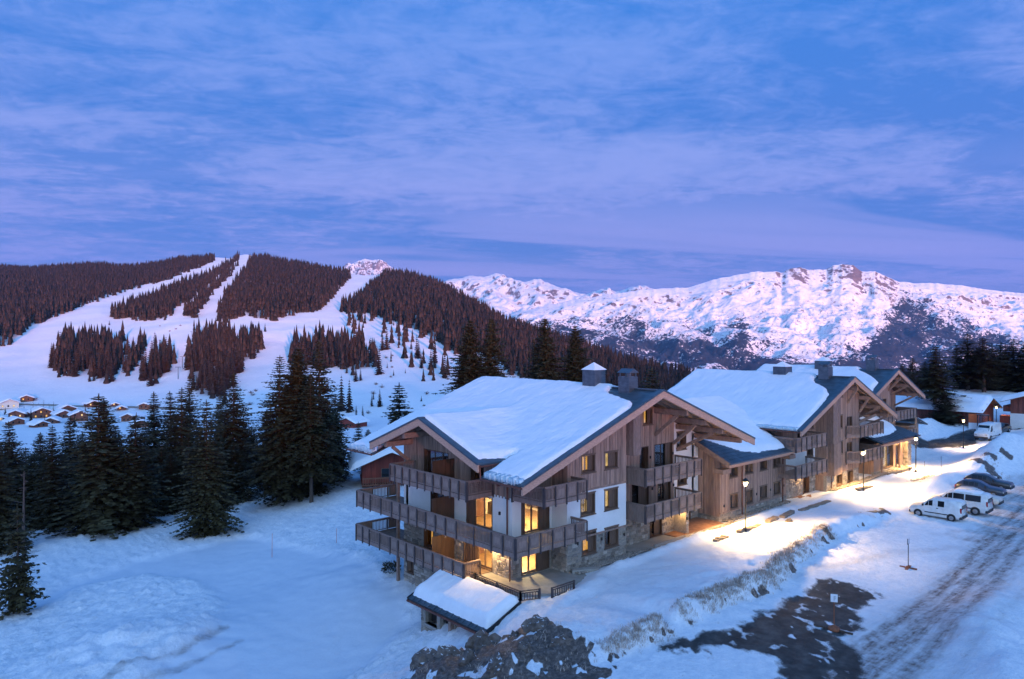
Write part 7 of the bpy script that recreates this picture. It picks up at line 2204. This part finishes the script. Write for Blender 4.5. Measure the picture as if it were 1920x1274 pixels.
# drag-lift pylons on the narrow run
for i, (px, py) in enumerate(((417, 510), (402, 540), (387, 572), (372, 605), (360, 640), (350, 668), (342, 690), (334, 712))):
    D = None
    Ds = np.linspace(440, 1640, 400); ys = hill_pix_y(np.full(400, float(px)), Ds)
    D = float(Ds[np.argmin(np.abs(ys - py))])
    X, Y = col(px, D); z = float(hill_z(np.array([px]), np.array([D]))[0])
    t = thing('lift_pylon', 'grey T-shaped drag-lift pylon on the narrow run down the wooded hill', 'pylon', (float(X), float(Y), z), 0, 'drag-lift pylons on the narrow run')
    m = MB(); m.tube((0, 0, -1), (0, 0, 8.5), .28, .18, 6); o = m.build('post', M['zinc'], None); o.parent = t
    m = MB(); m.beam((-2.0 * math.sin(HEAD), 2.0 * math.cos(HEAD), 8.6), (2.0 * math.sin(HEAD), -2.0 * math.cos(HEAD), 8.6), .35, .35); o = m.build('crossarm', M['zinc'], None); o.parent = t
# ------------------------------------------------------------------ trees
def spruce_meshes(name, h, rb, seed, z0=.05, levels=None, gap=0.0, bare_top=False, twig=.62, droop=.42, fill=1.0):
    """trunk and crown of one spruce: whorls of drooping boughs carrying flat sprays of twigs"""
    r = random.Random(seed)
    levels = levels or int(h / .30)
    V = []; F = []
    def blade(p, q, w, up):
        d = q - p
        s = d.cross(up)
        if s.length < 1e-5: return
        s.normalize(); s *= w
        m = p + d * .45
        k = len(V)
        V.extend([tuple(p), tuple(m + s), tuple(q), tuple(m - s)])
        F.append((k, k + 1, k + 2, k + 3))
    lean = Vector((r.uniform(-.012, .012), r.uniform(-.012, .012), 0))
    sect = [r.uniform(.66, 1.2) for _ in range(9)]
    for i in range(levels):
        f = (i + r.uniform(-.3, .3)) / levels
        f = min(max(f, 0), .995)
        z = h * (z0 + (1 - z0) * f)
        prof = (1 - f) ** .66 * (1 - .28 * math.exp(-((f - 0.0) / .10) ** 2))
        R = rb * (prof + .03) * r.uniform(.66, 1.2)
        nb = max(5, int((12 if f < .8 else 9) * fill + r.uniform(-.5, 1)))
        a0 = r.uniform(0, 6.28)
        for b in range(nb):
            if r.random() < gap: continue
            a = a0 + 6.283 * b / nb + r.uniform(-.3, .3)
            L = R * r.uniform(.6, 1.2) * sect[int((a % 6.283) / 6.284 * 9)]
            if L < .08: L = .08
            dx, dy = math.cos(a), math.sin(a)
            c = Vector((0, 0, z)) + lean * z
            rise = .30 * (f ** 1.2) - .05
            def P(u):
                return c + Vector((dx * L * u, dy * L * u, L * (rise * u - droop * (1 - f * .75) * u * u + .12 * u ** 4)))
            n = max(2, int(L / .34))
            up = Vector((0, 0, 1))
            blade(P(0), P(1.0), .035 + .02 * L, up)
            for j in range(n):
                u = .14 + .86 * (j + r.uniform(0, .8)) / n
                if u > 1: u = 1
                p = P(u)
                tl = twig * (.42 + .58 * (1 - u)) * min(1.0, .35 + L * .28) * r.uniform(.7, 1.25)
                for sgn in (-1, 1):
                    ang = a + sgn * r.uniform(.55, 1.05)
                    q = p + Vector((math.cos(ang) * tl, math.sin(ang) * tl, -tl * r.uniform(.10, .52)))
                    blade(p, q, .13 + .08 * tl, up + Vector((r.uniform(-.5, .5), r.uniform(-.5, .5), 0)))
                if r.random() < .55:                            # hanging twig
                    q = p + Vector((r.uniform(-.1, .1), r.uniform(-.1, .1), -tl * r.uniform(.5, .9)))
                    blade(p, q, .11 + .05 * tl, Vector((dx, dy, .2)))
    tip = Vector((0, 0, h)) + lean * h
    for k in range(3):
        blade(tip - Vector((0, 0, .7)), tip + Vector((r.uniform(-.05, .05), r.uniform(-.05, .05), .25)), .05, Vector((math.cos(k * 2), math.sin(k * 2), 0)))
    crown = np_mesh(name + '_crown', V, F, M['needle'])
    tb = MB()
    zs = [-.8, .0, h * .25, h * .6, h * .97]; rs_ = [.030 * h * .42, .024 * h * .42 + .05, .018 * h * .42 + .04, .010 * h * .42 + .03, .012]
    for a, b, ra, rb_ in zip(zs[:-1], zs[1:], rs_[:-1], rs_[1:]):
        tb.tube(tuple(lean * a + Vector((0, 0, a))), tuple(lean * b + Vector((0, 0, b))), ra, rb_, 7, caps=False)
    me = bpy.data.meshes.new(name + '_trunk'); me.from_pydata(tb.v, [], tb.f); me.materials.append(M['bark'])
    me.polygons.foreach_set('use_smooth', [True] * len(me.polygons))
    return crown, me
random.seed(3)
SP = {
 'full': spruce_meshes('full', 16, 3.5, 1, .03), 'full2': spruce_meshes('full2', 16, 3.1, 2, .03), 'slim': spruce_meshes('slim', 18, 2.7, 3, .05),
 'slim2': spruce_meshes('slim2', 18, 2.5, 14, .06), 'tall': spruce_meshes('tall', 19, 3.6, 5, .10, gap=.10), 'open': spruce_meshes('open', 17, 3.4, 6, .22, gap=.18, droop=.5),
 'high': spruce_meshes('high', 19, 3.2, 7, .34, gap=.12), 'young': spruce_meshes('young', 8.5, 2.5, 8, .06, levels=24, gap=.12, droop=.30, twig=.75),
 'small': spruce_meshes('small', 9, 2.2, 9, .03), 'pair': spruce_meshes('pair', 18, 3.0, 10, .04), 'broad': spruce_meshes('broad', 23, 5.6, 21, .05, levels=100, twig=.85, fill=1.35), 'broad2': spruce_meshes('broad2', 23, 5.0, 22, .05, levels=96, twig=.8, fill=1.25, gap=.06)}
SPH = {'full': 16, 'full2': 16, 'slim': 18, 'slim2': 18, 'tall': 19, 'open': 17, 'high': 19, 'young': 8.5, 'small': 9, 'pair': 18, 'broad': 23, 'broad2': 23}
SPR = {'full': 3.5, 'full2': 3.1, 'slim': 2.7, 'slim2': 2.5, 'tall': 3.6, 'open': 3.4, 'high': 3.2, 'young': 2.5, 'small': 2.2, 'pair': 3.0, 'broad': 5.6, 'broad2': 5.0}

def spruce(px, D, top, wid, kind, label, group='spruces round the chalets', zoff=0.0, seedrot=None):
    x, y = col(px, D); x = float(x); y = float(y)
    if D < 190 and x < 225 and y < 200: z = gz(x, y)
    else: z = float(hill_z(np.array([px]), np.array([D]))[0])
    z += zoff
    h = HC - (top - 637) / FP * D - z
    t = thing('spruce', label, 'tree', (x, y, z), (seedrot if seedrot is not None else (px * 0.37) % 6.28), group)
    sz = h / SPH[kind]; sx = (wid / 2 / FP * D) / SPR[kind]
    t.scale = (sx, sx, sz)
    for nm, me in (('crown', SP[kind][0]), ('trunk', SP[kind][1])):
        o = bpy.data.objects.new(nm, me); C.objects.link(o); o.parent = t
    return t
near = [
 (35, 56, 948, 112, 'young', 'young open spruce standing alone at the left edge of the groomed bend'),
 (98, 84, 800, 92, 'slim', 'slender spruce with a thin skirt just right of the grey dead tree'),
 (-12, 74, 800, 130, 'full', 'dark spruce cut by the left edge of the photo'),
 (22, 92, 792, 112, 'full2', 'dark spruce in the left corner behind the dead tree'),
 (76, 100, 812, 100, 'pair', 'spruce top below the village houses at far left'),
 (128, 104, 782, 84, 'slim2', 'narrow spruce top just left of the big broad spruce'),
 (183, 81, 741, 176, 'full', 'big broad spruce with two leaders below the village'),
 (196, 83, 748, 120, 'pair', 'second leader close against the big broad spruce'),
 (250, 82, 776, 128, 'full2', 'spruce with a bushy skirt at the snow edge, right of the broad one'),
 (290, 103, 736, 92, 'slim', 'spruce behind and between the two front spruces at left'),
 (322, 106, 735, 78, 'slim2', 'narrow spruce with a pale trunk, left of the middle group'),
 (340, 98, 728, 104, 'pair', 'dense spruce directly left of the lone front spruce'),
 (357, 112, 704, 76, 'slim', 'tall pointed spruce rising behind the lone front spruce'),
 (388, 78, 752, 124, 'full', 'lone front spruce standing farthest out on the snow'),
 (436, 97, 701, 104, 'tall', 'tall spruce right of the lone front spruce'),
 (415, 112, 742, 92, 'full2', 'dark spruce filling the gap behind the lone front spruce'),
 (470, 108, 800, 90, 'full', 'low dark spruce left of the great spruce group'),
 (522, 88, 668, 122, 'tall', 'left spruce of the great group, with drooping boughs'),
 (562, 91, 652, 150, 'broad', 'massive middle spruce of the great group'),
 (600, 93, 640, 128, 'tall', 'tallest spruce of the great group near the chalet'),
 (584, 86, 700, 110, 'open', 'spruce at the front of the great group with a bare lower trunk'),
 (628, 99, 742, 84, 'pair', 'right-hand spruce of the great group'),
 (672, 128, 792, 44, 'small', 'small spruce before the red village house'),
 (690, 108, 806, 62, 'slim', 'spruce rising behind the eave of the nearest chalet'),
 (748, 150, 720, 110, 'small', 'small solitary spruce showing over the snowy roof slope'),
 (884, 112, 600, 150, 'broad', 'left of the two big spruces behind the nearest roof'),
 (918, 114, 597, 124, 'broad2', 'right of the two big spruces behind the nearest roof'),
 (1026, 116, 596, 134, 'broad2', 'open spruce with pale trunk behind the nearest chimney'),
 (1076, 118, 610, 112, 'broad', 'spruce just left of the hipped roof turret'),
 (1003, 125, 640, 80, 'slim', 'slimmer spruce left of the open spruce behind the roof'),
 (1222, 120, 690, 120, 'small', 'small dark spruce top between the first two chalet roofs'),
 (1752, 127, 650, 112, 'high', 'tall spruce with a long bare trunk beside the farthest chalet'),
 (1772, 124, 735, 92, 'small', 'low dense spruce against the brown hall'),
 (1712, 170, 672, 70, 'slim', 'dark spruce just behind the farthest chalet gable'),
 (1690, 182, 682, 60, 'full2', 'half hidden spruce at the left end of the right-hand wood'),
 (1734, 186, 678, 64, 'pair', 'spruce behind the tall bare-trunked one'),
 (1796, 190, 650, 104, 'slim', 'spruce over the roof of the brown hall'),
 (1815, 176, 626, 120, 'tall', 'tallest spruce of the right-hand wood'),
 (1845, 172, 634, 104, 'high', 'spruce with a visible pale trunk in the right-hand wood'),
 (1872, 184, 643, 110, 'slim2', 'spruce over the gap between hall and edge house'),
 (1902, 180, 636, 116, 'tall', 'spruce behind the left end of the edge house roof'),
 (1938, 176, 624, 120, 'full', 'spruce cut by the right edge of the photo'),
 (1858, 200, 648, 110, 'full2', 'dark spruce in the back row of the right-hand wood'),
 (1886, 205, 652, 84, 'full', 'back row spruce left of the edge house'),
 (1826, 206, 656, 84, 'pair', 'back row spruce above the hall ridge'),
 (1772, 200, 678, 76, 'full2', 'back row spruce above the low dense one'),
 (1920, 205, 648, 90, 'full', 'back row spruce above the edge house roof'),
]
for a in near:
    a = list(a)
    if a[0] < 650 and a[1] > 60: a[3] *= 1.12
    spruce(*a)
for px, D, top, wid, k in ((1846, 186, 690, 90, 'full'), (1868, 190, 700, 90, 'full2'), (1890, 188, 695, 90, 'full'), (1912, 190, 700, 90, 'pair'), (1800, 196, 700, 80, 'full'), (1822, 188, 700, 86, 'full2')):
    spruce(px, D, top, wid, k, 'dark shapeless spruce filling the depth of the right-hand wood', 'inner spruces of the right-hand wood')
ILAB = []
for px, D, top, wid, k in ((50, 112, 840, 110, 'full'), (150, 110, 812, 100, 'full2'), (215, 112, 800, 100, 'full'), (268, 118, 800, 100, 'full2'), (305, 94, 830, 96, 'full'), (355, 95, 812, 96, 'full'), (460, 116, 790, 90, 'full'), (500, 112, 770, 90, 'pair'), (10, 118, 830, 120, 'full'), (405, 90, 800, 96, 'full2'), (545, 102, 740, 110, 'full'), (60, 90, 850, 110, 'full'), (118, 92, 850, 110, 'full2'), (225, 96, 830, 110, 'full'), (275, 92, 850, 110, 'pair'), (322, 90, 850, 100, 'full'), (372, 98, 800, 100, 'full2'), (440, 92, 830, 90, 'full'), (160, 95, 830, 110, 'pair'), (5, 88, 860, 120, 'full2'), (615, 104, 760, 100, 'full')):
    spruce(px, D, top, wid, k, 'dark shapeless spruce filling the depth of the left-hand wood', 'inner spruces of the left-hand wood')

# bare grey trees
def bare_tree(px, D, top, label, seed, wid=40, cat='tree', name='bare_tree', ground=None):
    r = random.Random(seed)
    x, y = col(px, D); x = float(x); y = float(y)
    z = gz(x, y) if D < 190 else float(hill_z(np.array([px]), np.array([D]))[0])
    h = HC - (top - 637) / FP * D - z
    t = thing(name, label, cat, (x, y, z), 0, 'bare trees and bushes')
    m = MB(); m.tube((0, 0, -.3), (0, 0, h * .55), .018 * h, .011 * h, 7); m.tube((0, 0, h * .55), (.05, 0, h), .011 * h, .003 * h, 6)
    o = m.build('trunk', M['bark'], None); o.parent = t
    m = MB(); R = wid / 2 / FP * D
    for i in range(46):
        f = r.uniform(.25, .98); a = r.uniform(0, 6.28); L = R * (1.15 - f) * r.uniform(.6, 1.1)
        p = Vector((0, 0, h * f)); q = p + Vector((math.cos(a) * L, math.sin(a) * L, L * r.uniform(-.1, .45)))
        m.tube(p, q, .012 + .004 * L, .005, 4, caps=False)
        for k in range(4):
            u = r.uniform(.3, 1); s = p + (q - p) * u; b = a + r.uniform(-1.2, 1.2); l2 = L * .35 * r.uniform(.5, 1)
            m.tube(s, s + Vector((math.cos(b) * l2, math.sin(b) * l2, l2 * r.uniform(-.2, .5))), .008, .004, 3, caps=False)
    o = m.build('branches', M['twig'], None); o.parent = t; tag(o, kind='stuff')
    return t
bare_tree(44, 62, 884, 'grey dead tree with bare twigs above the young spruce at left', 1, 60, name='dead_tree')
for i, (px, top) in enumerate(((62, 752), (72, 755), (82, 750), (92, 756), (100, 753))):
    bare_tree(px, 425, top, 'leafless dark tree in the row behind the village houses', 10 + i, 16)

def bush(x, y, z, s, label, seed, mt='needle'):
    r = np.random.RandomState(seed)
    n = 420
    d = r.normal(size=(n, 3)); d /= np.linalg.norm(d, axis=1)[:, None]; d[:, 2] = np.abs(d[:, 2])
    p = d * (r.rand(n, 1) ** .4) * s
    q = p + d * .22 * s + r.normal(size=(n, 3)) * .06
    w = np.cross(d, r.normal(size=(n, 3))); w /= np.linalg.norm(w, axis=1)[:, None] + 1e-6; w *= .07 * s
    V = np.stack([p, (p + q) / 2 + w, q, (p + q) / 2 - w], 1).reshape(-1, 3)
    F = np.arange(n * 4).reshape(-1, 4)
    o = put('bush', np_mesh('bush', V, F, M[mt])); o.location = (x, y, z); tag(o, label, 'bush')
    return o
p = onZ(733, 1080, -3.6); bush(p[0], p[1], gz(p[0], p[1]), .75, 'dark round bush against the stone base below the balconies', 3)

# ------------------------------------------------------------------ woods on the hill
def hill_woods():
    r = np.random.RandomState(21)
    n = 75000
    px = r.uniform(-420, 1600, n)
    u = r.rand(n); D = np.sqrt(330.0 ** 2 + u * (1780.0 ** 2 - 330.0 ** 2))
    ok = (D > hill_base(px) + 12) & (D < hill_crest(px) * 1.03)
    px, D = px[ok], D[ok]
    z = hill_z(px, D); py = 637 - (z - HC) / D * FP
    best = np.full(len(px), -1e9); which = np.full(len(px), -1)
    for i, P in enumerate(FOREST):
        s = poly_sd(px, py, P); g = s > best
        best = np.where(g, s, best); which = np.where(g, i, which)
    X, Y = col(px, D)
    edge = best + np.where(which >= 5, 11.0, 8.0) * fbm(X / 26., Y / 26., 3, .6)
    dens = np.where(which >= 5, 1.0, np.clip(.95 + 0 * D, 0, 1))
    holes = fbm(X / 60. + 4, Y / 60., 3) > .62
    keep = (edge > 0) & (r.rand(len(px)) < dens) & ~(holes & (which < 5) & (px > 860))
    keep |= (which >= 4) & (edge <= 0) & (edge > -9) & (D < 1250) & (r.rand(len(px)) < .10)
    # scattered single trees below the main wood
    sc = poly_sd(px, py, [(690, 592), (780, 628), (860, 676), (930, 700), (900, 735), (820, 720), (700, 700), (640, 640), (650, 600)]) > 0
    keep |= sc & (r.rand(len(px)) < .06)
    px, D, z, which, X, Y = px[keep], D[keep], z[keep], which[keep], X[keep], Y[keep]
    h = r.uniform(11, 21, len(px)) * np.where(D > 950, .82, 1) * (1 - .25 * (which < 0)); h = np.where(r.rand(len(px)) < .12, h * .6, h)
    h = np.where(which == 4, h * np.interp(px, [640, 900, 1300], [.92, 1.0, .8]), h)
    # hand-placed trees seen singly
    extra = [(717, 657, 17), (785, 672, 15), (790, 690, 13), (808, 694, 17), (815, 690, 12), (771, 655, 9), (716, 632, 8), (755, 640, 7), (762, 662, 6), (640, 770, 22), (655, 772, 20), (667, 715, 12), (676, 714, 9), (210, 588, 16), (222, 590, 14), (205, 610, 6), (168, 716, 9), (176, 714, 8), (497, 622, 9),
             (712, 762, 11), (697, 763, 8), (650, 700, 10), (700, 750, 6), (726, 690, 5), (738, 705, 5), (745, 752, 5), (772, 790, 6), (760, 700, 4), (790, 752, 4), (690, 680, 7), (560, 690, 8), (668, 790, 9), (680, 786, 8), (58, 790, 7), (28, 792, 6), (100, 783, 6), (140, 800, 7), (84, 800, 6), (160, 780, 7), (200, 785, 8), (45, 775, 5), (112, 790, 5), (190, 776, 8), (10, 778, 5)]
    ex = []
    Ds = np.linspace(345, 1600, 700)
    for a, b, hh in extra:
        ys = hill_pix_y(np.full(700, float(a)), Ds); k = int(np.argmin(np.abs(ys - b)))
        ex.append((a, Ds[k], hh))
    ex = np.array(ex)
    px = np.concatenate([px, ex[:, 0]]); D = np.concatenate([D, ex[:, 1]]); h = np.concatenate([h, ex[:, 2]]); which = np.concatenate([which, np.full(len(ex), 20)])
    z = hill_z(px, D); X, Y = col(px, D)
    app = h / D + (which == 20) * .05 - (px < -10) * 1 - (px > 1320) * 1
    order = np.argsort(-app)
    big = order[:225]; rest = order[225:]
    # a middling spruce for the single ones
    def mid(seed):
        q = random.Random(seed); m = MB()
        for i in range(13):
            f = i / 13; zz = .05 + .93 * f; R = .185 * (1 - f) ** .85 + .012
            nb = 7
            a0 = q.uniform(0, 6.28)
            for b in range(nb):
                a = a0 + 6.283 * b / nb + q.uniform(-.25, .25); L = R * q.uniform(.75, 1.25); w = L * .42
                c = Vector((0, 0, zz + .035)); t_ = Vector((math.cos(a) * L, math.sin(a) * L, zz - L * .45))
                s = Vector((-math.sin(a) * w, math.cos(a) * w, 0)); mm = c + (t_ - c) * .62
                m.face([c, mm + s, t_, mm - s])
        m.face([(-.006, 0, .9), (.006, 0, .9), (0, 0, 1.03)]); m.face([(0, -.006, .9), (0, .006, .9), (0, 0, 1.03)])
        m.tube((0, 0, -.06), (0, 0, .3), .016, .010, 5)
        me = bpy.data.meshes.new('hill_spruce'); me.from_pydata(m.v, [], m.f); me.materials.append(M['hillneedle']); return me
    mids = [mid(s) for s in range(4)]
    names = {5: 'dark spruce in the leftmost clump low on the piste', 6: 'dark spruce in the small slanting clump beside the leftmost clump', 7: 'dark spruce in the narrow clump left of the drag lift',
             8: 'dark spruce in the wide clump between the drag lift and the long piste', 9: 'dark spruce in the clump below the long piste, behind the great spruces',
             4: 'reddish-brown spruce at the near edge of the big wood on the right shoulder', 20: 'small lone spruce scattered on the open snow below the woods', -1: 'small lone spruce scattered on the open snow below the woods'}
    for k in big:
        w = int(which[k])
        o = bpy.data.objects.new('hill_spruce', mids[k % 4]); C.objects.link(o)
        o.location = (float(X[k]), float(Y[k]), float(z[k]) - .3); hh = float(h[k]); wx = hh * float(r.uniform(.72, 1.05)); o.scale = (wx, wx, hh); o.rotation_euler = (0, 0, float(r.uniform(0, 6.28)))
        lb = names.get(w, 'dark spruce at the lower edge of the wood above the pistes')
        tag(o, lb, 'tree', 'hill trees: ' + lb)
    # all the others as one mass
    def cone(seed):
        q = random.Random(seed); V = []; F = []
        for (zb, zt, R) in ((.02, .50, .185), (.30, .76, .135), (.58, 1.02, .080)):
            n_ = 7; k = len(V)
            for i in range(n_):
                a = 6.283 * i / n_ + q.uniform(-.2, .2); rr = R * q.uniform(.7, 1.25)
                V.append((rr * math.cos(a), rr * math.sin(a), zb + q.uniform(-.03, .03)))
            V.append((0, 0, zt))
            for i in range(n_): F.append((k + i, k + (i + 1) % n_, k + n_))
        return np.array(V), np.array(F)
    cs = [cone(s) for s in range(5)]
    VV = []; FF = []; off = 0
    tone = []
    for ci, (cv, cf) in enumerate(cs):
        ids = rest[ci::5]
        if not len(ids): continue
        a = r.uniform(0, 6.28, len(ids)); hh = h[ids]; wd = hh * r.uniform(.62, 1.0, len(ids))
        ca, sa = np.cos(a), np.sin(a)
        x = cv[None, :, 0] * wd[:, None]; y = cv[None, :, 1] * wd[:, None]
        vx = x * ca[:, None] - y * sa[:, None] + X[ids][:, None]; vy = x * sa[:, None] + y * ca[:, None] + Y[ids][:, None]
        vz = cv[None, :, 2] * hh[:, None] + z[ids][:, None] - .3
        VV.append(np.stack([vx, vy, vz], -1).reshape(-1, 3))
        FF.append((cf[None] + (np.arange(len(ids)) * len(cv))[:, None, None]).reshape(-1, 3) + off)
        off += len(ids) * len(cv)
    o = put('hill_forest', np_mesh('hill_forest', np.concatenate(VV), np.concatenate(FF), M['hillneedle'])); tag(o, kind='stuff')
    print('hill trees', len(px))
hill_woods()

# leafless scrub dotted over the slope
def scrub():
    r = np.random.RandomState(33)
    spots = [(300,640),(318,622),(330,618),(338,612),(325,650),(300,612),(480,735),(470,738),(545,655),(552,650),(700,740),(724,672),(736,668),(735,690),(733,708),(705,722),(716,728),(840,712),(862,708),(800,740),(795,762),(690,776),(780,780),(470,760),(474,742),(640,690)]
    Ds = np.linspace(345, 1600, 500)
    V = []; F = []
    for a, b in spots:
        ys = hill_pix_y(np.full(500, float(a)), Ds); D = float(Ds[np.argmin(np.abs(ys - b))])
        x, y = col(a, D); z = float(hill_z(np.array([a]), np.array([D]))[0])
        s = r.uniform(1.2, 2.6)
        n = 60
        d = r.normal(size=(n, 3)); d[:, 2] = np.abs(d[:, 2]) + .3; d /= np.linalg.norm(d, axis=1)[:, None]
        p = d * .1; q = d * s * r.uniform(.6, 1.2, (n, 1)); w = np.cross(d, r.normal(size=(n, 3))); w /= np.linalg.norm(w, axis=1)[:, None]; w *= .05
        v = np.stack([p - w, p + w, q + w * .8, q - w * .8], 1).reshape(-1, 3)
        o = put('shrub', np_mesh('shrub', v, np.arange(n * 4).reshape(-1, 4), M['twig'])); o.location = (float(x), float(y), z)
        tag(o, 'small leafless shrub on the snowy hillside', 'shrub', 'leafless shrubs dotted over the hill')
scrub()
# ------------------------------------------------------------------ the evening air
def haze():
    m = bpy.data.materials.new('thin_evening_air'); m.use_nodes = True
    t = m.node_tree; t.nodes.clear()
    out = N(t, 'ShaderNodeOutputMaterial'); v = N(t, 'ShaderNodeVolumePrincipled')
    v.inputs['Color'].default_value = (.16, .46, 1.0, 1)
    v.inputs['Density'].default_value = HAZE
    v.inputs['Anisotropy'].default_value = 0.0
    link(t, v.outputs[0], out.inputs['Volume'])
    g = MB(); g.box(-2600, 12500, -2600, 12500, -420, 1180)
    tag(g.build('haze', m), kind='stuff')
HAZE = 3.2e-5
haze()
